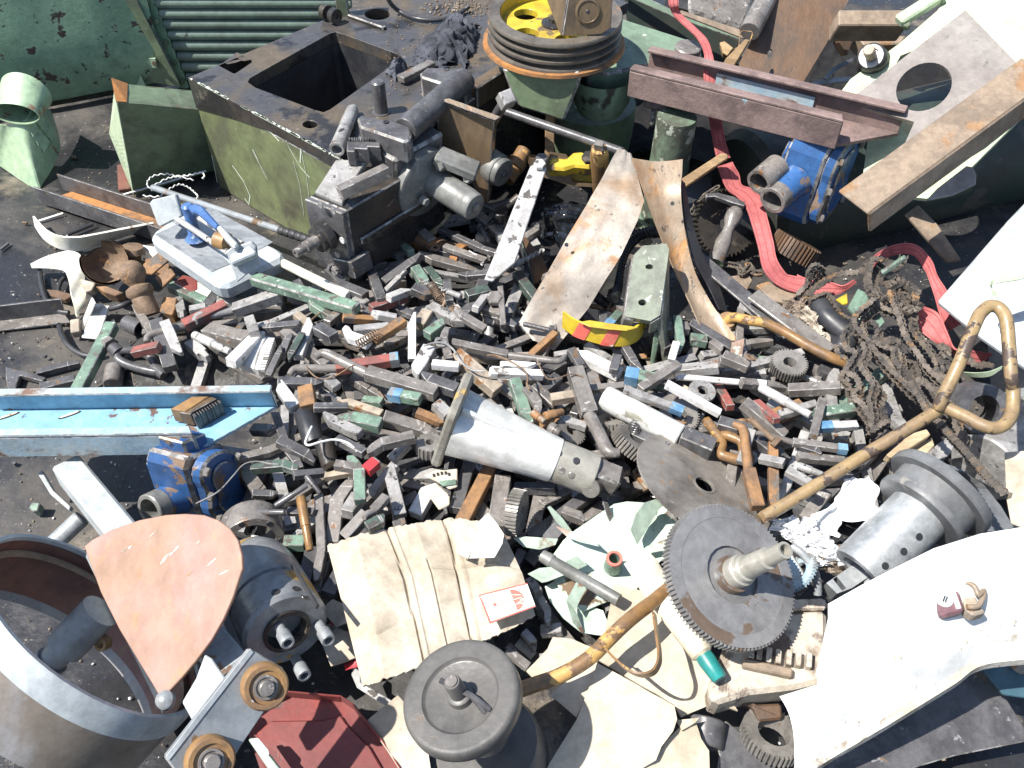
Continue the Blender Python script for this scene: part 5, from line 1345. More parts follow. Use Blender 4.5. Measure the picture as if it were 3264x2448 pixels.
    tag(slab('wood_lath', 'wood', 'e2', [(820, 440), (1290, 135), (1360, 150), (1370, 195), (1180, 320), (870, 535)], .20, (-.1, -.6, .8), .016), 'short rough wooden stick behind the rusty guard', 'wood stick')
right_bits()

# near-black sheets added to deepen the shade in the gaps
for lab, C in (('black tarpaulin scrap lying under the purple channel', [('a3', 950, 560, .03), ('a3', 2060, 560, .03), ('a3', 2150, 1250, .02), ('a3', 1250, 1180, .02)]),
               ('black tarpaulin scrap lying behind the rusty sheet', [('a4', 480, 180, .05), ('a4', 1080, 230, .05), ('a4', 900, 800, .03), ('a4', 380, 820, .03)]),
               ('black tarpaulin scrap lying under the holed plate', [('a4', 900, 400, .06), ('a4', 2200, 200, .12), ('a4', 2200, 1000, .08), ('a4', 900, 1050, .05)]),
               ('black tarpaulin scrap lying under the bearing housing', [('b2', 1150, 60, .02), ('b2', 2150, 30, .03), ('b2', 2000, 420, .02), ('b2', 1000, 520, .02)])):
    tag(crumple('shade_sheet', 'shade_black', [P(*q) for q in C], .02, 4, 70 + len(lab), 40, 30, .002, edge=.25), lab, 'tarpaulin')
# ================================================================== left middle
def left_irons():
    T = thing('channel_iron', 'dark steel channel with orange rusty web lying on the oily ground', 'steel channel')
    zb = .012
    a, b = P('b1', 330, 215, zb), P('b1', 1010, 440, zb)
    d = (b - a).normalized(); wd = V((-d.y, d.x, 0))
    b = b + d * .10
    e = P('b1', 505, 130, zb); w = (e - a).dot(wd)
    h = .040
    mk('web', g_prism([a, b, b + wd * w, a + wd * w + d * .03], V((0, 0, -.005))), 'rust_ring', T, .001)
    mk('flange', g_prism([a - d * .01 + V((0, 0, -.005)), b + V((0, 0, -.005)), b + V((0, 0, h)), a - d * .01 + V((0, 0, h))], wd * -.005), 'steel_dark', T, .001)
    mk('flange', g_prism([a + wd * w + V((0, 0, -.005)), b + wd * w + V((0, 0, -.005)), b + wd * w + V((0, 0, h)), a + wd * w + V((0, 0, h))], wd * .005), 'steel_dark', T, .001)
    T = thing('angle_iron', 'dark angle iron with pale dusty inside lying on the ground', 'angle iron')
    a, b = P('b1', -120, 1205, .006), P('b1', 505, 1130, .006)
    d = (b - a).normalized(); wd = V((-d.y, d.x, 0)); w = (P('b1', 490, 1060, .006) - b).dot(wd)
    mk('leg', g_prism([a, b + d * .006, b + wd * w - d * .01, a + wd * w], V((0, 0, -.005))), 'steel_brown', T, .001)
    mk('leg', g_prism([a + wd * w + V((0, 0, -.005)), b + wd * w + V((0, 0, -.005)) - d * .01, b + wd * w + V((0, 0, .038)) - d * .004, a + wd * w + V((0, 0, .038))], wd * .005), 'steel_dark', T, .001)
    tag(bar('white_rod', 'wire_white', 'a1', (910, 1478, .012), (1560, 1290, .02), .005, .005), 'thin straight white rod leaning over the dark channel', 'rod')
    tag(bar('white_strip', 'wire_white', 'b1', (290, 365, .004), (480, 305, .006), .006, .003), 'thin white strip sticking out from under the dark channel', 'strip')
    T = thing('curled_wire', 'tangle of curly white twisted wire', 'wire')
    def wig(pts, amp, n, z=None):
        pa = smooth_path([P('b1', *q) for q in pts], n)
        return [p + V((0, 0, 1)) * (amp * math.sin(i * 1.35)) + V((0, 1, 0)) * (amp * .6 * math.cos(i * 1.35)) for i, p in enumerate(pa)]
    for pts in ([(1160, 140, .05), (1110, 90, .06), (1150, 30, .07), (1260, 10, .07), (1350, 30, .065), (1460, 55, .06)], [(1130, 120, .05), (1240, 55, .06), (1330, 30, .065), (1430, 20, .07), (1520, 0, .07), (1545, 25, .07), (1530, 45, .07)], [(1080, 175, .04), (1200, 180, .05), (1270, 130, .06), (1350, 90, .06), (1420, 110, .055), (1470, 150, .05), (1495, 180, .05), (1480, 205, .045)]):
        mk('strand', g_tube(wig(pts, .0018, 11), .0016, 6), 'wire_white', T, 0, True)
    tag(rod('grip_rod', 'grey_paint', 'b1', (1150, 112, .075), (2130, 440, .105), .0075), 'long grey painted rod lying along the machine bed front', 'rod')
    tag(mk('rod_grip', g_tube([P('b1', 2110, 432, .1045).lerp(P('b2', 475, 402, .115), i / 36) for i in range(37)], .009, 10, lambda i: .0100 - .0022 * ((i % 6) == 0)), 'rubber_black', bevel=0, smooth=True), 'ribbed black rubber grip on the end of the grey rod', 'grip')
    tag(rod('white_tube', 'white_plastic', 'b2', (228, 560, .10), (735, 812, .115), .0095), 'straight white round tube lying over the tool pile', 'tube')
left_irons()
def tile_cutter():
    T = thing('tile_cutter', 'white tile cutter with grey deck and two guide rails', 'tile cutter')
    z = .13
    n = V((0.04, -.06, 1)).normalized()
    pts = [(1142, 490), (1150, 445), (1300, 340), (1480, 250), (1560, 270), (2100, 570), (2150, 610), (2140, 650), (1740, 850), (1680, 862), (1620, 840), (1160, 520)]
    slab('base', 'tile_base', 'b1', pts, z, n, .040, T, bevel=.008)
    q, nn, p0 = poly('b1', pts, z, n)
    ds = lambda p: [PN('b1', x, y, p0 + nn * .0012, nn) for x, y in p]
    mk('deck', g_prism(ds([(1172, 466), (1385, 365), (1740, 690), (1600, 748)]), nn * -.002), 'marble_grey', T)
    mk('deck', g_prism(ds([(1540, 275), (1600, 270), (2062, 525), (1950, 585), (1500, 330)]), nn * -.002), 'marble_grey', T)
    mk('centre_rib', g_prism(ds([(1400, 360), (1490, 320), (1900, 600), (1800, 670)]), nn * .004), 'tile_base', T, .002)
    for pts2, zz, nv in (([(1126, 232), (1150, 205), (1322, 165), (1370, 330), (1210, 410), (1190, 400)], z + .075, V((-.25, -.85, .45))), ([(1708, 602), (1740, 572), (1900, 520), (1935, 560), (1952, 700), (1790, 832)], z + .055, V((.1, -.85, .5)))):
        slab('end_plate', 'grey_light', 'b1', pts2, zz, nv, .012, T, bevel=.002)
    slab('end_cover', 'tile_base', 'b1', [(1748, 690), (1730, 620), (1890, 545), (1930, 590), (1935, 610)], z + .050, V((0, -.45, .9)), .02, T, bevel=.003)
    mk('rail', g_cyl(P('b1', 1190, 250, z + .055), P('b1', 1730, 610, z + .05), .006, 16), 'steel_silver', T, 0, True)
    mk('rail', g_cyl(P('b1', 1290, 212, z + .058), P('b1', 1830, 540, z + .05), .006, 16), 'steel_silver', T, 0, True)
    slab('lever', 'blue_handle', 'b1', [(1415, 262), (1430, 235), (1480, 228), (1530, 250), (1660, 395), (1630, 420), (1560, 360), (1490, 300), (1450, 290)], z + .105, V((0, -.3, 1)), .016, T, bevel=.004)
    mk('carriage', g_rev(P('b1', 1480, 500, z + .005), V((0, .1, 1)), [(0, .022), (.012, .013), (.05, .011), (.075, .013), (.08, .008), (.08, 0)], 20), 'blue_handle', T, 0, True)
    slab('arm', 'grey_light', 'b1', [(1625, 405), (1670, 390), (1800, 535), (1770, 570), (1700, 500)], z + .09, V((0, -.25, 1)), .016, T, bevel=.003)
    mk('pivot', g_cyl(P('b1', 1640, 505, z + .06), P('b1', 1720, 530, z + .06), .018, 18), 'roller_brown', T, 0, True)
tile_cutter()
def left_scrap():
    T = thing('plastic_trim', 'curved cream plastic trim strip standing on edge', 'plastic trim')
    base = smooth_path([P('b1', x, y, .005) for x, y in ((262, 410), (330, 505), (430, 570), (560, 595), (700, 570), (900, 500), (1160, 420))], 6)
    top = smooth_path([P('b1', x, y, z) for x, y, z in ((245, 330, .035), (330, 425, .04), (440, 482, .05), (580, 492, .055), (720, 470, .055), (900, 435, .05), (1160, 385, .05))], 6)
    mk('strip', g_sheet([[a.lerp(b, f) for a, b in zip(top, base)] for f in (0, .5, 1)], .004), 'white_plastic', T, 0, True)
    T = thing('plastic_bracket', 'white curved plastic bracket with pointed wing', 'plastic bracket')
    r = [((228, 690), (240, 722), .03), ((330, 640), (300, 720), .045), ((430, 608), (400, 725), .055), ((520, 590), (480, 740), .06), ((600, 615), (510, 790), .058), ((635, 690), (530, 870), .05), ((640, 800), (550, 960), .035), ((650, 920), (575, 1060), .02), ((625, 1010), (590, 1095), .01)]
    mk('wing', g_sheet(rows_smooth([(P('b1', *a, z), P('b1', *b, z - .01)) for a, b, z in r], 4, 5), .004), 'white_plastic', T, 0, True)
    T = thing('black_hose_ring', 'thin black rubber hose curled on the oily ground', 'hose')
    pipe('hose', 'rubber_black', 'b1', [(480, 480, .01), (700, 390, .01)], .005, T)
    pipe('hose', 'rubber_black', 'b1', [(300, 740, .01), (315, 850, .01), (350, 960, .01), (430, 1040, .01), (520, 1060, .01)], .0055, T)
    pipe('hose', 'rubber_black', 'b1', [(440, 920, .012), (450, 850, .012), (480, 800, .012), (540, 770, .012)], .0045, T)
    pipe('hose', 'rubber_black', 'b1', [(445, 1150, .01), (470, 1230, .01), (520, 1310, .01), (600, 1365, .01), (680, 1385, .01), (760, 1360, .012)], .0055, T)
    pipe('hose', 'rubber_black', 'b1', [(830, 1030, .02), (930, 1000, .03), (1030, 960, .02)], .006, T)
    T = thing('rusty_cup', 'broken rusty iron cup with a bright dented rim', 'iron cup')
    c = P('b1', 790, 690, .07); ax = V((.35, -.45, .55)).normalized(); m = MPX('b1', c)
    rr = 175 * m
    prof = [(rr * .55, rr), (rr * .2, rr * .98), (-rr * .25, rr * .8), (-rr * .55, rr * .5), (-rr * .62, 0)]
    g1 = g_rev(c, ax, prof, 30)
    g2 = g_rev(c, ax, [(t + .003, max(0, r - .004)) for t, r in prof], 30)
    drop = set(list(range(3, 11)) + list(range(34, 39)) + list(range(19, 22)))
    g1 = (g1[0], [f for k, f in enumerate(g1[1]) if k not in drop]); g2 = (g2[0], [f for k, f in enumerate(g2[1]) if k not in drop])
    mk('cup', join([g1, g2]), 'rust_mid', T, 0, True)
    T = thing('ball_stud', 'large rusty ball headed stud with a collar', 'ball stud')
    a, b = P('b1', 1000, 760, .105), P('b1', 1115, 1040, .045)
    ax = b - a; m = MPX('b1', a); r = 98 * m; L = ax.length
    pr = [(-r + r * (1 - math.cos(R(q))), r * math.sin(R(q))) for q in range(0, 150, 15)]
    x = pr[-1][0]
    pr += [(x + .006, r * .55), (x + .012, r * .98), (x + .022, r * 1.05), (x + .028, r * .95), (x + .032, r * .82), (L + .01, r * .88), (L + .012, r * .8), (L + .012, 0)]
    mk('stud', g_rev(a, ax, pr, 28), 'rust_mid', T, 0, True)
    T = thing('rusty_spool', 'small rusty spool shaped fitting behind the ball stud', 'fitting')
    a = P('b1', 1000, 560, .08)
    mk('spool', g_rev(a, P('b1', 1010, 660, .05) - a, [(0, 0), (0, .022), (.012, .026), (.02, .016), (.035, .016), (.04, .024), (.05, .024), (.05, 0)], 20), 'rust_mid', T, 0, True)
    for i, (pts, z, n, th, m, lab) in enumerate((
        ([(1080, 690), (1240, 565), (1305, 640), (1150, 770), (1090, 760)], .085, (.2, -.4, .9), .006, 'tool_rust', 'bent rusty angle offcut beside the ball stud'),
        ([(1165, 790), (1285, 720), (1320, 770), (1220, 870)], .075, (-.3, -.5, .8), .006, 'tool_rust', 'small orange rusty bracket with raised lip'),
        ([(1075, 640), (1130, 650), (1280, 690), (1270, 790), (1130, 720)], .06, (.1, -.3, 1), .02, 'tool_rust', 'rusty iron lump under the bent angle offcut'),
        ([(722, 858), (800, 855), (930, 905), (870, 930), (780, 900)], .06, (0, -.3, .95), .03, 'tool_rust', 'rusty square block under the iron cup'),
        ([(1200, 1050), (1235, 935), (1335, 945), (1320, 1030), (1300, 1075)], .045, (0, -.2, 1), .03, 'tool_rust', 'orange rusty cube beside the red board'),
        ([(350, 880), (430, 885), (560, 920), (490, 965), (380, 930)], .02, (0, -.2, 1), .012, 'rusty_dark', 'thin rusty broken strip on the oily ground'),
        ([(600, 800), (720, 830), (690, 890), (640, 905)], .04, (-.2, -.4, .9), .02, 'tool_tan', 'small tan broken casting under the iron cup'),
        ([(1060, 540), (1240, 570), (1330, 620), (1180, 660)], .065, (0, -.1, 1), .005, 'alu', 'small pale sheet offcut behind the ball stud'))):
        tag(slab('iron_offcut', m, 'b1', pts, z, n, th), lab, 'iron offcut', 'rusty offcuts beside the tile cutter')
    T = thing('aluminium_angle', 'short bright aluminium angle profile lying on the ground', 'aluminium angle')
    slab('leg', 'alu', 'b1', [(690, 940), (715, 985), (620, 1200), (590, 1188)], .05, (-.75, -.35, .5), .004, T)
    slab('leg', 'alu', 'b1', [(712, 985), (830, 1003), (742, 1258), (612, 1245)], .03, (.1, -.25, .95), .004, T)
    tag(bar('brass_block', 'tool_tan', 'b1', (575, 1125, .02), (580, 1225, .012), .018, .02), 'small yellow brown block touching the aluminium angle', 'metal block')
    T = thing('black_sleeve', 'short black steel sleeve lying on its side', 'sleeve')
    a, b = P('b1', 955, 1135, .035), P('b1', 1065, 1185, .035); m = MPX('b1', a)
    mk('sleeve', g_rev(a, b - a, [(0, 0), (0, 62 * m), ((b - a).length, 66 * m), ((b - a).length, 58 * m), (.02, 54 * m), (.02, 0)], 28), 'steel_dark', T, 0, True)
    tag(bar('green_bar', 'tool_green', 'b1', (850, 1150, .065), (575, 1680, .05), .023, .021), 'long square green bar with yellow paint daubs', 'square bar')
    T = thing('lathe_dog', 'dark forged lathe dog with ring and clamping screw', 'lathe dog')
    c = P('b1', 1050, 1410, .055)
    ring = [P('b1', x, y, z) for x, y, z in ((900, 1360, .06), (960, 1345, .06), (1080, 1360, .055), (1160, 1420, .05), (1200, 1500, .045), (1100, 1490, .045), (990, 1460, .05), (905, 1420, .055), (890, 1385, .058), (900, 1360, .06))]
    mk('ring', g_tube(smooth_path(ring, 5), .0088, 12), 'steel_dark', T, 0, True)
    mk('neck', g_cyl(P('b1', 905, 1370, .058), P('b1', 850, 1320, .062), .015, 16, .012), 'steel_dark', T, 0, True)
    bolt('screw_head', 'steel_brown', P('b1', 842, 1310, .062), P('b1', 815, 1290, .062) - P('b1', 842, 1310, .062), .016, .016, T)
    mk('tail', g_cyl(P('b1', 1170, 1470, .046), P('b1', 1240, 1530, .04), .015, 14, .010), 'steel_dark', T, 0, True)
    T = thing('painted_board', 'small board painted red, white and yellow under the tile cutter', 'board')
    slab('board', 'white_plastic', 'b1', [(1310, 830), (1380, 772), (1500, 800), (1690, 905), (1590, 960), (1540, 960)], .055, (0, -.15, 1), .012, T)
    slab('red_end', 'red_tray', 'b1', [(1312, 828), (1380, 774), (1490, 800), (1490, 880), (1450, 900)], .0565, (0, -.15, 1), .002, T)
    tag(bar('olive_bar', 'tool_green', 'b1', (1290, 860, .04), (1600, 1005, .045), .02, .02), 'olive round edged bar below the painted board', 'steel bar')
    tag(slab('tee_offcut', 'steel_dark', 'b1', [(40, 1465), (180, 1500), (345, 1545), (320, 1575), (150, 1530), (110, 1640), (60, 1640), (45, 1560)], .012, (0, 0, 1), .012), 'dark tee shaped iron offcut at the edge of the ground', 'iron offcut')
    tag(rod('shaft_stub', 'steel_brown', 'b1', (870, 1470, .04), (850, 1600, .035), .018), 'short thick steel shaft stub under the lathe dog', 'shaft stub')
left_scrap()

# ================================================================== blue channel and its pump
def blue_channel():
    T = thing('blue_channel', 'light blue painted steel channel with slanted end and burnt slots', 'steel channel')
    zb = .165
    a, b = P('c1', -260, 575, zb), P('c1', 1512, 548, zb)
    d = (b - a).normalized(); wd = V((-d.y, d.x, 0))
    if wd.y < 0: wd = -wd
    q = P('c1', 2090, 222, zb)
    w = (q - b).dot(wd); cut = (q - b).dot(d)
    channel(T, a, b, wd, w, .040, 'channel_blue', 'channel_blue_worn', 0.0, cut, th=.006, lip=.010)
    for x, y in ((60, 298), (525, 290)):
        c = P('c1', x, y, zb + .001)
        mk('slot_burn', g_prism([c + d * (.016 * math.cos(t)) + wd * (.0035 * math.sin(t) + .008 * math.cos(t)) for t in [2 * math.pi * i / 20 for i in range(20)]], V((0, 0, .0008))), 'rusty_dark', T)
        mk('slot', g_prism([c + d * (.0135 * math.cos(t)) + wd * (.0022 * math.sin(t) + .007 * math.cos(t)) for t in [2 * math.pi * i / 20 for i in range(20)]], V((0, 0, .0014))), 'white_plastic', T)
    mk('paint_chip', g_prism([P('c1', x, y, zb + .02) for x, y in ((932, 122), (948, 112), (955, 125), (938, 134))], V((0, -.001, 0))), 'white_plastic', T)
    T = thing('rack_jaw', 'brown toothed chuck jaw lying in the blue channel', 'chuck jaw')
    pts = [(1285, 245), (1395, 180), (1450, 150), (1580, 143), (1640, 165), (1445, 250), (1500, 300), (1350, 262)]
    slab('jaw', 'roller_brown', 'c1', [(1285, 245), (1450, 150), (1585, 143), (1400, 262)], zb + .034, (0, 0, 1), .030, T, bevel=.001)
    slab('jaw_step', 'brown_plate', 'c1', [(1348, 270), (1405, 255), (1590, 150), (1640, 165), (1450, 268), (1440, 285)], zb + .032, (0, 0, 1), .028, T, bevel=.001)
    A, B = P('c1', 1455, 285, zb + .030), P('c1', 1650, 178, zb + .030)
    for i in range(10):
        p = A.lerp(B, (i + .5) / 10)
        s = (B - A).normalized()
        mk('tooth', g_prism([p - s * .0035 + V((0, 0, -.028)), p + s * .0035 + V((0, 0, -.028)), p + s * .0035, p - s * .0035], V((s.y, -s.x, 0)) * .008), 'steel_dark', T)
blue_channel()
pump('gear_pump', 'bright blue cast gear pump with an open round port under the blue channel', P('c1', 1500, 780, .095), V((.96, -.22, -.1)).normalized(), V((-.45, -.78, .42)).normalized(), V((.02, .10, .98)).normalized(), .80, .055, 'cast_grey')

# ================================================================== bottom left: drum, plate, rollers, chuck
def bottom_left():
    T = thing('square_tube', 'grey painted square steel tube lying under the pink plate', 'square tube')
    a, b = P('c1', 520, 700, .12), P('d1', 1790, 960, .16)
    mk('tube', g_bar(a, b, .044, .044, V((.1, 0, 1))), 'grey_light', T, .004)
    mk('end_tab', g_prism([P('c1', x, y, .10) for x, y in ((285, 735), (310, 705), (400, 860), (530, 980), (520, 1010), (380, 890))], V((0, .004, -.012))), 'grey_light', T, .001)
    tag(rod('zinc_pipe', 'galv', 'c1', (620, 1065, .07), (400, 1270, .05), .0145), 'short galvanised pipe poking out from under the grey square tube', 'pipe')
    tag(slab('small_nut', 'tool_green', 'c1', [(215, 990), (240, 950), (300, 952), (285, 1010), (240, 1020)], .025, (0, -.2, 1), .02), 'small greenish nut lying on the dirt', 'nut')
    # hoop
    T = thing('mixer_drum', 'grey steel drum hoop with silver rim band, open and rusty inside', 'drum')
    n = camat('d1', 745, 560, .556, .742, .43)
    c = CAMP + ray('d1', 745, 560) * 1.14
    Rr = 955 * MPX('d1', c)
    mk('wall', g_rev(c, n, [(-.105, Rr - .002), (-.105, Rr), (0, Rr), (0, Rr - .003), (-.105, Rr - .003)], 72), 'drum_wall', T, 0, True)
    mk('rim_band', g_rev(c, n, [(-.032, Rr + .0005), (-.032, Rr + .004), (-.001, Rr + .004), (.002, Rr + .002), (.002, Rr - .004), (-.004, Rr - .004)], 72), 'grey_light', T, 0, True)
    mk('liner', g_rev(c, n, [(-.005, Rr - .0042), (-.09, Rr - .0042)], 72), 'red_brown', T, 0, True)
    mk('inner_ring', g_rev(c, n, [(-.02, Rr - .005), (-.02, Rr - .012), (-.026, Rr - .012), (-.026, Rr - .005)], 72), 'rusty_bar', T, 0, True)
    d, s, u = frame(n)
    a, b = P('d1', 760, 470, .20), P('d1', 545, 690, .17)
    mk('axle', g_rev(a, b - a, [(0, 0), (0, .026), (.07, .026), (.07, .019), (.095, .018), (.095, .022), (.12, .022), (.12, 0)], 24), 'grey_paint', T, 0, True)
    e = P('d1', 805, 705, .16)
    mk('eyelet', g_rev(e, V((-.3, -.6, .6)), [(0, .010), (.012, .010), (.012, .006), (.002, 0)], 16), 'roller_brown', T, 0, True)
    # pink plate
    T = thing('pink_plate', 'pink primed semicircular steel plate', 'steel plate')
    pts = [(635, 1282), (700, 1230), (850, 1155), (1050, 1085), (1250, 1045), (1400, 1036), (1540, 1045), (1650, 1085), (1740, 1150), (1800, 1240), (1828, 1350), (1832, 1450)]
    k = (1748 - 1200) / S_
    pts += [(x, y + k) for x, y in ((1805, 230), (1760, 370), (1690, 530), (1600, 690), (1480, 850), (1370, 980), (1290, 1065), (1240, 1115), (1215, 1130), (1050, 860), (900, 610), (760, 330))]
    slab('plate', 'pink_plate', 'c1', pts, .235, (-.18, -.30, .94), .006, T, bevel=.001)
    q, nn, p0 = poly('c1', pts, .235, (-.18, -.30, .94))
    a, b = q[0], PN('d1', 1225, 1190, p0, nn)
    mk('edge_angle', g_prism([a + nn * -.007, b + nn * -.007, b + nn * -.012 - V((.012, 0, .02)), a + nn * -.012 - V((.012, 0, .02))], nn * -.004), 'grey_light', T, .001)
    rg = random.Random(5)
    for k, (x, y) in enumerate(((940, 1310), (1240, 1380), (1290, 1340), (1150, 1195), (1330, 1300), (980, 1290), (1430, 1490), (1600, 1400), (1690, 1480), (1500, 1250))):
        L_, w_ = rg.uniform(20, 60), rg.uniform(4, 9); an = R(-38 + rg.gauss(0, 6))
        dx, dy = math.cos(an) * L_, math.sin(an) * L_
        pts2 = [(x - dx, y - dy), (x - dx * .2 + w_ * .5, y - dy * .2 + w_), (x + dx, y + dy), (x + dx * .1 - w_ * .5, y + dy * .1 - w_)]
        mk('scuff', g_prism([PN('c1', a_, b_, p0 + nn * .0004, nn) for a_, b_ in pts2], nn * -.0003), 'label_white' if k % 3 else 'rusty_bar', T)
    c = PN('d1', 1250, 1148, p0, nn)
    mk('rivet', g_rev(c - nn * .004, nn, [(0, .012), (.008, .012), (.014, .007), (.016, 0)], 16), 'galv', T, 0, True)
    # gusset + roller plate
    T = thing('roller_bracket', 'grey steel bracket plate carrying two rusty brown rollers', 'roller bracket')
    n = camat('d1', 1700, 1150, .32, -.12, .94)
    p0 = CAMP + ray('d1', 1700, 1150) * 1.02
    def on(x, y, o=0.0): return PN('d1', x, y, p0, n) + n * o
    mk('plate', g_prism([on(x, y) for x, y in ((1250, 1575), (1888, 755), (1925, 775), (2140, 900), (2150, 960), (1990, 1250), (1780, 1560), (1700, 1690), (1330, 1690), (1262, 1600))], n * -.010), 'grey_paint', T, .0015)
    mk('bright_edge', g_prism([on(x, y, .0012) for x, y in ((1252, 1572), (1888, 757), (1910, 785), (1275, 1600))], n * -.002), 'grey_light', T)
    m = MPX('d1', p0)
    for x, y, rr in ((1985, 1030, 178), (1572, 1590, 178)):
        c = on(x, y)
        ax = camat('d1', x, y, .20, -.16, .95)
        mk('roller', g_rev(c, ax, [(0, rr * m), (.016, rr * m), (.020, (rr - 16) * m), (.020, (rr - 50) * m), (.017, (rr - 55) * m), (.017, 0)], 40), 'roller_brown', T, 0, True)
        mk('bush', g_rev(c + ax * .017, ax, [(0, 95 * m), (.003, 92 * m), (.003, 76 * m), (.001, 74 * m), (.001, 62 * m), (.010, 60 * m), (.011, 52 * m), (.011, 0)], 28), 'steel_brown', T, 0, True)
    g0 = CAMP + ray('d1', 1560, 1000) * 1.05
    gn = camat('d1', 1560, 1000, -.25, .25, .93)
    mk('gusset', g_prism([PN('d1', x, y, g0, gn) for x, y in ((1548, 798), (1600, 830), (1700, 975), (1650, 1090), (1450, 1295), (1375, 1160), (1480, 980))], gn * -.010), 'grey_light', T, .0015)
    # chuck
    T = thing('lathe_chuck', 'grey lathe chuck head with rust spots and protruding hollow bolts', 'lathe chuck')
    n = camat('d2', 270, 620, .36, -.60, .72)
    c = CAMP + ray('d2', 270, 620) * 1.21
    m = MPX('d2', c)
    Rc = 330 * m
    mk('body', g_rev(c - n * .17, n, [(0, 0), (0, Rc * .72), (.02, Rc * .9), (.05, Rc * .98), (.105, Rc), (.107, Rc - .003), (.110, Rc - .003), (.112, Rc), (.165, Rc), (.17, Rc - .005), (.17, Rc * .55), (.15, Rc * .5), (.15, 0)], 64), 'chuck_steel', T, 0, True)
    d, s, u = frame(n)
    mk('bore_ring', g_rev(c, n, [(-.004, Rc * .56), (.004, Rc * .56), (.004, Rc * .46), (-.04, Rc * .44), (-.04, 0)], 40), 'black_oily', T, 0, True)
    for x, y in ((210, 585), (512, 570), (335, 830)):
        p = PN('d2', x, y, c, n)
        mk('hollow_bolt', g_rev(p - n * .01, n, [(0, 40 * m), (.028, 40 * m), (.028, 54 * m), (.046, 54 * m), (.048, 50 * m), (.048, 34 * m), (.030, 32 * m), (.030, 0)], 24), 'galv', T, 0, True)
    for x, y in ((188, 330), (342, 308), (405, 365)):
        # screws on the flank
        dr = ray('d2', x, y).normalized()
        # cylinder hit: sample
        best = None
        for i in range(400):
            p = CAMP + dr * (0.95 + i * .001)
            rel = p - c
            ax_ = rel.dot(n)
            rd = (rel - n * ax_)
            if rd.length <= Rc and -.17 < ax_ < 0:
                best = (p, rd.normalized()); break
        if best:
            mk('screw', g_rev(best[0], best[1], [(0, .006), (.0012, .0055), (.0012, .003), (.0002, 0)], 14), 'black_oily', T, 0, True)
            if x == 342:
                mk('jaw_slot', g_bar(best[0] + n * .05 - s * .012, best[0] - n * .05 - s * .012, .003, .006, best[1]), 'rubber_black', T)
    # ring flange
    T = thing('flange_ring', 'dark machined flange ring behind the lathe chuck', 'flange ring')
    c = P('c2', 20, 1240, .10); n = camat('c2', 20, 1240, .10, -.66, .70)
    m = MPX('c2', c)
    mk('ring', g_rev(c, n, [(-.04, 165 * m), (-.04, 232 * m), (0, 232 * m), (.002, 226 * m), (.002, 165 * m), (-.04, 165 * m)], 56), 'steel_brown', T, 0, True)
    d, s, u = frame(n)
    for i in range(6):
        a = i * math.pi / 3 + .3
        mk('bolt_hole', g_rev(c + (s * math.cos(a) + u * math.sin(a)) * (200 * m) + n * .002, n, [(0, .005), (.0006, .0045), (.0006, 0)], 12), 'rubber_black', T)
    tag(slab('white_wedge', 'alu', 'c1', [(1830, 1325), (1900, 1192), (1960, 1205), (2040, 1345), (1860, 1350)], .125, (-.2, -.3, .93), .03), 'bright white metal wedge standing in the flange ring', 'metal wedge')
    # red tray
    T = thing('red_tray', 'dark red sheet metal tray with raised folded rim', 'tray')
    n = V((.06, -.1, 1))
    base = [(-60, 1290), (120, 1130), (250, 1110), (690, 1150), (790, 1215), (1000, 1480), (1180, 1760), (100, 1760)]
    slab('floor', 'red_tray', 'd2', base, .07, n, .004, T, bevel=0)
    q, nn, p0 = poly('d2', base, .07, n)
    for i in range(2, 6):
        a, b = q[i], q[i + 1]
        mk('rim', g_prism([a - nn * .004, b - nn * .004, b + nn * .022, a + nn * .022], (q[7] + V((0, .1, 0)) - a).normalized() * .003), 'red_tray', T, .001)
    inner = [(40, 1390), (150, 1300), (540, 1295), (680, 1260), (720, 1320), (900, 1500), (1050, 1760), (120, 1760)]
    mk('inset', g_prism([PN('d2', x, y, p0 + nn * .006, nn) for x, y in inner], nn * -.005), 'red_tray', T, .002)
    tag(slab('green_profile', 'mint_flap', 'd1', [(1870, 1445), (1905, 1430), (2030, 1570), (2180, 1760), (2090, 1760), (1975, 1600)], .115, (-.3, -.4, .85), .008), 'narrow green metal profile standing beside the red tray', 'metal profile')
    tag(slab('white_profile', 'white_plastic', 'd2', [(5, 1440), (45, 1430), (130, 1530), (130, 1570), (75, 1570)], .118, (-.3, -.4, .85), .004), 'broken pale plastic end on the green profile', 'plastic piece')
bottom_left()

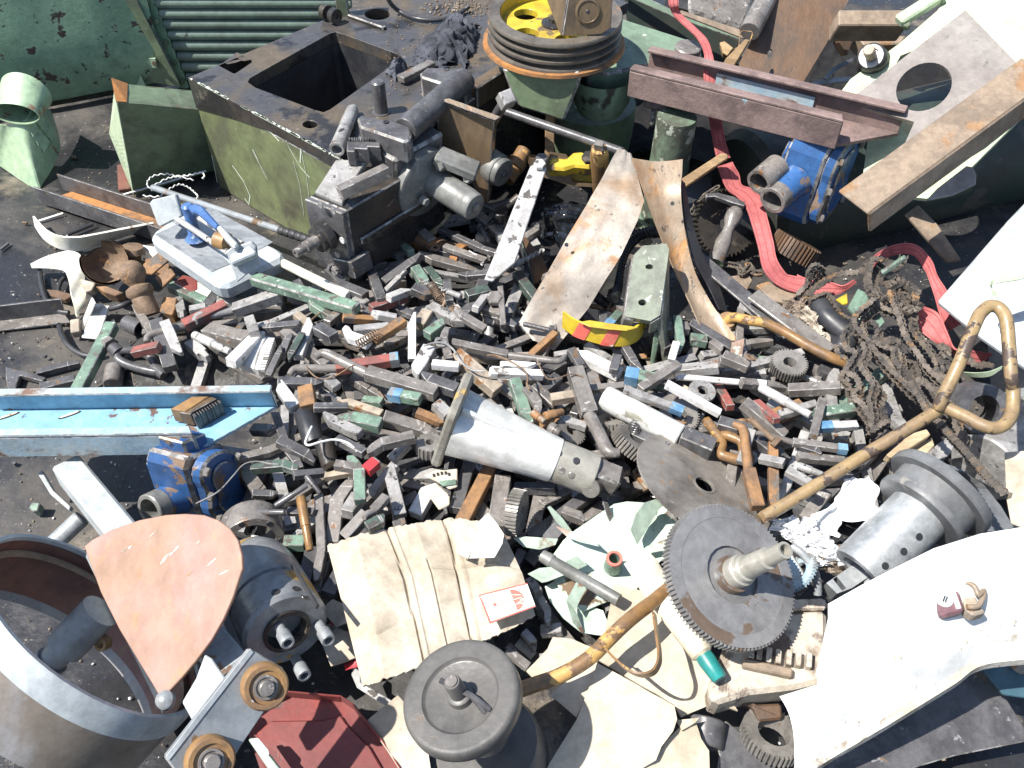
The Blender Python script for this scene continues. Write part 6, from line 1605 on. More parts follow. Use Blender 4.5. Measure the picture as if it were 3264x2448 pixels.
# ================================================================== bottom middle
def cable_drum():
    T = thing('flanged_idler', 'dark grey double flanged iron wheel with split pin through its axle', 'wheel')
    n = camat('d2', 1580, 1105, -.30, .42, .86)
    c = CAMP + ray('d2', 1580, 1105) * 1.03
    m = MPX('d2', c)
    Rw = 462 * m
    prof = [(-.004, Rw * .20), (-.0035, Rw * .60), (-.003, Rw * .62), (.001, Rw * .66), (.0015, Rw * .90), (.001, Rw * .95), (-.001, Rw * .985), (-.005, Rw), (-.017, Rw), (-.022, Rw * .97), (-.028, Rw * .45), (-.11, Rw * .42), (-.11, 0)]
    # second flange sits lower right
    mk('wheel', g_rev(c, n, [(-.004, 0)] + prof, 72), 'rubber', T, 0, True)
    mk('hub', g_rev(c, n, [(-.006, 108 * m), (.004, 100 * m), (.006, 80 * m), (.006, 70 * m), (.030, 66 * m), (.033, 58 * m), (.033, 0)], 32), 'rubber', T, 0, True)
    mk('hub_cap', g_rev(c + n * .0332, n, [(0, 46 * m), (.002, 44 * m), (.002, 0)], 24), 'steel_brown', T, 0, True)
    a = c + n * .018
    s = camat('d2', 1580, 1105, .9, -.42, .1)
    for k, (e, f) in enumerate((((.030, -.030), 0), ((.042, -.020), 0))):
        mk('split_pin', g_tube([a - s * .02, a + s * .02, a + s * .03 + UPV * e[1] * .6 + RGT * e[0] * .3], .0035, 8), 'steel_dark', T, 0, True)
    # lower flange
    n2 = n
    c2 = CAMP + ray('d2', 1780, 1480) * 1.13
    mk('lower_flange', g_rev(c2, n2, [(0, 0), (0, Rw * .93), (-.006, Rw * .98), (-.05, Rw * .98), (-.055, 0)], 64), 'rubber', T, 0, True)
cable_drum()
def umbrella_box():
    T = thing('cardboard_box', 'flattened stained cardboard box with red umbrella label', 'cardboard box')
    # grid rows run from the left edge to the right edge; columns from top to bottom
    tops = [('c2', 575, 1275, .143), ('c2', 800, 1200, .153), ('c2', 1010, 1145, .148), ('c2', 1240, 1100, .156), ('c2', 1462, 1062, .148), ('c2', 1700, 1080, .156), ('c2', 1905, 1170, .148)]
    mids = [('d2', 690, 420, .128), ('d2', 900, 380, .143), ('d2', 1160, 220, .140), ('d2', 1370, 180, .150), ('d2', 1570, 190, .143), ('d2', 1850, 130, .150), ('d2', 2050, 180, .143)]
    bots = [('d2', 845, 1045, .113), ('d2', 1010, 990, .128), ('d2', 1300, 880, .128), ('d2', 1500, 780, .133), ('d2', 1680, 715, .128), ('d2', 1930, 620, .133), ('d2', 2150, 500, .128)]
    lin = lambda pts, k: [a.lerp(b, q / k) for a, b in zip(pts, pts[1:]) for q in range(k)] + [pts[-1]]
    col = [lin([P(*a), P(*b), P(*c)], 26) for a, b, c in zip(tops, mids, bots)]
    n = len(col[0])
    rows = []
    for i in range(n):
        r = lin([c[i] for c in col], 16)
        rr_ = []
        for j, p in enumerate(r):
            u, v = j / (len(r) - 1), i / (n - 1)
            g = lambda x, c, w: math.exp(-((x - c) / w) ** 2)
            cr = -.006 * g(u, .34 + .006 * math.sin(v * 9), .006) - .007 * g(u, .66 + .006 * math.sin(v * 7), .006) - .004 * g(u, .50, .005) * (v > .35)
            cr += .003 * g(u, .37, .012) + .0025 * g(u, .69, .012) + .010 * max(0, u - .66) * (1 - v) - .006 * abs(u - .17)
            cr += -.003 * g(v, .42 + .03 * u, .010) * (u > .36) - .002 * g(v, .75 - .1 * u, .008)
            rr_.append(p + V((0, 0, cr + .0022 * nz3(p, 14, 1) + .0008 * nz3(p, 60, 2))))
        rows.append(rr_)
    rng = random.Random(11)
    for j in range(len(rows[0])):
        rows[0][j] += V((0, .004 * nz3((j * .3, 0, 0), 1) + rng.uniform(-.0012, .0012), 0)); rows[-1][j] += V((0, .004 * nz3((j * .3, 5, 0), 1) + rng.uniform(-.0012, .0012), 0))
    mk('panel', g_sheet(rows, .004), 'cardboard', T, 0, False)
    # torn flap and label
    q = [(1480, 1090), (1700, 1115), (1690, 1250), (1640, 1375), (1560, 1340), (1530, 1180)]
    mk('torn_flap', g_prism([P('c2', x, y, 0.171 - .00002 * (y - 1090)) for x, y in q], V((0, 0, -.003))), 'cardboard', T)
    q = [(1705, 1110), (1790, 1030), (1850, 1100), (1910, 1190), (1900, 1260), (1840, 1365), (1650, 1372), (1690, 1250)]
    mk('torn_paper', g_prism([P('c2', x, y, .178) for x, y in q], V((0, 0, -.0015))), 'paper_white', T)
    n_ = (rows[20][33] - rows[20][30]).cross(rows[16][31] - rows[20][31]).normalized()
    A = [P('d2', x, y, .156) for x, y in ((1718, 352), (2085, 262), (2150, 440), (1802, 568))]
    nn = (A[1] - A[0]).cross(A[3] - A[0]).normalized()
    if nn.z < 0: nn = -nn
    uv = lambda u, v, o=0.0: (A[0] * (1 - u) * (1 - v) + A[1] * u * (1 - v) + A[2] * u * v + A[3] * (1 - u) * v) + nn * o
    lb = mk('label', g_prism([uv(0, 0), uv(1, 0), uv(1, 1), uv(0, 1)], nn * -.001), 'label_white', T)
    def st(u0, v0, u1, v1):
        mk('label_print', g_prism([uv(u0, v0, .0006), uv(u1, v0, .0006), uv(u1, v1, .0006), uv(u0, v1, .0006)], nn * -.0004), 'label_red', lb)
    st(0, 0, 1, .05); st(0, .95, 1, 1); st(0, .05, .04, .95)
    can = [(.60 + .0 * i, 0) for i in range(1)]
    arc = [(.62 + .22 * math.cos(R(a)), .5 + .40 * math.sin(R(a))) for a in range(-90, 91, 15)]
    scal = [(.62 + .035 * abs(math.sin(R((v + .4) * 675))), .5 - v) for v in [-.4 + .8 * i / 16 for i in range(17)]]
    pts = [uv(u, v, .0007) for u, v in arc] + [uv(u, 0.5 + (0.5 - v) * 1.0, .0007) for u, v in reversed(scal)][1:-1][::-1][::-1]
    mk('umbrella_top', g_prism([uv(u, v, .0007) for u, v in arc], nn * -.0004), 'label_red', lb)
    st(.24, .49, .64, .515)
    mk('umbrella_hook', g_prism([uv(.235 + .035 * math.cos(R(a)), .46 + .06 * math.sin(R(a)), .0007) for a in range(0, 360, 30)], nn * -.0004), 'label_red', lb)
    for v in (.30, .5, .70):
        mk('umbrella_rib', g_prism([uv(.63, v - .01, .0012), uv(.80, .5 + (v - .5) * .45 - .008, .0012), uv(.80, .5 + (v - .5) * .45 + .008, .0012), uv(.63, v + .01, .0012)], nn * -.0004), 'label_white', lb)
umbrella_box()
def small_boxes():
    T = thing('printed_carton', 'torn brown printed carton scrap with green band in the pile', 'carton')
    slab('panel', 'cardboard', 'c2', [(1305, 745), (1400, 700), (1560, 690), (1560, 830), (1500, 850), (1400, 790)], .128, (0, -.1, 1), .003, T)
    slab('green_band', 'tool_green', 'c2', [(1415, 790), (1545, 775), (1550, 815), (1450, 830)], .1295, (0, -.1, 1), .001, T, bevel=0)
    slab('side', 'cardboard_clean', 'c2', [(1352, 915), (1395, 800), (1500, 900), (1500, 970), (1420, 1010)], .125, (-.1, -.4, .9), .003, T)
    for k, (x, y) in enumerate(((1370, 745), (1400, 737), (1430, 730), (1460, 728), (1485, 738), (1480, 860), (1485, 890))):
        slab('letter', 'rubber_black', 'c2', [(x, y - 10), (x + 16, y - 14), (x + 20, y + 8), (x + 4, y + 12)], .1305, (0, -.1, 1), .0006, T, holes=[[(x + 6, y - 6), (x + 12, y - 8), (x + 14, y + 3), (x + 8, y + 5)]], bevel=0)
    for nm, t, pts, z, m, lab, n in (
        ('cardboard_scrap', 'd2', [(525, 690), (640, 600), (800, 650), (815, 820), (690, 865), (605, 895)], .075, 'cardboard', 'small stained cardboard scrap beside the flattened box', (0, -.1, 1)),
        ('cardboard_scrap', 'd2', [(525, 470), (620, 385), (700, 420), (740, 560), (640, 590), (560, 500)], .085, 'cardboard', 'crumpled cardboard corner beside the lathe chuck', (-.2, -.2, 1)),
        ('red_rag', 'd2', [(700, 880), (810, 835), (825, 895), (715, 925)], .06, 'tool_red_end', 'small red cloth scrap under the flattened box', (0, -.2, 1)),
        ('red_rag', 'd2', [(595, 545), (625, 520), (640, 570), (605, 580)], .08, 'tool_red_end', 'tiny red cloth scrap beside the lathe chuck', (0, -.2, 1)),
        ('brown_paper', 'd2', [(880, 1300), (1110, 1110), (1180, 1180), (1330, 1480), (1360, 1680), (1180, 1760), (1020, 1520)], .075, 'cardboard', 'crumpled brown paper lying under the iron wheel', (0, -.1, 1)),
        ('brown_paper', 'd3', [(420, 930), (580, 760), (620, 670), (760, 690), (940, 760), (800, 880), (600, 960), (500, 1010)], .085, 'cardboard_clean', 'pale torn brown paper beside the brown rod', (0, -.1, 1)),
        ('torn_sheet', 'd3', [(600, 1105), (900, 870), (960, 850), (900, 1050), (800, 1280)], .10, 'cardboard_clean', 'small folded cardboard wing under the brown rod', (-.1, -.1, 1)),
        ('steel_strap', 'd2', [(755, 945), (790, 900), (830, 930), (830, 1010), (1085, 1160), (1045, 1205), (800, 1050)], .06, 'steel_silver', 'bent bright steel strap under the flattened box', (0, -.1, 1))):
        tag(softslab(nm, m, t, pts, z, n, .003, amp=.006, fr=22, cell=.010, seed=z * 99) if 'strap' not in nm else slab(nm, m, t, pts, z, n, .003), lab, nm.replace('_', ' '))
    # big folded cardboard sheets
    T = thing('folded_cardboard', 'large sun bleached sheet of folded brown cardboard', 'cardboard')
    softslab('upper_leaf', 'cardboard_clean', 'd3', [(1090, 262), (1160, 285), (1330, 330), (1600, 600), (1640, 780), (1845, 960), (1850, 1165), (1595, 1270), (1540, 1180), (960, 850), (1010, 650)], .115, (.05, -.16, 1), .004, T, amp=.007, fr=13, seed=.115 * 100)
    softslab('front_leaf', 'cardboard_clean', 'd3', [(960, 862), (1540, 1190), (1560, 1290), (1530, 1380), (1440, 1500), (1400, 1600), (1290, 1665), (1200, 1780), (520, 1780), (600, 1620), (800, 1300), (920, 980)], .125, (-.08, -.22, 1), .004, T, amp=.007, fr=13, seed=.125 * 100)
    softslab('back_leaf', 'cardboard_clean', 'd3', [(1480, 1450), (1600, 1330), (1705, 1320), (1740, 1440), (1800, 1530), (1810, 1780), (1200, 1780), (1300, 1640), (1400, 1580)], .095, (.1, -.1, 1), .004, T, amp=.007, fr=13, seed=.095 * 100)
    softslab('torn_tongue', 'cardboard_clean', 'd3', [(1560, 1290), (1730, 1275), (1700, 1310), (1600, 1370)], .105, (0, -.1, 1), .004, T, amp=.007, fr=13, seed=.105 * 100)
    softslab('strip', 'cardboard_clean', 'd3', [(1830, 1060), (1900, 1080), (2050, 1160), (1980, 1170), (2020, 1225), (1880, 1180)], .10, (0, -.1, 1), .004, T, amp=.007, fr=13, seed=.10 * 100)
small_boxes()
def brown_rod():
    T = thing('strap_rod', 'bent brown painted rod with a flat strap loop', 'rod')
    pipe('rod', 'rod_brown', 'd3', [(330, 1085, .145), (480, 1030, .15), (640, 975, .155), (790, 900, .16), (920, 810, .165), (1050, 680, .17), (1200, 540, .175), (1380, 400, .17), (1500, 300, .165)], 0.0100, T, seg=18, k=8)
    base = smooth_path([P('d3', x, y, z) for x, y, z in ((985, 735, .17), (1080, 835, .185), (1190, 930, .20), (1290, 965, .205), (1380, 945, .205), (1430, 870, .20), (1435, 780, .195), (1415, 640, .19), (1395, 490, .175))], 8)
    d = V((.35, .15, -.9)).normalized() * .016
    mk('strap', g_sheet([[p - d * .5 for p in base], [p for p in base], [p + d * .5 for p in base]], .003), 'rod_brown', T, 0, True)
    T = thing('grey_pipe', 'slim grey pipe lying across the mint fan wheel', 'pipe')
    a, b = P('d3', 540, 55, .13), P('d3', 1120, 390, .135)
    mk('pipe', g_rev(a, b - a, [(.005, 0), (0, .005), (0, .0092), (.018, .0105), (.02, .009), ((b - a).length, .0088), ((b - a).length, 0)], 20), 'cast_grey', T, 0, True)
    T = thing('sealant_tube', 'dirty white sealant tube with teal cap', 'sealant tube')
    a, b = P('d3', 1255, 70, .165), P('d3', 1765, 815, .15)
    L = (b - a).length; m = MPX('d3', a)
    d, s, u = frame(b - a)
    rows = []
    for i, (f, w, h) in enumerate(((0, .95, .03), (.03, .95, .05), (.08, 1.0, .18), (.25, 1.0, .45), (.5, .95, .62), (.75, .80, .72), (.9, .72, .72), (.97, .66, .66), (1.0, .40, .40))):
        c = a.lerp(b, f)
        r = 118 * m
        rows.append([c + s * (math.cos(q) * r * w) + u * (math.sin(q) * r * h) + V((0, 0, .003 * nz3((f * 6, q, 0), 1.3))) for q in [2 * math.pi * k / 28 for k in range(29)]])
    mk('body', g_sheet(rows, -.0008), 'white_tube', T, 0, True)
    e = b + d * .002
    mk('cap', g_rev(e - d * .004, d, [(0, .0), (0, 62 * m), (.008, 66 * m), (.034, 56 * m), (.037, 48 * m), (.037, 0)], 24), 'teal', T, 0, True)
brown_rod()
def fan():
    T = thing('fan_impeller', 'broken mint green sheet metal fan wheel with bent blades and red edged hub', 'fan wheel')
    z = .11
    n = V((-.03, -.16, 1))
    softslab('disc', 'mint_fan', 'c3', [(620, 1590), (700, 1480), (790, 1400), (1000, 1255), (1085, 1200), (1180, 1185), (1310, 1190), (1420, 1230), (1600, 1370), (1590, 1460), (1500, 1580), (1330, 1720), (1250, 1850), (1000, 1950), (850, 2020), (700, 1900), (620, 1750)], z, n, .003, T, amp=.006, fr=10)
    softslab('blade', 'mint_fan', 'd3', [(560, 285), (720, 200), (880, 290), (860, 420), (1000, 470), (1060, 620), (990, 660), (840, 640), (700, 530), (600, 400)], z - .012, n, .002, T, amp=.004, fr=16, cell=.010)
    softslab('blade', 'mint_flap', 'c3', [(1210, 1395), (1250, 1280), (1312, 1192), (1400, 1165), (1495, 1160), (1390, 1290), (1262, 1505)], z + .045, (.35, -.55, .75), .002, T, amp=.004, fr=16, cell=.010)
    softslab('blade', 'mint_flap', 'c3', [(1395, 1270), (1500, 1170), (1530, 1190), (1470, 1270), (1405, 1285)], z + .045, (-.3, -.6, .75), .002, T, amp=.004, fr=16, cell=.010)
    slab('blade', 'steel_brown', 'c3', [(998, 1180), (1040, 1190), (1090, 1310), (1142, 1452), (1080, 1390), (1030, 1290)], z + .04, (.6, -.5, .6), .002, T)
    softslab('blade', 'mint_flap', 'c3', [(640, 1365), (760, 1405), (900, 1450), (975, 1522), (830, 1490), (730, 1450)], z + .03, (-.3, -.5, .8), .002, T, amp=.004, fr=16, cell=.010)
    softslab('blade', 'mint_flap', 'c3', [(582, 1225), (600, 1215), (690, 1310), (755, 1400), (735, 1430), (640, 1330)], z + .035, (.4, -.5, .75), .002, T, amp=.004, fr=16, cell=.010)
    softslab('blade', 'mint_flap', 'c3', [(320, 1455), (420, 1445), (660, 1465), (640, 1510), (520, 1545), (400, 1525)], z + .01, (0, -.45, .9), .002, T, amp=.004, fr=16, cell=.010)
    softslab('blade', 'mint_flap', 'd3', [(715, 100), (805, 55), (882, 125), (800, 165), (730, 180)], z + .03, (.3, -.4, .85), .002, T, amp=.004, fr=16, cell=.010)
    softslab('blade', 'mint_flap', 'd3', [(728, 385), (760, 330), (800, 255), (885, 290), (830, 380), (790, 470)], z + .02, (.2, -.4, .88), .002, T, amp=.004, fr=16, cell=.010)
    softslab('blade', 'mint_flap', 'd3', [(432, 195), (520, 150), (690, 130), (710, 200), (580, 250), (540, 260)], z + .015, (-.1, -.3, .95), .002, T, amp=.004, fr=16, cell=.010)
    softslab('blade', 'mint_flap', 'c3', [(1255, 1585), (1330, 1520), (1540, 1440), (1530, 1500), (1500, 1545), (1300, 1580)], z + .02, (.0, -.5, .85), .002, T, amp=.004, fr=16, cell=.010)
    softslab('blade', 'mint_flap', 'd3', [(725, 390), (790, 470), (850, 620), (840, 640), (770, 560)], z + .015, (.5, -.4, .75), .002, T, amp=.004, fr=16, cell=.010)
    c = P('d3', 1075, 140, z + .004); m = MPX('d3', c)
    ax = V((-.03, -.2, 1))
    mk('hub', g_rev(c, ax, [(0, 70 * m), (.032, 62 * m), (.032, 40 * m), (0, 38 * m)], 28), 'tool_green', T, 0, True)
    mk('hub_edge', g_rev(c + ax.normalized() * .0322, ax, [(0, 62 * m), (.003, 60 * m), (.003, 42 * m), (-.004, 40 * m)], 28), 'label_red', T, 0, True)
fan()
def big_gear():
    T = thing('shaft_gear', 'large grey steel gear wheel on a stepped shaft', 'gear')
    n = camat('f', 2325, 1836, .57, .26, .78)
    c = CAMP + ray('f', 2325, 1836) * 1.18
    m = MPX('f', c)
    Ro = 236 * m
    rim = g_gear(c, n, Ro, Ro * .962, 104, .016, Ro * .4)
    mk('toothed_rim', rim, 'gear_big', T)
    mk('web', g_rev(c, n, [(.0085, Ro * .97), (.0085, Ro * .80), (.004, Ro * .78), (.003, Ro * .30), (.003, 0)], 72), 'gear_big', T, 0, True)
    mk('shoulder', g_rev(c + n * .003, n, [(0, 62 * m), (.012, 60 * m), (.012, 54 * m), (.012, 0)], 32), 'gear_big', T, 0, True)
    L = .088
    mk('shaft', g_rev(c + n * .012, n, [(0, 50 * m), (.018, 50 * m), (.02, 44 * m), (.028, 42 * m), (.030, 36 * m), (L * .82, 34 * m), (L * .83, 26 * m), (L * 1.22, 26 * m), (L * 1.22, 18 * m), (L * 1.1, 16 * m), (L * 1.1, 0)], 32), 'alu_dirty', T, 0, True)
    T = thing('saw_blade', 'worn round circular saw blade with a bored hole', 'saw blade')
    n = camat('c3', 1765, 1055, .50, .70, .52)
    c = CAMP + ray('c3', 1765, 1055) * 1.40
    m = MPX('c3', c)
    Ro = 560 * m
    d, s, u = frame(n)
    N = 150
    pts = []
    for i in range(N):
        for f, r in ((0, Ro * .985), (.75, Ro)):
            a = 2 * math.pi * (i + f) / N
            pts.append(c + s * (math.cos(a) * r) + u * (math.sin(a) * r))
    mk('disc', g_plate(pts, [circle(c, s, u, Ro * .13, n=28)], n * -.003), 'saw_steel', T)
    mk('bore_ring', g_rev(c, n, [(.0003, Ro * .17), (.001, Ro * .168), (.001, Ro * .135), (-.002, Ro * .13)], 28), 'saw_steel', T, 0, True)
big_gear()
def alu_casting():
    T = thing('tailstock_arm', 'white aluminium tapered arm casting with square flange and clamp head', 'machine casting')
    A, B = P('c2', 1555, 345, .20), P('c3', 640, 870, .155)
    ax = (B - A); L = ax.length
    d, s, u = frame(ax)
    m = MPX('c2', A)
    rows = []
    K = 40
    for i in range(13):
        f = i / 12
        ry, rz = (.047 * (1 - f) + .033 * f), (.042 * (1 - f) + .033 * f)
        e = .55 + .45 * f
        row = []
        for k in range(K + 1):
            q = 2 * math.pi * k / K
            cq, sq = math.cos(q), math.sin(q)
            row.append(A.lerp(B, f) + s * (math.copysign(abs(cq) ** e, cq) * ry) + u * (math.copysign(abs(sq) ** e, sq) * rz))
        rows.append(row)
    mk('arm', g_sheet(rows, -.003), 'alu', T, 0, True)
    # rib along the top
    mk('rib', g_prism([A + u * .036 + s * .02, A + u * .058 + s * .02, A.lerp(B, .55) + u * .040 + s * .014, A.lerp(B, .9) + u * .033 + s * .008], s * -.009), 'alu', T, .004)
    # flange
    fl = []
    hx, hz, rc = .050, .074, .016
    for cx, cz, a0 in ((1, 1, 0), (-1, 1, 90), (-1, -1, 180), (1, -1, 270)):
        for k in range(7):
            a = R(a0 + 15 * k)
            fl.append(A + s * (cx * (hx - rc) + rc * math.cos(a)) + u * (cz * (hz - rc) + rc * math.sin(a)) - d * .016)
    mk('flange', g_prism(fl, d * .016), 'alu_dirty', T, .004)
    for cx, cz in ((1, 1), (-1, 1), (-1, -1), (1, -1)):
        mk('bolt_hole', g_rev(A + s * (cx * .037) + u * (cz * .060) + d * .0005, d, [(0, .007), (.001, .006), (.001, .0035), (-.004, 0)], 14), 'steel_brown', T)
    mk('collar', g_rev(B - d * .004, d, [(0, .034), (.003, .0345), (.068, .034), (.070, .032), (.070, .027), (.045, .025), (.045, 0)], 40), 'alu_dirty', T, 0, True)
    E = B + d * .068
    hb = P('c3', 1030, 960, .155)
    mk('clamp_head', g_box(E + d * .008, d * .030, s * .019, u * .026), 'steel_brown', T, .004)
    mk('clamp_split', g_box(E + d * .02 - u * .006, d * .0190, s * .0195, u * .0010), 'rubber_black', T)
    pc = P('c3', 905, 1085, .145)
    pn = camat('c3', 905, 1085, -.28, -.30, .91)
    mk('clamp_pin', g_rev(pc - pn * .05, pn, [(0, .0155), (.05, .0155), (.051, .0145), (.051, .002), (.049, 0)], 28), 'gear_steel', T, 0, True)
    for x, y, t in ((690, 950, 'c3'), (762, 985, 'c3'), (800, 875, 'c3'), (670, 818, 'c3')):
        dr = ray(t, x, y).normalized()
        for i in range(600):
            p = CAMP + dr * (1.1 + i * .001)
            rel = p - B; a_ = rel.dot(d); rd = rel - d * a_
            if rd.length <= .0345 and -.01 < a_ < .075:
                mk('screw', g_rev(p, rd, [(0, .006), (.0008, .005), (.0008, 0)], 12), 'steel_brown' if y > 900 else 'rubber_black', T, 0, True)
                break
alu_casting()
def mid_bits():
    T = thing('steel_shaft', 'thick polished round steel shaft with a square end', 'steel shaft')
    a, b = P('c3', 1010, 395, .135), P('c3', 1590, 690, .13)
    mk('shaft', g_cyl(a, b, .022, 36, .020, .002), 'alu', T, 0, True)
    mk('square_end', g_bar(b, P('c3', 1830, 790, .125), .030, .030), 'steel_dark', T, .002)
    G = [('c3', 1570, 545, .105, (.05, -.1, 1), .036, 40, .016, .014, 'flat steel gear with large bore beside the polished shaft'),
         ('c3', 740, 660, .115, (.45, -.15, .85), .028, 28, .022, .010, 'small gear wheel tilted behind the aluminium arm'),
         ('c3', 1215, 740, .115, (.55, .25, .75), .036, 34, .022, .012, 'thick steel gear leaning between the arm and the shaft'),
         ('c3', 1060, 600, .10, (-.1, .4, .85), .028, 26, .022, .009, 'coarse toothed gear under the polished shaft'),
         ('c2', 1350, 530, .125, (.05, .15, 1), .024, 20, .020, .007, 'small pinion gear touching the aluminium flange'),
         ('c2', 2005, 1030, .135, (.95, -.28, .1), .037, 36, .019, .012, 'bright narrow gear standing upright beside the flattened box'),
         ('b4', 355, 1340, .115, (.0, -.06, 1), .033, 36, .020, .012, 'clean spur gear with keyed bore lying flat on the tools'),
         ('c3', 1440, 370, .11, (.1, 0, 1), .030, 36, .008, .010, 'thin toothed disc under a square tool'),
         ('d4', 230, 1420, .07, (.15, .25, .9), .042, 40, .018, .022, 'dark gear ring showing below the white fender'),
         ('c4', 440, 1480, .13, (-.75, .25, .5), .032, 36, .006, .015, 'pale blue toothed disc beside the large gear')]
    for t, x, y, z, ax, Ro, n, th, bore, lab in G:
        T = thing('spur_gear', lab, 'gear')
        mk('toothed_body', g_gear(P(t, x, y, z), V(ax), Ro, Ro * .90, n, th, bore), 'gear_steel' if 'pale' not in lab else 'channel_blue_worn', T)
    T = thing('flat_washer', 'round steel washer ring lying among the tools', 'washer')
    c = P('c3', 1752, 342, .125)
    mk('ring', g_rev(c, V((.1, -.1, 1)), [(-.008, .0095), (-.008, .024), (0, .024), (.001, .023), (.001, .0095), (-.008, .0095)], 32), 'steel_grey', T, 0, True)
    T = thing('screw_dog', 'brown forged lathe dog with forked eye', 'lathe dog')
    ring = [P('c3', *q) for q in ((1780, 570, .115), (1850, 660, .12), (1900, 740, .12), (1890, 820, .12), (1960, 850, .12), (2050, 860, .12), (2050, 740, .125), (1960, 690, .125), (1900, 680, .12))]
    mk('fork', g_tube(smooth_path(ring, 5), .0085, 10), 'rod_brown', T, 0, True)
    mk('screw', g_cyl(P('c3', 2050, 580, .13), P('c3', 2090, 880, .12), .0105, 16), 'rod_brown', T, 0, True)
    T = thing('handle_grip', 'black rubber handle grip with worn steel ferrule', 'handle')
    a, b = P('c2', 400, 260, .14), P('c2', 480, 510, .125)
    mk('grip', g_rev(a, b - a, [(0, 0), (0, .016), (.004, .0185), (.06, .018), ((b - a).length, .017), ((b - a).length, 0)], 24), 'rubber_black', T, 0, True)
    a2, b2 = P('c2', 540, 470, .125), P('c2', 600, 680, .115)
    mk('taper', g_rev(a2, b2 - a2, [(0, .008), (.008, .016), ((b2 - a2).length, .014), ((b2 - a2).length, 0)], 24), 'black_oily', T, 0, True)
    T = thing('chuck_jaw', 'bright stepped chuck jaw with a row of scroll teeth', 'chuck jaw')
    slab('jaw', 'steel_glare', 'b1', [(1790, 1440), (1825, 1400), (1870, 1375), (1890, 1290), (1960, 1225), (2010, 1240), (1950, 1360), (1920, 1480)], .115, (0, -.1, 1), .02, T)
    A, B = P('b1', 2035, 1245, .118), P('b1', 1955, 1490, .118)
    mk('rack', g_prism([P('b1', x, y, .117) for x, y in ((2000, 1240), (2035, 1240), (1960, 1490), (1925, 1485))], V((0, 0, -.022))), 'steel_glare', T)
    dd = (B - A).normalized(); sd = V((dd.y, -dd.x, 0)) * -1
    for i in range(13):
        p = A.lerp(B, (i + .5) / 13)
        mk('tooth', g_box(p + sd * .004 + V((0, 0, -.01)), dd * .0022, sd * .006, V((0, 0, .010))), 'steel_glare', T)
mid_bits()

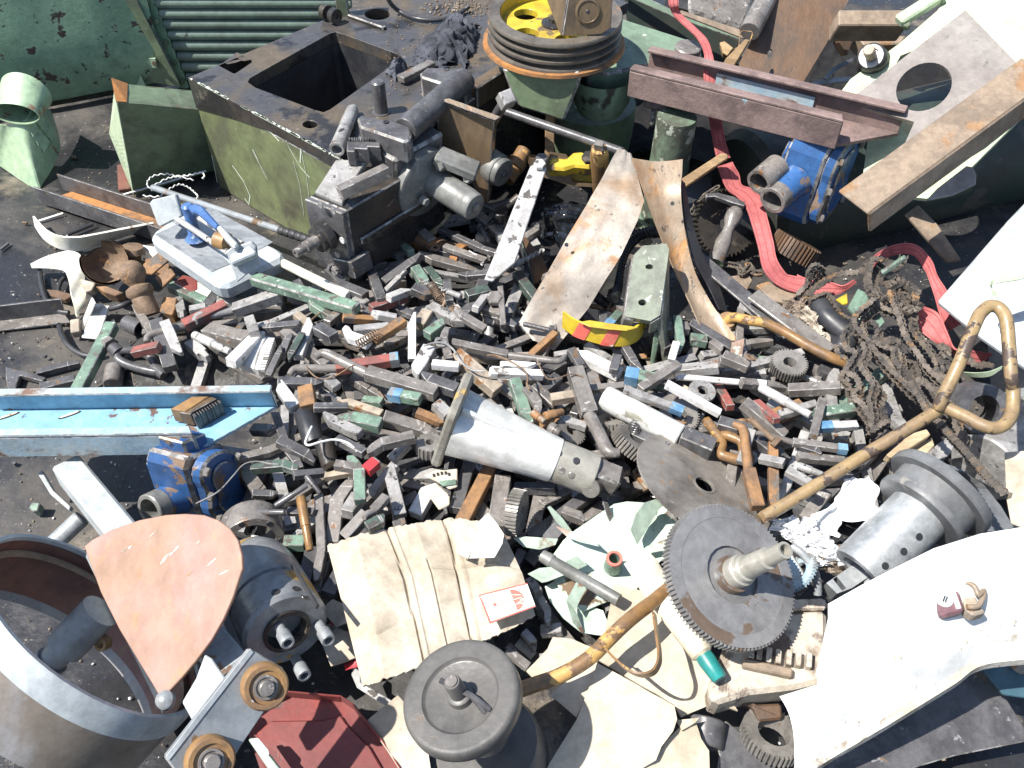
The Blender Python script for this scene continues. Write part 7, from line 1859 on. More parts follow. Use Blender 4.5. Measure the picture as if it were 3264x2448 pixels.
# ================================================================== bottom right
def fender():
    T = thing('white_fender', 'large white enamelled sheet metal fender with rusty lower edge', 'fender')
    def row(a, b, za, zb, z2): return a, b, za, zb, z2
    up = [(285, 1118, .16), (600, 1020, .205), (655, 860, .225), (652, 420, .27), (900, 280, .30), (1150, 150, .32), (1450, 0, .335), (1800, -110, .345), (2300, -190, .35)]
    lo = [(400, 1690, .12), (560, 1590, .135), (740, 1480, .15), (920, 1375, .165), (1130, 1250, .18), (1350, 1115, .195), (1600, 960, .21), (1820, 820, .225), (2300, 770, .235)]
    Up = [P('d4', *q) for q in up]
    U = [a.lerp(b, k / 5) for a, b in zip(Up, Up[1:]) for k in range(5)] + [Up[-1]]; Lw = smooth_path([P('d4', *q) for q in lo], 5)
    rows = []
    for f in [i / 12 for i in range(13)]:
        rows.append([a.lerp(b, f) + V((0, 0, .028 * math.sin(f * math.pi))) for a, b in zip(U, Lw)])
    mk('skin', g_sheet(rows, .002), 'white_enamel', T, 0, True)
    bk = [p + V((.004, -.006, -.004)) for p in U[12:]]
    mk('back_skirt', g_sheet([bk, [V((p.x + .01, p.y - .03, .10)) for p in bk], [V((p.x + .015, p.y - .04, 0.0)) for p in bk]], .002), 'white_enamel', T, 0, True)
    dn = V((.004, -.004, -.018))
    mk('folded_edge', g_sheet([[p + V((0, -.001, .001)) for p in Lw], [p + V((.002, -.008, -.004)) for p in Lw], [p + dn + V((0, -.004, 0)) for p in Lw]], .003), 'white_edge', T, 0, True)
    rg = random.Random(17)
    gs = []
    for k in range(46):
        j = rg.randrange(2, len(U) - 3); f = 1 - abs(rg.gauss(0, .16)) - .02
        if f < .3: continue
        a = U[j].lerp(Lw[j], f) + V((0, 0, .028 * math.sin(f * math.pi) + .0006))
        b = U[j + 1].lerp(Lw[j + 1], f) + V((0, 0, .028 * math.sin(f * math.pi) + .0006))
        L_ = rg.uniform(.1, .5); w = (Lw[j] - U[j]).normalized() * rg.uniform(.0008, .004)
        b = a.lerp(b, L_)
        gs.append(g_prism([a, a.lerp(b, .5) + w, b, a.lerp(b, .4) - w * .6], V((0, 0, -.0008))))
    mk('dirt_fleck', join(gs), 'white_edge', T)['kind'] = 'stuff'
    T = thing('door_latch', 'small dark red latch box with round emblem on the white fender', 'latch')
    z = .305
    slab('box', 'latch_red', 'd4', [(1448, 318), (1480, 290), (1610, 245), (1650, 330), (1690, 475), (1520, 520), (1490, 470)], z, (-.15, -.25, .95), .022, T, bevel=.003)
    c = P('d4', 1535, 385, z - .004)
    nn = V((-.15, -.25, .95)).normalized()
    q0 = P('d4', 1448, 318, z); c = PN('d4', 1535, 385, q0 + nn * .0006, nn); m = MPX('d4', c)
    mk('emblem', g_rev(c, nn, [(-.002, 62 * m), (.0006, 60 * m), (.0012, 50 * m), (.0006, 48 * m), (.0006, 0)], 28), 'grey_light', T, 0, True)
    d, s, u = frame(nn)
    for k in (-1, 1):
        mk('emblem_bar', g_box(c + nn * .001 + s * (k * 8 * m), s * (4 * m), u * (24 * m), nn * .0008), 'rubber_black', T)
    mk('edge_line', g_bar(PN('d4', 1575, 270, q0 + nn * .001, nn), PN('d4', 1640, 455, q0 + nn * .001, nn), .005, .002, nn), 'wire_white', T)
    pipe('catch', 'rusty_bar', 'd4', [(1640, 290, z + .004), (1700, 260, z + .008), (1760, 290, z + .008), (1790, 350, z + .006), (1830, 320, z + .004), (1820, 380, z + .002), (1780, 440, z), (1700, 440, z)], .0032, T)
    mk('catch_plate', g_prism([P('d4', x, y, z - .004) for x, y in ((1660, 330), (1740, 290), (1800, 430), (1850, 480), (1760, 505), (1700, 470))], V((0, 0, -.016))), 'tool_tan', T, .002)
    # below the fender
    T = thing('fender_underside', 'blue green inner panel with dark shade slab under the white fender', 'inner panel')
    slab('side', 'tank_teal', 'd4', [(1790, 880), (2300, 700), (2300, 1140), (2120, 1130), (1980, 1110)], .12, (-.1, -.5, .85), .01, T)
    slab('front', 'steel_dark', 'd4', [(560, 1640), (1150, 1300), (1790, 900), (1990, 1120), (2140, 1360), (2140, 1460), (1600, 1570), (1300, 1660), (1100, 1760), (560, 1760)], .06, (.02, -.25, .97), .01, T)  # dark slab put in for the black shadow below the fender
    slab('rust_edge', 'rusty_bar', 'd4', [(1360, 1450), (1400, 1455), (1545, 1600), (1520, 1605)], .063, (.02, -.25, .97), .002, T, bevel=0)
    c = P('d4', 2115, 855, .135)
    mk('hole_rim', g_rev(c, V((-.1, -.5, .85)), [(0, .016), (.001, .015), (.001, 0)], 20), 'tool_tan', T)
fender()
def finned():
    T = thing('finned_housing', 'corroded white finned motor housing', 'motor housing')
    z = .15
    n = V((-.05, -.16, 1))
    base = [(335, 478), (560, 455), (645, 470), (652, 860), (625, 1005), (400, 1060), (60, 1100), (-200, 1180), (-260, 1080), (-140, 760), (100, 560)]
    slab('shell', 'corroded', 'd4', base, z, n, .06, T, bevel=.006)
    q, nn, p0 = poly('d4', base, z, n)
    for x0, y0, x1, y1 in ((130, 750, 120, 860), (200, 770, 190, 880), (270, 785, 262, 890), (350, 790, 340, 900), (420, 800, 412, 910), (500, 810, 492, 920), (70, 740, 60, 850)):
        mk('fin', g_bar(PN('d4', x0, y0, p0, nn) + nn * .006, PN('d4', x1, y1, p0, nn) + nn * .006, .007, .016, nn), 'corroded', T, .001)
    mk('rail', g_bar(PN('d4', 0, 880, p0, nn) + nn * .006, PN('d4', 370, 960, p0, nn) + nn * .006, .012, .014, nn), 'rusty_bar', T, .002)
    slab('back_wall', 'corroded', 'd4', [(340, 390), (620, 375), (650, 400), (645, 465), (345, 475)], z + .012, (0, -.4, .9), .05, T, bevel=.004)
    slab('foot', 'rusty_dark', 'd4', [(-20, 1130), (70, 1110), (100, 1180), (300, 1170), (310, 1290), (130, 1310), (90, 1200), (0, 1180)], .09, (0, -.3, .95), .03, T, bevel=.003)
    tag(slab('dark_plate', 'steel_dark', 'd3', [(1840, 1400), (1930, 1300), (2150, 1480), (2400, 1780), (1850, 1780), (1880, 1560)], .055, (0, -.1, 1), .01), 'dark oily steel plate at the foot of the white fender', 'steel plate')
    tag(rod('dark_shaft', 'steel_dark', 'd3', (1790, 1290, .06), (1760, 1500, .05), .026), 'dark round shaft stub beside the folded cardboard', 'shaft stub')
finned()
def drum_motor():
    T = thing('flanged_drum', 'galvanised cable drum with two wide grey flanges', 'cable drum')
    a = P('c4', 1330, 1040, .20)
    ax = (P('c4', 890, 1480, .155) - a).normalized()
    m = MPX('c4', a)
    L = (P('c4', 890, 1480, .155) - a).length
    mk('barrel', g_rev(a, ax, [(-.02, 225 * m), (L * .98, 225 * m), (L, 218 * m), (L, 150 * m), (L * .9, 140 * m), (L * .9, 0)], 48), 'galv', T, 0, True)
    for x, y in ((1342, 1212), (1225, 1322), (1085, 1432)):
        dr = ray('c4', x, y).normalized()
        for i in range(900):
            p = CAMP + dr * (.9 + i * .001)
            rel = p - a; t_ = rel.dot(ax); rd = rel - ax * t_
            if rd.length <= 226 * m and -.02 < t_ < L:
                mk('bolt_hole', g_rev(p, rd, [(0, .0055), (.0008, .005), (.0008, 0)], 18), 'rubber_black', T, 0, True)
                break
    mk('inner_flange', g_rev(a - ax * .012, ax, [(0, 0), (0, 350 * m), (.008, 354 * m), (.011, 346 * m), (.011, 225 * m)], 64), 'drum_grey', T, 0, True)
    mk('outer_flange', g_rev(a - ax * .050, ax, [(-.006, 0), (-.006, 400 * m), (0, 415 * m), (.008, 418 * m), (.011, 405 * m), (.011, 330 * m), (.036, 320 * m)], 64), 'drum_grey', T, 0, True)
    tag(slab('fan_shroud', 'drum_grey', 'c4', [(1225, 612), (1420, 620), (1640, 690), (1830, 820), (1960, 980), (2055, 1140), (1990, 1160), (1750, 1180), (1500, 900), (1300, 700)], .155, (.2, -.2, .95), .012, holes=[[(1530, 715), (1600, 700), (1700, 730), (1800, 800), (1850, 850), (1700, 840), (1580, 770)]], bevel=0), 'curved grey shroud plate with long slot behind the cable drum', 'shroud')
    # films
    C = [P('c4', *q) for q in ((740, 780, .19), (1000, 755, .19), (1050, 1100, .15), (720, 1080, .16))]
    tag(crumple('white_film', 'film_white', C, .016, 2.2, 51, 50, 40, .0008, edge=.1, soft=True), 'creased white plastic bag standing beside the cable drum', 'plastic bag')
    C = [P('c4', *q) for q in ((560, 1030, .15), (760, 880, .17), (760, 1200, .13), (500, 1200, .12))]
    tag(crumple('white_film', 'film_white', C, .018, 2.4, 57, 50, 40, .0008, edge=.2, soft=True), 'crumpled white plastic film beside the yellow lever end', 'plastic film')
    C = [P('c4', *q) for q in ((220, 1120, .13), (480, 1060, .14), (860, 1380, .13), (480, 1420, .10))]
    tag(crumple('printed_film', 'film_white', C, .025, 5, 63, 60, 40, .0008, edge=.35), 'crumpled clear printed plastic wrapper beside the large gear', 'plastic wrapper')
    C = [P('c4', *q) for q in ((480, 1300, .11), (800, 1300, .12), (800, 1520, .10), (560, 1480, .10))]
    tag(crumple('printed_film', 'corroded', C, .02, 5, 66, 40, 30, .001, edge=.35), 'dirty shredded paper under the cable drum', 'paper scrap')
    tag(slab('cream_board', 'paper_white', 'c4', [(830, 1210), (1120, 1050), (1180, 1080), (860, 1290)], .135, (0, -.2, 1), .006), 'cream painted board wedged under the cable drum', 'board')
    T = thing('tin_lid', 'thin bright tin lid standing on edge beside the large gear', 'tin lid')
    c = P('c4', 440, 1480, .115)
    pipe('rim', 'galv', 'c4', [(370, 1280, .15), (450, 1330, .15), (530, 1430, .14), (570, 1540, .125), (575, 1650, .11)], .006, T)
    slab('disc', 'channel_blue_worn', 'c4', [(340, 1400), (380, 1340), (470, 1480), (500, 1600), (430, 1660), (370, 1550)], .125, (-.5, -.3, .8), .003, T)
    for k, (pts, z) in enumerate((([(640, 1560), (800, 1450), (860, 1420), (980, 1500), (830, 1600), (720, 1640)], .13),)):
        T = thing('vent_cowl', 'small grey slotted metal cowl beside the white fender', 'vent cowl')
        slab('cowl', 'galv', 'c4', pts, z, (-.1, -.3, .95), .04, T, holes=[[(690, 1530), (720, 1510), (790, 1600), (760, 1620)]], bevel=0)
    # wood and scraps above
    tag(slab('wood_offcut', 'wood_pale', 'c4', [(1095, 590), (1280, 430), (1400, 395), (1430, 440), (1230, 570), (1130, 615)], .13, (0, -.2, 1), .02), 'splintered pale wood offcut under the yellow lever', 'wood offcut')
    tag(slab('wood_offcut', 'wood_pale', 'c4', [(1225, 575), (1440, 460), (1460, 520), (1380, 605), (1230, 605)], .115, (0, -.2, 1), .02), 'short yellowish wood block behind the cable drum', 'wood offcut')
    tag(slab('fin_block', 'steel_grey', 'c4', [(1390, 590), (1540, 460), (1640, 490), (1560, 600), (1450, 640)], .115, (0, -.2, 1), .03), 'grey ribbed metal block behind the cable drum', 'metal block')
    tag(slab('dirt_lump', 'dirt', 'c4', [(1590, 90), (1680, 60), (1700, 120), (1640, 140)], .12, (0, -.2, 1), .03), 'brown clod of dirt beside the roller chains', 'dirt clod')
drum_motor()
# ================================================================== the tool pile
GX0, GX1, GY0, GY1, GC = -1.0, 1.1, 0.40, 2.1, 0.005
NX, NY = int((GX1 - GX0) / GC), int((GY1 - GY0) / GC)
HF = np.zeros((NY, NX))
XX, YY = np.meshgrid(GX0 + (np.arange(NX) + .5) * GC, GY0 + (np.arange(NY) + .5) * GC)

def in_poly(x, y, pg):
    ins = np.zeros(x.shape, bool)
    j = len(pg) - 1
    for i in range(len(pg)):
        xi, yi = pg[i]; xj, yj = pg[j]
        c = ((yi > y) != (yj > y)) & (x < (xj - xi) * (y - yi) / (yj - yi + 1e-12) + xi)
        ins ^= c
        j = i
    return ins
PILE = [P('o', x, y, .04) for x, y in ((300, 690), (420, 650), (560, 640), (700, 600), (820, 570), (940, 520), (1030, 470), (1120, 520), (1180, 640), (1250, 700), (1400, 720), (1560, 700), (1700, 760), (1860, 830), (1930, 930), (1880, 1050), (1700, 1130), (1600, 1250), (1480, 1350), (1250, 1420), (1000, 1400), (760, 1360), (640, 1290), (560, 1150), (520, 1020), (590, 900), (590, 830), (420, 830), (200, 830), (210, 770))]
PILE2 = [(p.x, p.y) for p in PILE]
MASK = in_poly(XX, YY, PILE2)
# distance-like falloff by repeated blur
m_ = MASK.astype(float)
for _ in range(26):
    m_ = (m_ + np.roll(m_, 2, 0) + np.roll(m_, -2, 0) + np.roll(m_, 2, 1) + np.roll(m_, -2, 1)) / 5.0
BASE = np.clip((m_ - .35) / .65, 0, 1) * .045
HF[:] = BASE
def bed_mesh():
    st = 4
    vs, fs, idx = [], [], {}
    rng = random.Random(3)
    for j in range(0, NY, st):
        for i in range(0, NX, st):
            if m_[j, i] > .25:
                idx[(j, i)] = len(vs)
                vs.append(V((XX[j, i], YY[j, i], BASE[j, i] - .006 + .006 * nz3((XX[j, i], YY[j, i], 0), 40))))
    for (j, i), a in idx.items():
        b, c, d = idx.get((j, i + st)), idx.get((j + st, i + st)), idx.get((j + st, i))
        if None not in (b, c, d): fs.append((a, b, c, d))
    tag(mk('swarf', (vs, fs), 'scrap_bed', smooth=True), 'dark oily dirt and swarf filling the bottom of the tool pile', 'swarf', kind='stuff')
bed_mesh()

def support(ax, ay, bx, by, w, pct=88):
    L = math.hypot(bx - ax, by - ay)
    n = max(5, int(L / GC))
    ts = np.linspace(0, 1, n)
    hs = np.zeros(n)
    px, py = -(by - ay) / (L + 1e-9), (bx - ax) / (L + 1e-9)
    for k in (-.4, 0, .4):
        xs = np.clip(((ax + (bx - ax) * ts + px * w * k - GX0) / GC).astype(int), 0, NX - 1)
        ys = np.clip(((ay + (by - ay) * ts + py * w * k - GY0) / GC).astype(int), 0, NY - 1)
        hs = np.maximum(hs, HF[ys, xs])
    h = n // 2
    def hi(seg):
        v = np.percentile(seg, pct)
        return v
    i1 = int(np.argmax(hs[:h])); i2 = h + int(np.argmax(hs[h:]))
    z1, z2 = hi(hs[:h]), hi(hs[h:])
    t1, t2 = ts[i1], ts[i2]
    if t2 - t1 < .35: t1, t2 = .2, .8
    sl = (z2 - z1) / (t2 - t1)
    lim = .28 * L
    sl = max(-lim, min(lim, sl))
    zm = (z1 + z2) / 2; tm = (t1 + t2) / 2
    z0 = zm - sl * tm
    # not below what is under the middle of the bar
    e = np.percentile(hs - (z0 + sl * ts), 90)
    if e > 0: z0 += e * .8
    return z0, z0 + sl
def stamp(a, b, w, zt0, zt1):
    L = math.hypot(b.x - a.x, b.y - a.y)
    n = max(4, int(L / GC * 1.5)); mw = max(2, int(w / GC * 1.5))
    px, py = -(b.y - a.y) / (L + 1e-9), (b.x - a.x) / (L + 1e-9)
    ts = np.linspace(0, 1, n)
    for k in np.linspace(-.5, .5, mw + 1):
        xs = np.clip(((a.x + (b.x - a.x) * ts + px * w * k - GX0) / GC).astype(int), 0, NX - 1)
        ys = np.clip(((a.y + (b.y - a.y) * ts + py * w * k - GY0) / GC).astype(int), 0, NY - 1)
        np.maximum.at(HF, (ys, xs), zt0 + (zt1 - zt0) * ts)

# ---- tool shapes in local space: x along the tool from -L/2 to L/2, z up
def bar_pts(secs):
    """secs: list of (x, y0, y1, z0, z1)"""
    vs, fs = [], []
    for x, y0, y1, z0, z1 in secs:
        vs += [V((x, y0, z0)), V((x, y1, z0)), V((x, y1, z1)), V((x, y0, z1))]
    for i in range(len(secs) - 1):
        k = 4 * i
        for j in range(4):
            fs.append((k + j, k + (j + 1) % 4, k + 4 + (j + 1) % 4, k + 4 + j))
    fs.append((3, 2, 1, 0)); k = 4 * (len(secs) - 1)
    fs.append((k, k + 1, k + 2, k + 3))
    return vs, fs
def tool_geo(kind, L, w, h, var):
    a, b, y, z = -L / 2, L / 2, w / 2, h / 2
    s = 1 if var % 2 else -1
    if kind == 'p':
        return bar_pts([(a, -y, y, -z, z), (b, -y, y, -z, z)])
    if kind == 's':      # straight tool, nose ground to a slant with a lowered rake face
        t = min(.035, L * .3)
        if s > 0:
            return bar_pts([(a, -y, y, -z, z), (b - t, -y, y, -z, z), (b - t * .7, -y, y * .9, -z, z * .95), (b, y * .25, y * .75, -z * .8, z * .85)])
        return bar_pts([(a, -y, y, -z, z), (b - t * .9, -y, y, -z, z), (b, -y, -y * .35, -z * .9, z * .8)])
    if kind == 'k':      # cranked nose
        t = min(.05, L * .34)
        q = s * w * .75
        return bar_pts([(a, -y, y, -z, z), (b - t, -y, y, -z, z), (b - t * .35, -y + q * .7, y + q * .7, -z, z * 1.0), (b, -y * .5 + q, y * .6 + q, -z * .8, z * .9)])
    if kind == 'w':      # wide nose / step: blade tool
        t = min(.04, L * .3)
        return bar_pts([(a, -y, y, -z, z), (b - t, -y, y, -z, z), (b - t + .003, -y * .5, y * .55, -z, z), (b, -y * .4, y * .45, -z * .7, z * .9)])
    return bar_pts([(a, -y, y, -z, z), (b, -y, y, -z, z)])
GEO = {}
def tool_mesh(kind, L, w, h, var, m):
    Lq = round(L / .008) * .008; wq = round(w / .002) * .002; hq = round(h / .002) * .002
    key = (kind, Lq, wq, hq, var % 2, m)
    if key not in GEO:
        me = bpy.data.meshes.new('lathe_tool')
        v, f = tool_geo(kind, Lq, wq, hq, var)
        me.from_pydata([tuple(p) for p in v], [], f)
        me.materials.append(MATS[m]); me.materials.append(MATS['edge_wear'])
        bm = bmesh.new(); bm.from_mesh(me)
        bmesh.ops.bevel(bm, geom=[e for e in bm.edges], offset=min(wq, hq) * .04 + .0004, segments=1, affect='EDGES', material=1 if m not in ('steel_glare', 'steel_silver', 'tool_rust', 'tool_tan') else 0)
        bmesh.ops.recalc_face_normals(bm, faces=bm.faces)
        bm.to_mesh(me); bm.free()
        GEO[key] = me
    return GEO[key], Lq, wq, hq
CNAME = {'steel_brown': 'brown grey', 'steel_grey': 'plain grey', 'steel_dark': 'charcoal', 'steel_silver': 'silvery', 'steel_glare': 'glare white', 'tool_green': 'green painted', 'tool_dark_green': 'dark green', 'tool_red': 'red painted', 'tool_rust': 'orange rusty', 'tool_tan': 'tan stained'}
KNAME = {'p': 'square tool shank', 's': 'slant nosed lathe tool', 'k': 'cranked lathe tool', 'w': 'blade nosed lathe tool', 'b': 'boring bar with round neck', 'r': 'round tool bit'}
def size_word(L): return 'short' if L < .09 else ('long' if L > .15 else 'mid length')
LAND = [(P(t, x, y, .1), nm) for t, x, y, nm in (('c1', 1900, 120, 'tip of the blue channel'), ('b1', 1800, 800, 'tile cutter'), ('b2', 700, 620, 'feed gearbox'), ('b2', 1400, 460, 'rusty sleeve'), ('b2', 1800, 950, 'clamp block'), ('b3', 560, 1400, 'foot of the bent rusty guard'), ('b3', 1100, 1420, 'striped yellow band'), ('b3', 1400, 1500, 'green channel bracket'), ('b3', 1900, 1350, 'narrow guard strip tip'), ('b4', 300, 1100, 'brown tube handle'), ('b4', 900, 1500, 'roller chains'), ('b4', 350, 1340, 'flat spur gear'), ('c3', 1300, 520, 'polished steel shaft'), ('c2', 1620, 400, 'aluminium flange'), ('c3', 300, 800, 'aluminium arm'), ('c3', 1150, 950, 'aluminium clamp head'), ('c3', 1760, 1050, 'saw blade'), ('c3', 1100, 1500, 'mint fan'), ('c2', 1000, 1130, 'flattened box top'), ('d2', 1500, 800, 'split pin wheel'), ('d2', 200, 300, 'lathe chuck'), ('c1', 1800, 900, 'blue pump'), ('c2', 430, 400, 'black handle grip'), ('b1', 1950, 1350, 'bright toothed jaw'), ('b2', 500, 700, 'white tube'), ('b1', 1050, 1420, 'dark lathe dog'), ('b1', 1100, 950, 'rusty ball stud'), ('b1', 700, 1350, 'green square bar'), ('c3', 1750, 340, 'round washer'), ('c3', 2000, 750, 'brown screw dog'), ('c2', 2000, 1030, 'upright bright gear'), ('c2', 1430, 760, 'torn printed carton'), ('c4', 700, 700, 'shaft of the yellow lever'), ('b2', 820, 1330, 'red boring bar'), ('b2', 1150, 1440, 'heavy brown boring bar'), ('c2', 40, 1230, 'flange ring'), ('b2', 1210, 1100, 'upright glare white tool'))]
def tool_label(kind, m, L, p=None):
    near = min(LAND, key=lambda q: (q[0] - p).length)[1]
    return '%s %s %s near the %s' % (size_word(L), CNAME[m], KNAME[kind], near)
GRP = 'lathe tools in the heap'
def orient(o, c, d, roll):
    d = d.normalized()
    s = V((0, 0, 1)).cross(d).normalized(); u = d.cross(s)
    s2 = s * math.cos(roll) + u * math.sin(roll); u2 = u * math.cos(roll) - s * math.sin(roll)
    M = Matrix((d, s2, u2)).transposed().to_4x4()
    o.matrix_world = Matrix.Translation(c) @ M
def add_tool(kind, m, a, b, w, h, var, roll=0.0, label=None, ends=None):
    L = (b - a).length
    if kind in 'br':
        T = thing('lathe_tool' if kind == 'b' else 'round_bit', label or tool_label(kind, m, L, (a + b) / 2), 'lathe tool', GRP)
        if kind == 'r':
            mk('body', g_rev(a, b - a, [(0, 0), (0, w * .44), (.002, w * .5), (L * .55, w * .5), (L * .56, w * .42), (L - .002, w * .38), (L, w * .3), (L, 0)], 16), m, T, 0, True)
        return T
    me, Lq, wq, hq = tool_mesh(kind, L, w, h, var, m)
    o = bpy.data.objects.new('lathe_tool', me)
    COL.objects.link(o)
    orient(o, (a + b) / 2, b - a, roll)
    WL[o.name] = (a + b) / 2
    tag(o, label or tool_label(kind, m, L, (a + b) / 2), 'lathe tool', GRP)
    if ends:
        d = (b - a).normalized()
        s = V((0, 0, 1)).cross(d).normalized(); u = d.cross(s)
        s2 = s * math.cos(roll) + u * math.sin(roll); u2 = u * math.cos(roll) - s * math.sin(roll)
        g = g_box(V((-Lq / 2 + .010, 0, 0)), V((.0115, 0, 0)), V((0, wq / 2 + .0006, 0)), V((0, 0, hq / 2 + .0006)))
        e = bpy.data.meshes.new('painted_end'); e.from_pydata([tuple(p) for p in g[0]], [], g[1]); e.materials.append(MATS[ends])
        q = bpy.data.objects.new('painted_end', e); COL.objects.link(q); q.parent = o
    return o

rng = random.Random(20)
FILL_MATS = ['steel_brown'] * 9 + ['steel_dark'] * 7 + ['steel_grey'] * 7 + ['steel_silver'] * 3 + ['steel_glare'] + ['tool_green'] + ['tool_dark_green'] * 2 + ['tool_rust'] + ['tool_tan']
def rand_tool():
    while True:
        x, y = rng.uniform(-.75, .85), rng.uniform(.55, 1.75)
        i, j = int((x - GX0) / GC), int((y - GY0) / GC)
        if 0 <= i < NX and 0 <= j < NY and m_[j, i] > .45 and not (x < -.42 and y > 1.05 and rng.random() < .8): break
    L = rng.choice((.10, .115, .13, .145, .16, .185)); w = rng.choice((.014, .015, .017, .019, .022)); h = w * rng.choice((1, 1, .8))
    q = rng.uniform(0, math.pi * 2)
    dx, dy = math.cos(q) * L / 2, math.sin(q) * L / 2
    return x - dx, y - dy, x + dx, y + dy, L, w, h
# lower layer: joined, it only shows in the gaps
gs = []
for k in range(520):
    ax, ay, bx, by, L, w, h = rand_tool()
    z0, z1 = support(ax, ay, bx, by, w, 60)
    if max(z0, z1) > .085: continue
    a, b = V((ax, ay, z0 + h / 2)), V((bx, by, z1 + h / 2))
    gs.append(g_bar(a, b, w, h, roll=0))
    stamp(a, b, w, z0 + h, z1 + h)
third = len(gs) // 3
for gi, mm in enumerate(('steel_brown', 'steel_dark', 'steel_grey')):
    tag(mk('buried_tool_scrap', join(gs[gi::3]), mm), 'deep layer of small %s tool shanks filling the pile' % CNAME[mm], 'tool scrap', kind='stuff')
# upper layer: separate things
for k in range(165):
    ax, ay, bx, by, L, w, h = rand_tool()
    z0, z1 = support(ax, ay, bx, by, w)
    if max(z0, z1) > (.115 if ay > .93 else .085): continue
    a, b = V((ax, ay, z0 + h / 2)), V((bx, by, z1 + h / 2))
    add_tool(rng.choice('ppssskkw'), rng.choice(FILL_MATS), a, b, w, h, k, rng.gauss(0, .06))
    stamp(a, b, w, z0 + h, z1 + h)

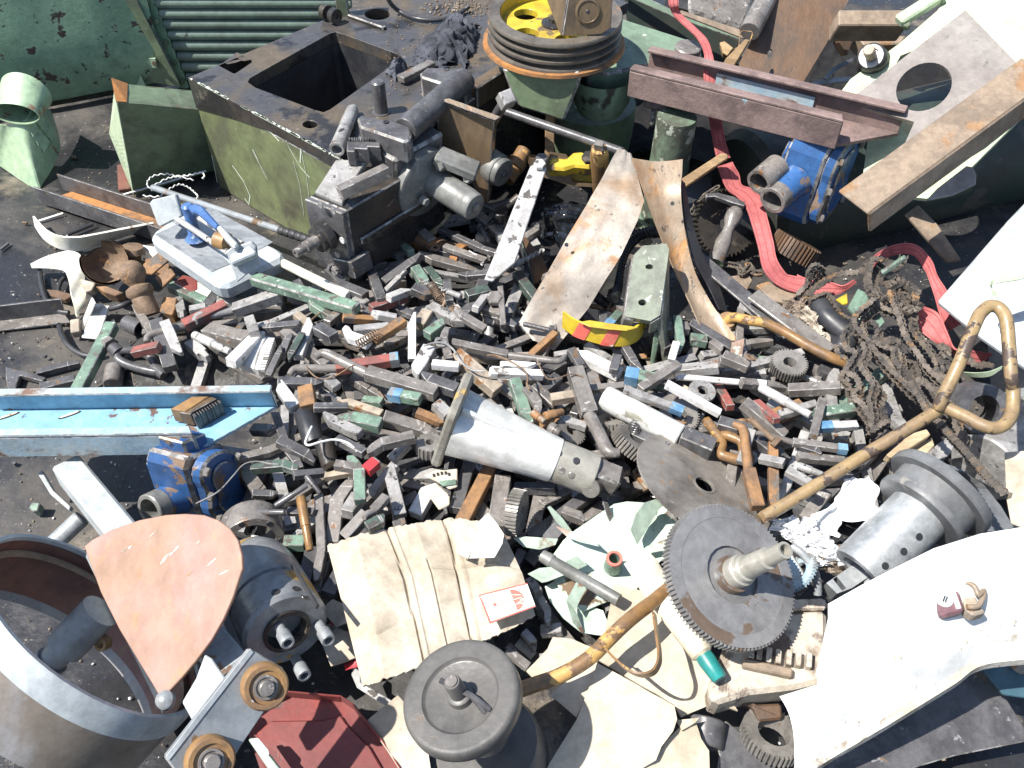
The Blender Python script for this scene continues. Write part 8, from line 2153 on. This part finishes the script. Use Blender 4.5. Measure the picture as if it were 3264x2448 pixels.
# hand placed tools: tile, x1, y1, x2, y2 (middle of the top face), width in pixels, kind, material[, painted end]
B, D, G, S, Wh = 'steel_brown', 'steel_dark', 'steel_grey', 'steel_silver', 'steel_glare'
GR, DG, RD, RU, TN = 'tool_green', 'tool_dark_green', 'tool_red', 'tool_rust', 'tool_tan'
TOOLS = [
 ('b2',620,690,865,790,80,'p',D), ('b2',1010,690,1290,490,66,'s',D), ('b2',1010,770,1170,610,42,'w',G), ('b2',900,600,985,830,70,'p',D),
 ('b2',1230,570,1340,740,70,'s',GR), ('b2',1330,590,1440,730,60,'s',DG), ('b2',1030,815,1195,750,55,'s',S), ('b2',1220,730,1390,805,70,'k',D),
 ('b2',900,890,1170,800,64,'s',RD), ('b2',1480,680,1500,850,55,'p',D), ('b2',1840,625,1560,650,55,'s',D), ('b2',1620,790,1800,745,70,'p',DG),
 ('b2',1690,900,1800,760,55,'s',S), ('b2',1880,330,2040,600,66,'s',G), ('b2',620,950,390,800,78,'k',GR), ('b2',570,1000,690,900,55,'p',B),
 ('b2',330,930,430,1010,60,'p',TN), ('b2',690,960,1040,985,55,'s',RU), ('b2',1100,965,900,930,55,'s',S), ('b2',780,1055,1040,1030,62,'p',G),
 ('b2',920,1130,1160,975,66,'p',RU), ('b2',1010,1170,1180,1085,80,'p',B), ('b2',1270,1010,1330,915,80,'p',TN), ('b2',1350,870,1610,1010,72,'s',G),
 ('b2',1770,1050,1520,900,62,'s',B), ('b2',1330,1085,1460,990,70,'s',GR), ('b2',890,1150,670,1075,72,'k',Wh), ('b2',350,1260,455,965,70,'s',S),
 ('b2',220,1270,290,1080,55,'s',D), ('b2',390,1080,270,1290,45,'s',DG), ('b2',500,1030,620,1100,80,'p',D), ('b2',370,1010,60,1040,55,'s',D),
 ('b2',0,925,230,905,72,'s',B), ('b2',130,1400,235,1180,46,'s',D), ('b2',1215,1285,1218,925,50,'s',Wh), ('b2',1350,1180,1230,1390,95,'s',S),
 ('b2',1500,1285,1430,1050,56,'k',B), ('b2',1360,1310,1580,1330,56,'p',Wh), ('b2',1540,1225,1860,1500,100,'p',TN),
 ('b2',760,1405,1080,1600,78,'p',B), ('b2',1560,1500,1270,1400,90,'s',D), ('b2',200,1445,550,1455,74,'s',D), ('b2',330,1640,190,1450,80,'s',S),
 ('b2',410,1480,430,1630,100,'p',RU), ('b2',650,1620,490,1500,46,'s',D), ('b2',1045,1530,1285,1570,72,'p',GR,'tool_blue_end'), ('b2',840,1585,1000,1600,62,'p',GR),
 ('b2',990,1690,660,1580,56,'s',TN), ('b2',1820,1360,2140,1385,55,'p',Wh), ('b2',2120,1315,1880,1300,48,'s',Wh), ('b2',570,1420,650,1490,72,'p',G),
 ('c2',480,215,720,215,56,'p',D), ('c2',830,420,520,275,72,'s',G), ('c2',970,340,640,270,95,'k',GR), ('c2',990,280,1450,420,95,'k',B),
 ('c2',1250,250,1480,345,62,'s',RU), ('c2',1390,180,1490,275,80,'p',G), ('c2',1230,430,860,515,78,'k',B), ('c2',640,450,860,565,62,'p',D),
 ('c2',1060,610,1180,490,72,'p',G), ('c2',200,460,490,610,80,'s',D), ('c2',0,380,190,385,72,'s',D), ('c2',0,670,370,640,72,'k',DG),
 ('c2',320,730,540,710,55,'p',D), ('c2',900,880,1090,650,72,'p',G), ('c2',560,740,790,700,55,'p',TN), ('c2',640,650,770,670,64,'p',B),
 ('c2',870,690,950,620,72,'p',G,'tool_red_end'), ('c2',610,1230,670,770,95,'k',B), ('c2',720,1020,810,880,95,'p',G), ('c2',700,1200,875,1010,80,'p',B),
 ('c2',820,920,812,590,82,'k',GR), ('c2',1130,1040,1030,640,85,'s',G), ('c2',870,1125,1015,1050,72,'s',DG), ('c2',510,885,545,1520,64,'k',B),
 ('c2',1545,990,1650,640,85,'p',D), ('c2',1590,1090,1800,680,95,'p',RU), ('c2',1850,1120,1905,740,115,'p',B), ('c2',240,1235,405,1235,90,'p',GR),
 ('c2',270,1005,480,1010,55,'p',D), ('c2',1240,1020,1370,790,100,'s',Wh), ('c2',0,870,200,880,55,'s',D),
 ('c3',555,190,690,115,85,'p',D), ('c3',1130,195,790,25,85,'s',Wh), ('c3',640,65,815,35,46,'p',G), ('c3',230,140,490,140,46,'s',Wh),
 ('c3',150,190,540,205,62,'p',Wh), ('c3',1185,200,1480,255,95,'p',GR,'tool_blue_end'), ('c3',1280,315,1580,125,62,'p',B), ('c3',1880,140,1380,185,80,'k',G),
 ('c3',1750,65,1890,50,62,'p',G), ('c3',1890,95,2110,115,70,'p',B), ('c3',1480,275,1890,500,55,'p',Wh), ('c3',330,240,440,570,80,'s',GR),
 ('c3',410,300,560,490,70,'k',B), ('c3',480,290,640,440,70,'p',B), ('c3',790,360,600,390,72,'p',TN), ('c3',1600,480,1160,315,56,'p',G,'tool_blue_end'),
 ('c3',1880,560,2130,630,95,'p',D), ('c3',1870,290,1970,460,62,'p',RD), ('c3',1150,610,1480,760,80,'p',D), ('c3',680,545,870,600,55,'p',G),
 ('c3',540,1190,740,1095,62,'p',B), ('c3',330,1060,650,1065,72,'p',D), ('c3',700,1240,870,1300,75,'s',B), ('c3',1250,930,1350,1060,75,'p',TN),
 ('b3',760,1440,830,1560,60,'p',D), ('b3',1080,1600,1110,1490,60,'p',D), ('b3',1560,1190,1600,1460,62,'s',GR), ('b3',1660,1350,1790,1370,75,'p',GR), ('b3',1520,1520,1560,1390,50,'p',Wh), ('b3',1040,1260,1120,1170,56,'p',GR,'tool_blue_end'),
 ('b3',1820,1380,1920,1450,62,'s',B), ('b3',1910,1480,2110,1560,80,'p',B),
 ('b4',760,1480,360,1500,80,'p',B), ('c4',850,225,570,265,80,'p',GR), ('c4',590,365,885,350,55,'p',S,'tool_blue_end'), ('c4',20,170,330,430,80,'p',B),
 ('c4',110,175,275,320,55,'p',RD), ('c4',280,275,575,190,62,'p',G), ('c4',545,440,615,160,55,'p',B), ('c4',425,590,785,625,56,'p',B), ('c4',60,405,300,585,80,'p',D),
 ('c4',250,1000,240,430,70,'s',RU), ('c4',350,695,520,790,60,'p',G), ('c4',480,1065,650,850,85,'p',B), ('c4',0,30,330,60,60,'s',B), ('c4',140,600,330,640,60,'p',G), ('c4',430,500,620,560,60,'s',D),
 ('b1',1560,1165,1870,1235,110,'p',B), ('b1',1170,1100,1275,1445,95,'p',D), ('b1',1240,1110,1345,1350,72,'s',S), ('b1',1740,1410,1960,1190,80,'s',Wh),
 ('b1',1540,1545,1725,1300,70,'s',B), ('b1',280,1500,590,1420,46,'s',D), ('b1',1000,1335,1195,1290,70,'p',RD), ('b1',1850,1050,2115,1030,70,'p',B), ('b1',1345,940,1375,1085,62,'w',G),
 ('b1',1420,1025,1560,1000,60,'p',G), ('b1',1880,1085,1920,1200,70,'p',G), ('b1',1100,1585,1260,1530,46,'p',Wh), ('b1',300,1610,560,1545,72,'p',D), ('b1',1430,1270,1560,1380,80,'w',S), ('b1',1950,900,2140,850,70,'p',B),
 ('d3',270,720,420,880,60,'p',B), ('d3',350,690,480,800,55,'p',S), ('d3',400,610,510,760,55,'s',G), ('d3',530,610,700,590,80,'p',G), ('d3',500,330,630,540,60,'k',G), ('d3',440,220,520,330,70,'p',G),
 ('d2',1930,760,2090,880,60,'p',B), ('d2',2060,620,2140,700,60,'s',S),
 ('c3',2040,880,2133,620,60,'p',G), ('c3',100,600,150,860,60,'p',G),
]
CNT = {}
def place(t, x1, y1, x2, y2, wpx, kind, m, ends=None, tall=None):
    z = .09
    za = zb = .10
    for it in range(3):
        a, b = P(t, x1, y1, za), P(t, x2, y2, zb)
        mid = (a + b) / 2
        w = wpx * MPX(t, mid) * 1.08
        h = w * (tall or .9)
        z0, z1 = support(a.x, a.y, b.x, b.y, w, 92)
        za, zb = min(z0 + h, .165), min(z1 + h, .165)
    a, b = P(t, x1, y1, za), P(t, x2, y2, zb)
    stamp(a, b, w, za, zb)
    dz = V((0, 0, h / 2))
    return a - dz, b - dz, w, h
for k, e in enumerate(TOOLS):
    t, x1, y1, x2, y2, wpx, kind, m = e[:8]
    a, b, w, h = place(*e[:8])
    lab = None
    L = (b - a).length
    if len(e) > 8:
        col = 'blue' if 'blue' in e[8] else 'red'
        lab = '%s %s tool shank with %s painted end' % (size_word(L), CNAME[m], col) + ' near the ' + min(LAND, key=lambda q: (q[0] - a).length)[1]
    add_tool(kind, m, a, b, w, h, k, rng.gauss(0, .05), lab, e[8] if len(e) > 8 else None)
# boring bars: square shank, then a round neck with a bent tip
BORE = [
 ('b2',1110,1265,640,1335,(340,1365,20),76,RD,'red painted boring bar with blue end and round grey neck','tool_blue_end'),
 ('b2',1400,1520,870,1365,(560,1250,25),95,B,'heavy brown boring bar with long round neck and hooked tip',None),
 ('b2',1510,1150,1940,1240,(2320,1305,12),62,B,'slim brown boring bar with round cutting head',None),
 ('c3',790,150,900,490,(1040,800,20),115,B,'thick brown boring bar with bent round neck in front of the clean gears',None),
 ('c3',2240,285,2040,262,(1600,245,10),56,Wh,'glare white boring bar with long thin neck',None),
 ('b1',1230,1480,1700,1515,(1985,1535,10),68,Wh,'glare white boring bar with a blue end beside the lathe dog','tool_blue_end'),
 ('b1',2110,890,1760,1010,(1500,1090,20),85,G,'long grey bar with thick round end over the red bar',None),
 ('b1',1700,975,1380,1130,(1130,1235,16),75,RD,'long red boring bar with rounded end beside the painted board',None),
 ('c4',800,535,390,480,(160,430,10),55,B,'slim brown boring bar with blue tip beside the yellow lever','tool_blue_end'),
 ('c4',130,970,60,680,(10,400,14),85,RU,'rusty boring bar with round shank beside the screw dog',None),
 ('c2',1020,890,920,1000,(880,1040,6),62,B,'short brown boring bar lying under a grey tool',None),
]
for t, x1, y1, x2, y2, nk, wpx, m, lab, ends in BORE:
    a, b, w, h = place(t, x1, y1, x2, y2, wpx, 'p', m)
    T = thing('boring_bar', lab, 'boring bar', GRP)
    mk('shank', g_bar(a, b, w, h), m, T, .001)
    if ends:
        d = (a - b).normalized()
        mk('painted_end', g_bar(a - d * .014, a + d * .0008, w + .001, h + .001), ends, T)
    e = P(t, nk[0], nk[1], b.z + h * .3)
    r = w * .40
    d = (e - b).normalized(); s = V((-d.y, d.x, 0))
    path = smooth_path([b - d * .004, b.lerp(e, .5), e, e + d * .010 + s * (.016 if nk[2] > 11 else .004)], 6)
    n = len(path)
    mk('neck', g_tube(path, [r * (1 - .35 * max(0, (i / (n - 1) - .6)) / .4) for i in range(n)], 14), m if m != RD else B, T, 0, True)
for t, x1, y1, x2, y2, wpx, m, lab in (('c2',370,890,440,1295,72,'rod_brown','rusty round bar with oily end beside the handle grip'), ('c2',410,730,520,870,46,D,'thin dark round pin in the shade under the blue channel'), ('c2',180,965,420,810,46,D,'dark bent round pin beside the blue pump'), ('c2',0,1010,250,1010,50,D,'long dark threaded stud behind the flange ring'), ('c4',150,60,530,270,70,S,'silvery stepped round arbor beside the spur gear'), ('b1',1460,1205,1730,1330,64,S,'short silvery round pin with dark end'), ('c4',430,655,620,725,56,G,'grey round pin under the yellow lever'), ('c3',470,490,560,560,60,TN,'small cream ferrule among the tools'), ('c3',560,520,700,480,70,RU,'bent rusty pipe elbow among the tools'), ('c3',600,590,680,640,80,B,'short thick brown stub behind the aluminium arm')):
    a, b, w, h = place(t, x1, y1, x2, y2, wpx, 'r', m)
    add_tool('r', m, a, b, w, h, 0, 0, lab)
# long olive bar over the pile by the machine bed
a, b, w, h = place('b2', 10, 650, 800, 880, 90, 'k', GR)
T = thing('olive_bar', 'long olive green bowed tool bar beside the white tube', 'steel bar')
mk('bar', g_tube(smooth_path([a, a.lerp(b, .35) + V((0, .004, .006)), b], 8), .001, 4), GR, T) if False else mk('bar', g_bar(a, b, w, h), GR, T, .003)
tag(bar('steel_block', 'steel_grey', 'b2', (800, 900, .10), (870, 860, .10), .03, .03), 'short grey block at the end of the olive bar', 'steel block')

# chips and crumbs lying about on the ground and pile
gs, gs2 = [], []
for i in range(4200):
    t = rng.random()
    x, y = rng.uniform(-1.1, 1.0), rng.uniform(.45, 2.5)
    p = V((x, y, 0.0))
    r = rng.uniform(.0008, .0032) * (1.6 if rng.random() < .08 else 1)
    g = g_rev(p, V((rng.random() - .5, rng.random() - .5, 1)), [(-r * .4, 0), (0, r), (r * .5, r * .7), (r * .8, 0)], 5, rng.random() * 6)
    (gs if i % 3 else gs2).append(g)
for k, (t, x1, y1, x2, y2) in enumerate((('b1', 0, 585, 65, 535), ('b1', 170, 380, 205, 384), ('b1', 330, 1395, 350, 1380), ('a1', 540, 1180, 575, 1190), ('c1', 90, 650, 120, 662))):
    tag(mk('iron_sliver', g_bar(P(t, x1, y1, .004), P(t, x2, y2, .004), .006, .005), ('steel_dark', 'rust_mid')[k % 2]), ('dark iron sliver on the ground beside the cream trim', 'rusty flake on the ground above the cream trim', 'small dark chip beside the thin hose', 'rusty flake beside the vent hood shadow', 'dark chip under the blue channel')[k], 'iron sliver')
tag(mk('gravel', join(gs), 'dirt'), 'fine grit and crumbs on the oily ground', 'grit', kind='stuff')
tag(mk('metal_chips', join(gs2), 'steel_silver'), 'tiny bright metal chips on the oily ground', 'chips', kind='stuff')
# small odds and ends on top of the pile
def near(p): return min(LAND, key=lambda q: (q[0] - p).length)[1]
def spot():
    while True:
        x, y = rng.uniform(-.55, .7), rng.uniform(.85, 1.6)
        i, j = int((x - GX0) / GC), int((y - GY0) / GC)
        if m_[j, i] > .6: return V((x, y, HF[j, i]))
USED = set()
def odd(lab, cat, o):
    k = 2
    tag(o, lab, cat, 'small odds and ends on the tool pile')
for k in range(13):
    p = spot(); q = rng.uniform(0, 6.3); L = rng.uniform(.05, .12)
    pa = [p + V((math.cos(q + .35 * math.sin(i * .9 + k)) * L * i / 6, math.sin(q + .5 * math.sin(i * .7 + k)) * L * i / 6, .004 + .006 * math.sin(i * .8 + k))) for i in range(7)]
    odd('thin bent %s wire lying near the %s' % (('rusty', 'grey', 'white')[k % 3], near(p)), 'wire', mk('bent_wire', g_tube(smooth_path(pa, 4), .0013 + .0006 * (k % 2), 6), ('rust_mid', 'steel_grey', 'wire_white')[k % 3], None, 0, True))
for k in range(9):
    p = spot() + V((0, 0, .003)); r = rng.uniform(.008, .015)
    n = V((rng.gauss(0, .3), rng.gauss(0, .3), 1))
    odd('small %s washer lying near the %s' % (('rusty', 'grey')[k % 2], near(p)), 'washer', mk('small_washer', g_rev(p, n, [(0, r * .5), (0, r), (.003, r), (.003, r * .5), (0, r * .5)], 20), ('rust_mid', 'steel_grey')[k % 2], None, 0, True))
for k in range(9):
    p = spot() + V((0, 0, .007)); q = rng.uniform(0, 6.3)
    d = V((math.cos(q), math.sin(q), rng.gauss(0, .15))).normalized()
    T = thing('hex_bolt', '%s hex bolt lying near the %s' % (('rusty', 'dark')[k % 2], near(p)), 'bolt', 'small odds and ends on the tool pile')
    mm = ('rust_mid', 'steel_dark')[k % 2]
    mk('head', g_rev(p, d, [(0, 0), (0, .010), (.008, .010), (.009, .0085), (.009, 0)], 6), mm, T)
    mk('thread', g_tube([p - d * (.05 * i / 40) for i in range(41)], .005, 10, lambda i: .0052 if i % 2 else .0046), mm, T)
for k in range(7):
    p = spot() + V((0, 0, .006)); q = rng.uniform(0, 6.3); L = rng.uniform(.07, .11)
    d = V((math.cos(q), math.sin(q), rng.gauss(0, .1))).normalized(); dd, s_, u_ = frame(d)
    vs, fs = [], []
    for i in range(31):
        a = i * .42
        for j in range(8):
            b = a + j * math.pi / 4; r = .0058 if j % 4 in (0, 1) else .0036
            vs.append(p + d * (L * .65 * i / 30) + s_ * (math.cos(b) * r) + u_ * (math.sin(b) * r))
    for i in range(30):
        for j in range(8): fs.append((i * 8 + j, i * 8 + (j + 1) % 8, i * 8 + 8 + (j + 1) % 8, i * 8 + 8 + j))
    T = thing('twist_drill', '%s twist drill lying near the %s' % (('grey', 'brown')[k % 2], near(p)), 'drill bit', 'small odds and ends on the tool pile')
    mm = ('steel_grey', 'steel_brown')[k % 2]
    mk('flute', (vs, fs), mm, T, 0, True)
    mk('shank', g_cyl(p - d * L * .35, p, .0056, 14, None, .001), mm, T, 0, True)
for k in range(5):
    p = spot() + V((0, 0, .008)); q = rng.uniform(0, 6.3); d = V((math.cos(q), math.sin(q), 0)); dd, s_, u_ = frame(d)
    pa = [p + d * (.045 * i / 110) + s_ * (math.cos(i * .5) * .008) + u_ * (math.sin(i * .5) * .008) for i in range(111)]
    odd('small coil spring lying near the %s' % near(p), 'spring', mk('coil_spring', g_tube(pa, .0011, 6), ('steel_dark', 'rust_mid')[k % 2], None, 0, True))
for k in range(9):
    p = spot() + V((0, 0, .004)); q = rng.uniform(0, 6.3); L = rng.uniform(.04, .09); d = V((math.cos(q), math.sin(q), .05)); sd = V((-d.y, d.x, rng.gauss(0, .3))).normalized() * rng.uniform(.006, .014)
    pa = [p + d * (L * i / 6) + V((0, 0, .012 * math.sin(i * .9 + k))) for i in range(7)]
    odd('curled %s sheet metal strip near the %s' % (('rusty', 'bright', 'mint green')[k % 3], near(p)), 'metal strip', mk('curled_strip', g_sheet([[a - sd for a in pa], pa, [a + sd for a in pa]], .0012), ('rusty_sheet', 'steel_glare', 'mint_flap')[k % 3], None, 0, True))
print('TOOLS', len(TOOLS), 'max h', HF.max())

finish_things()
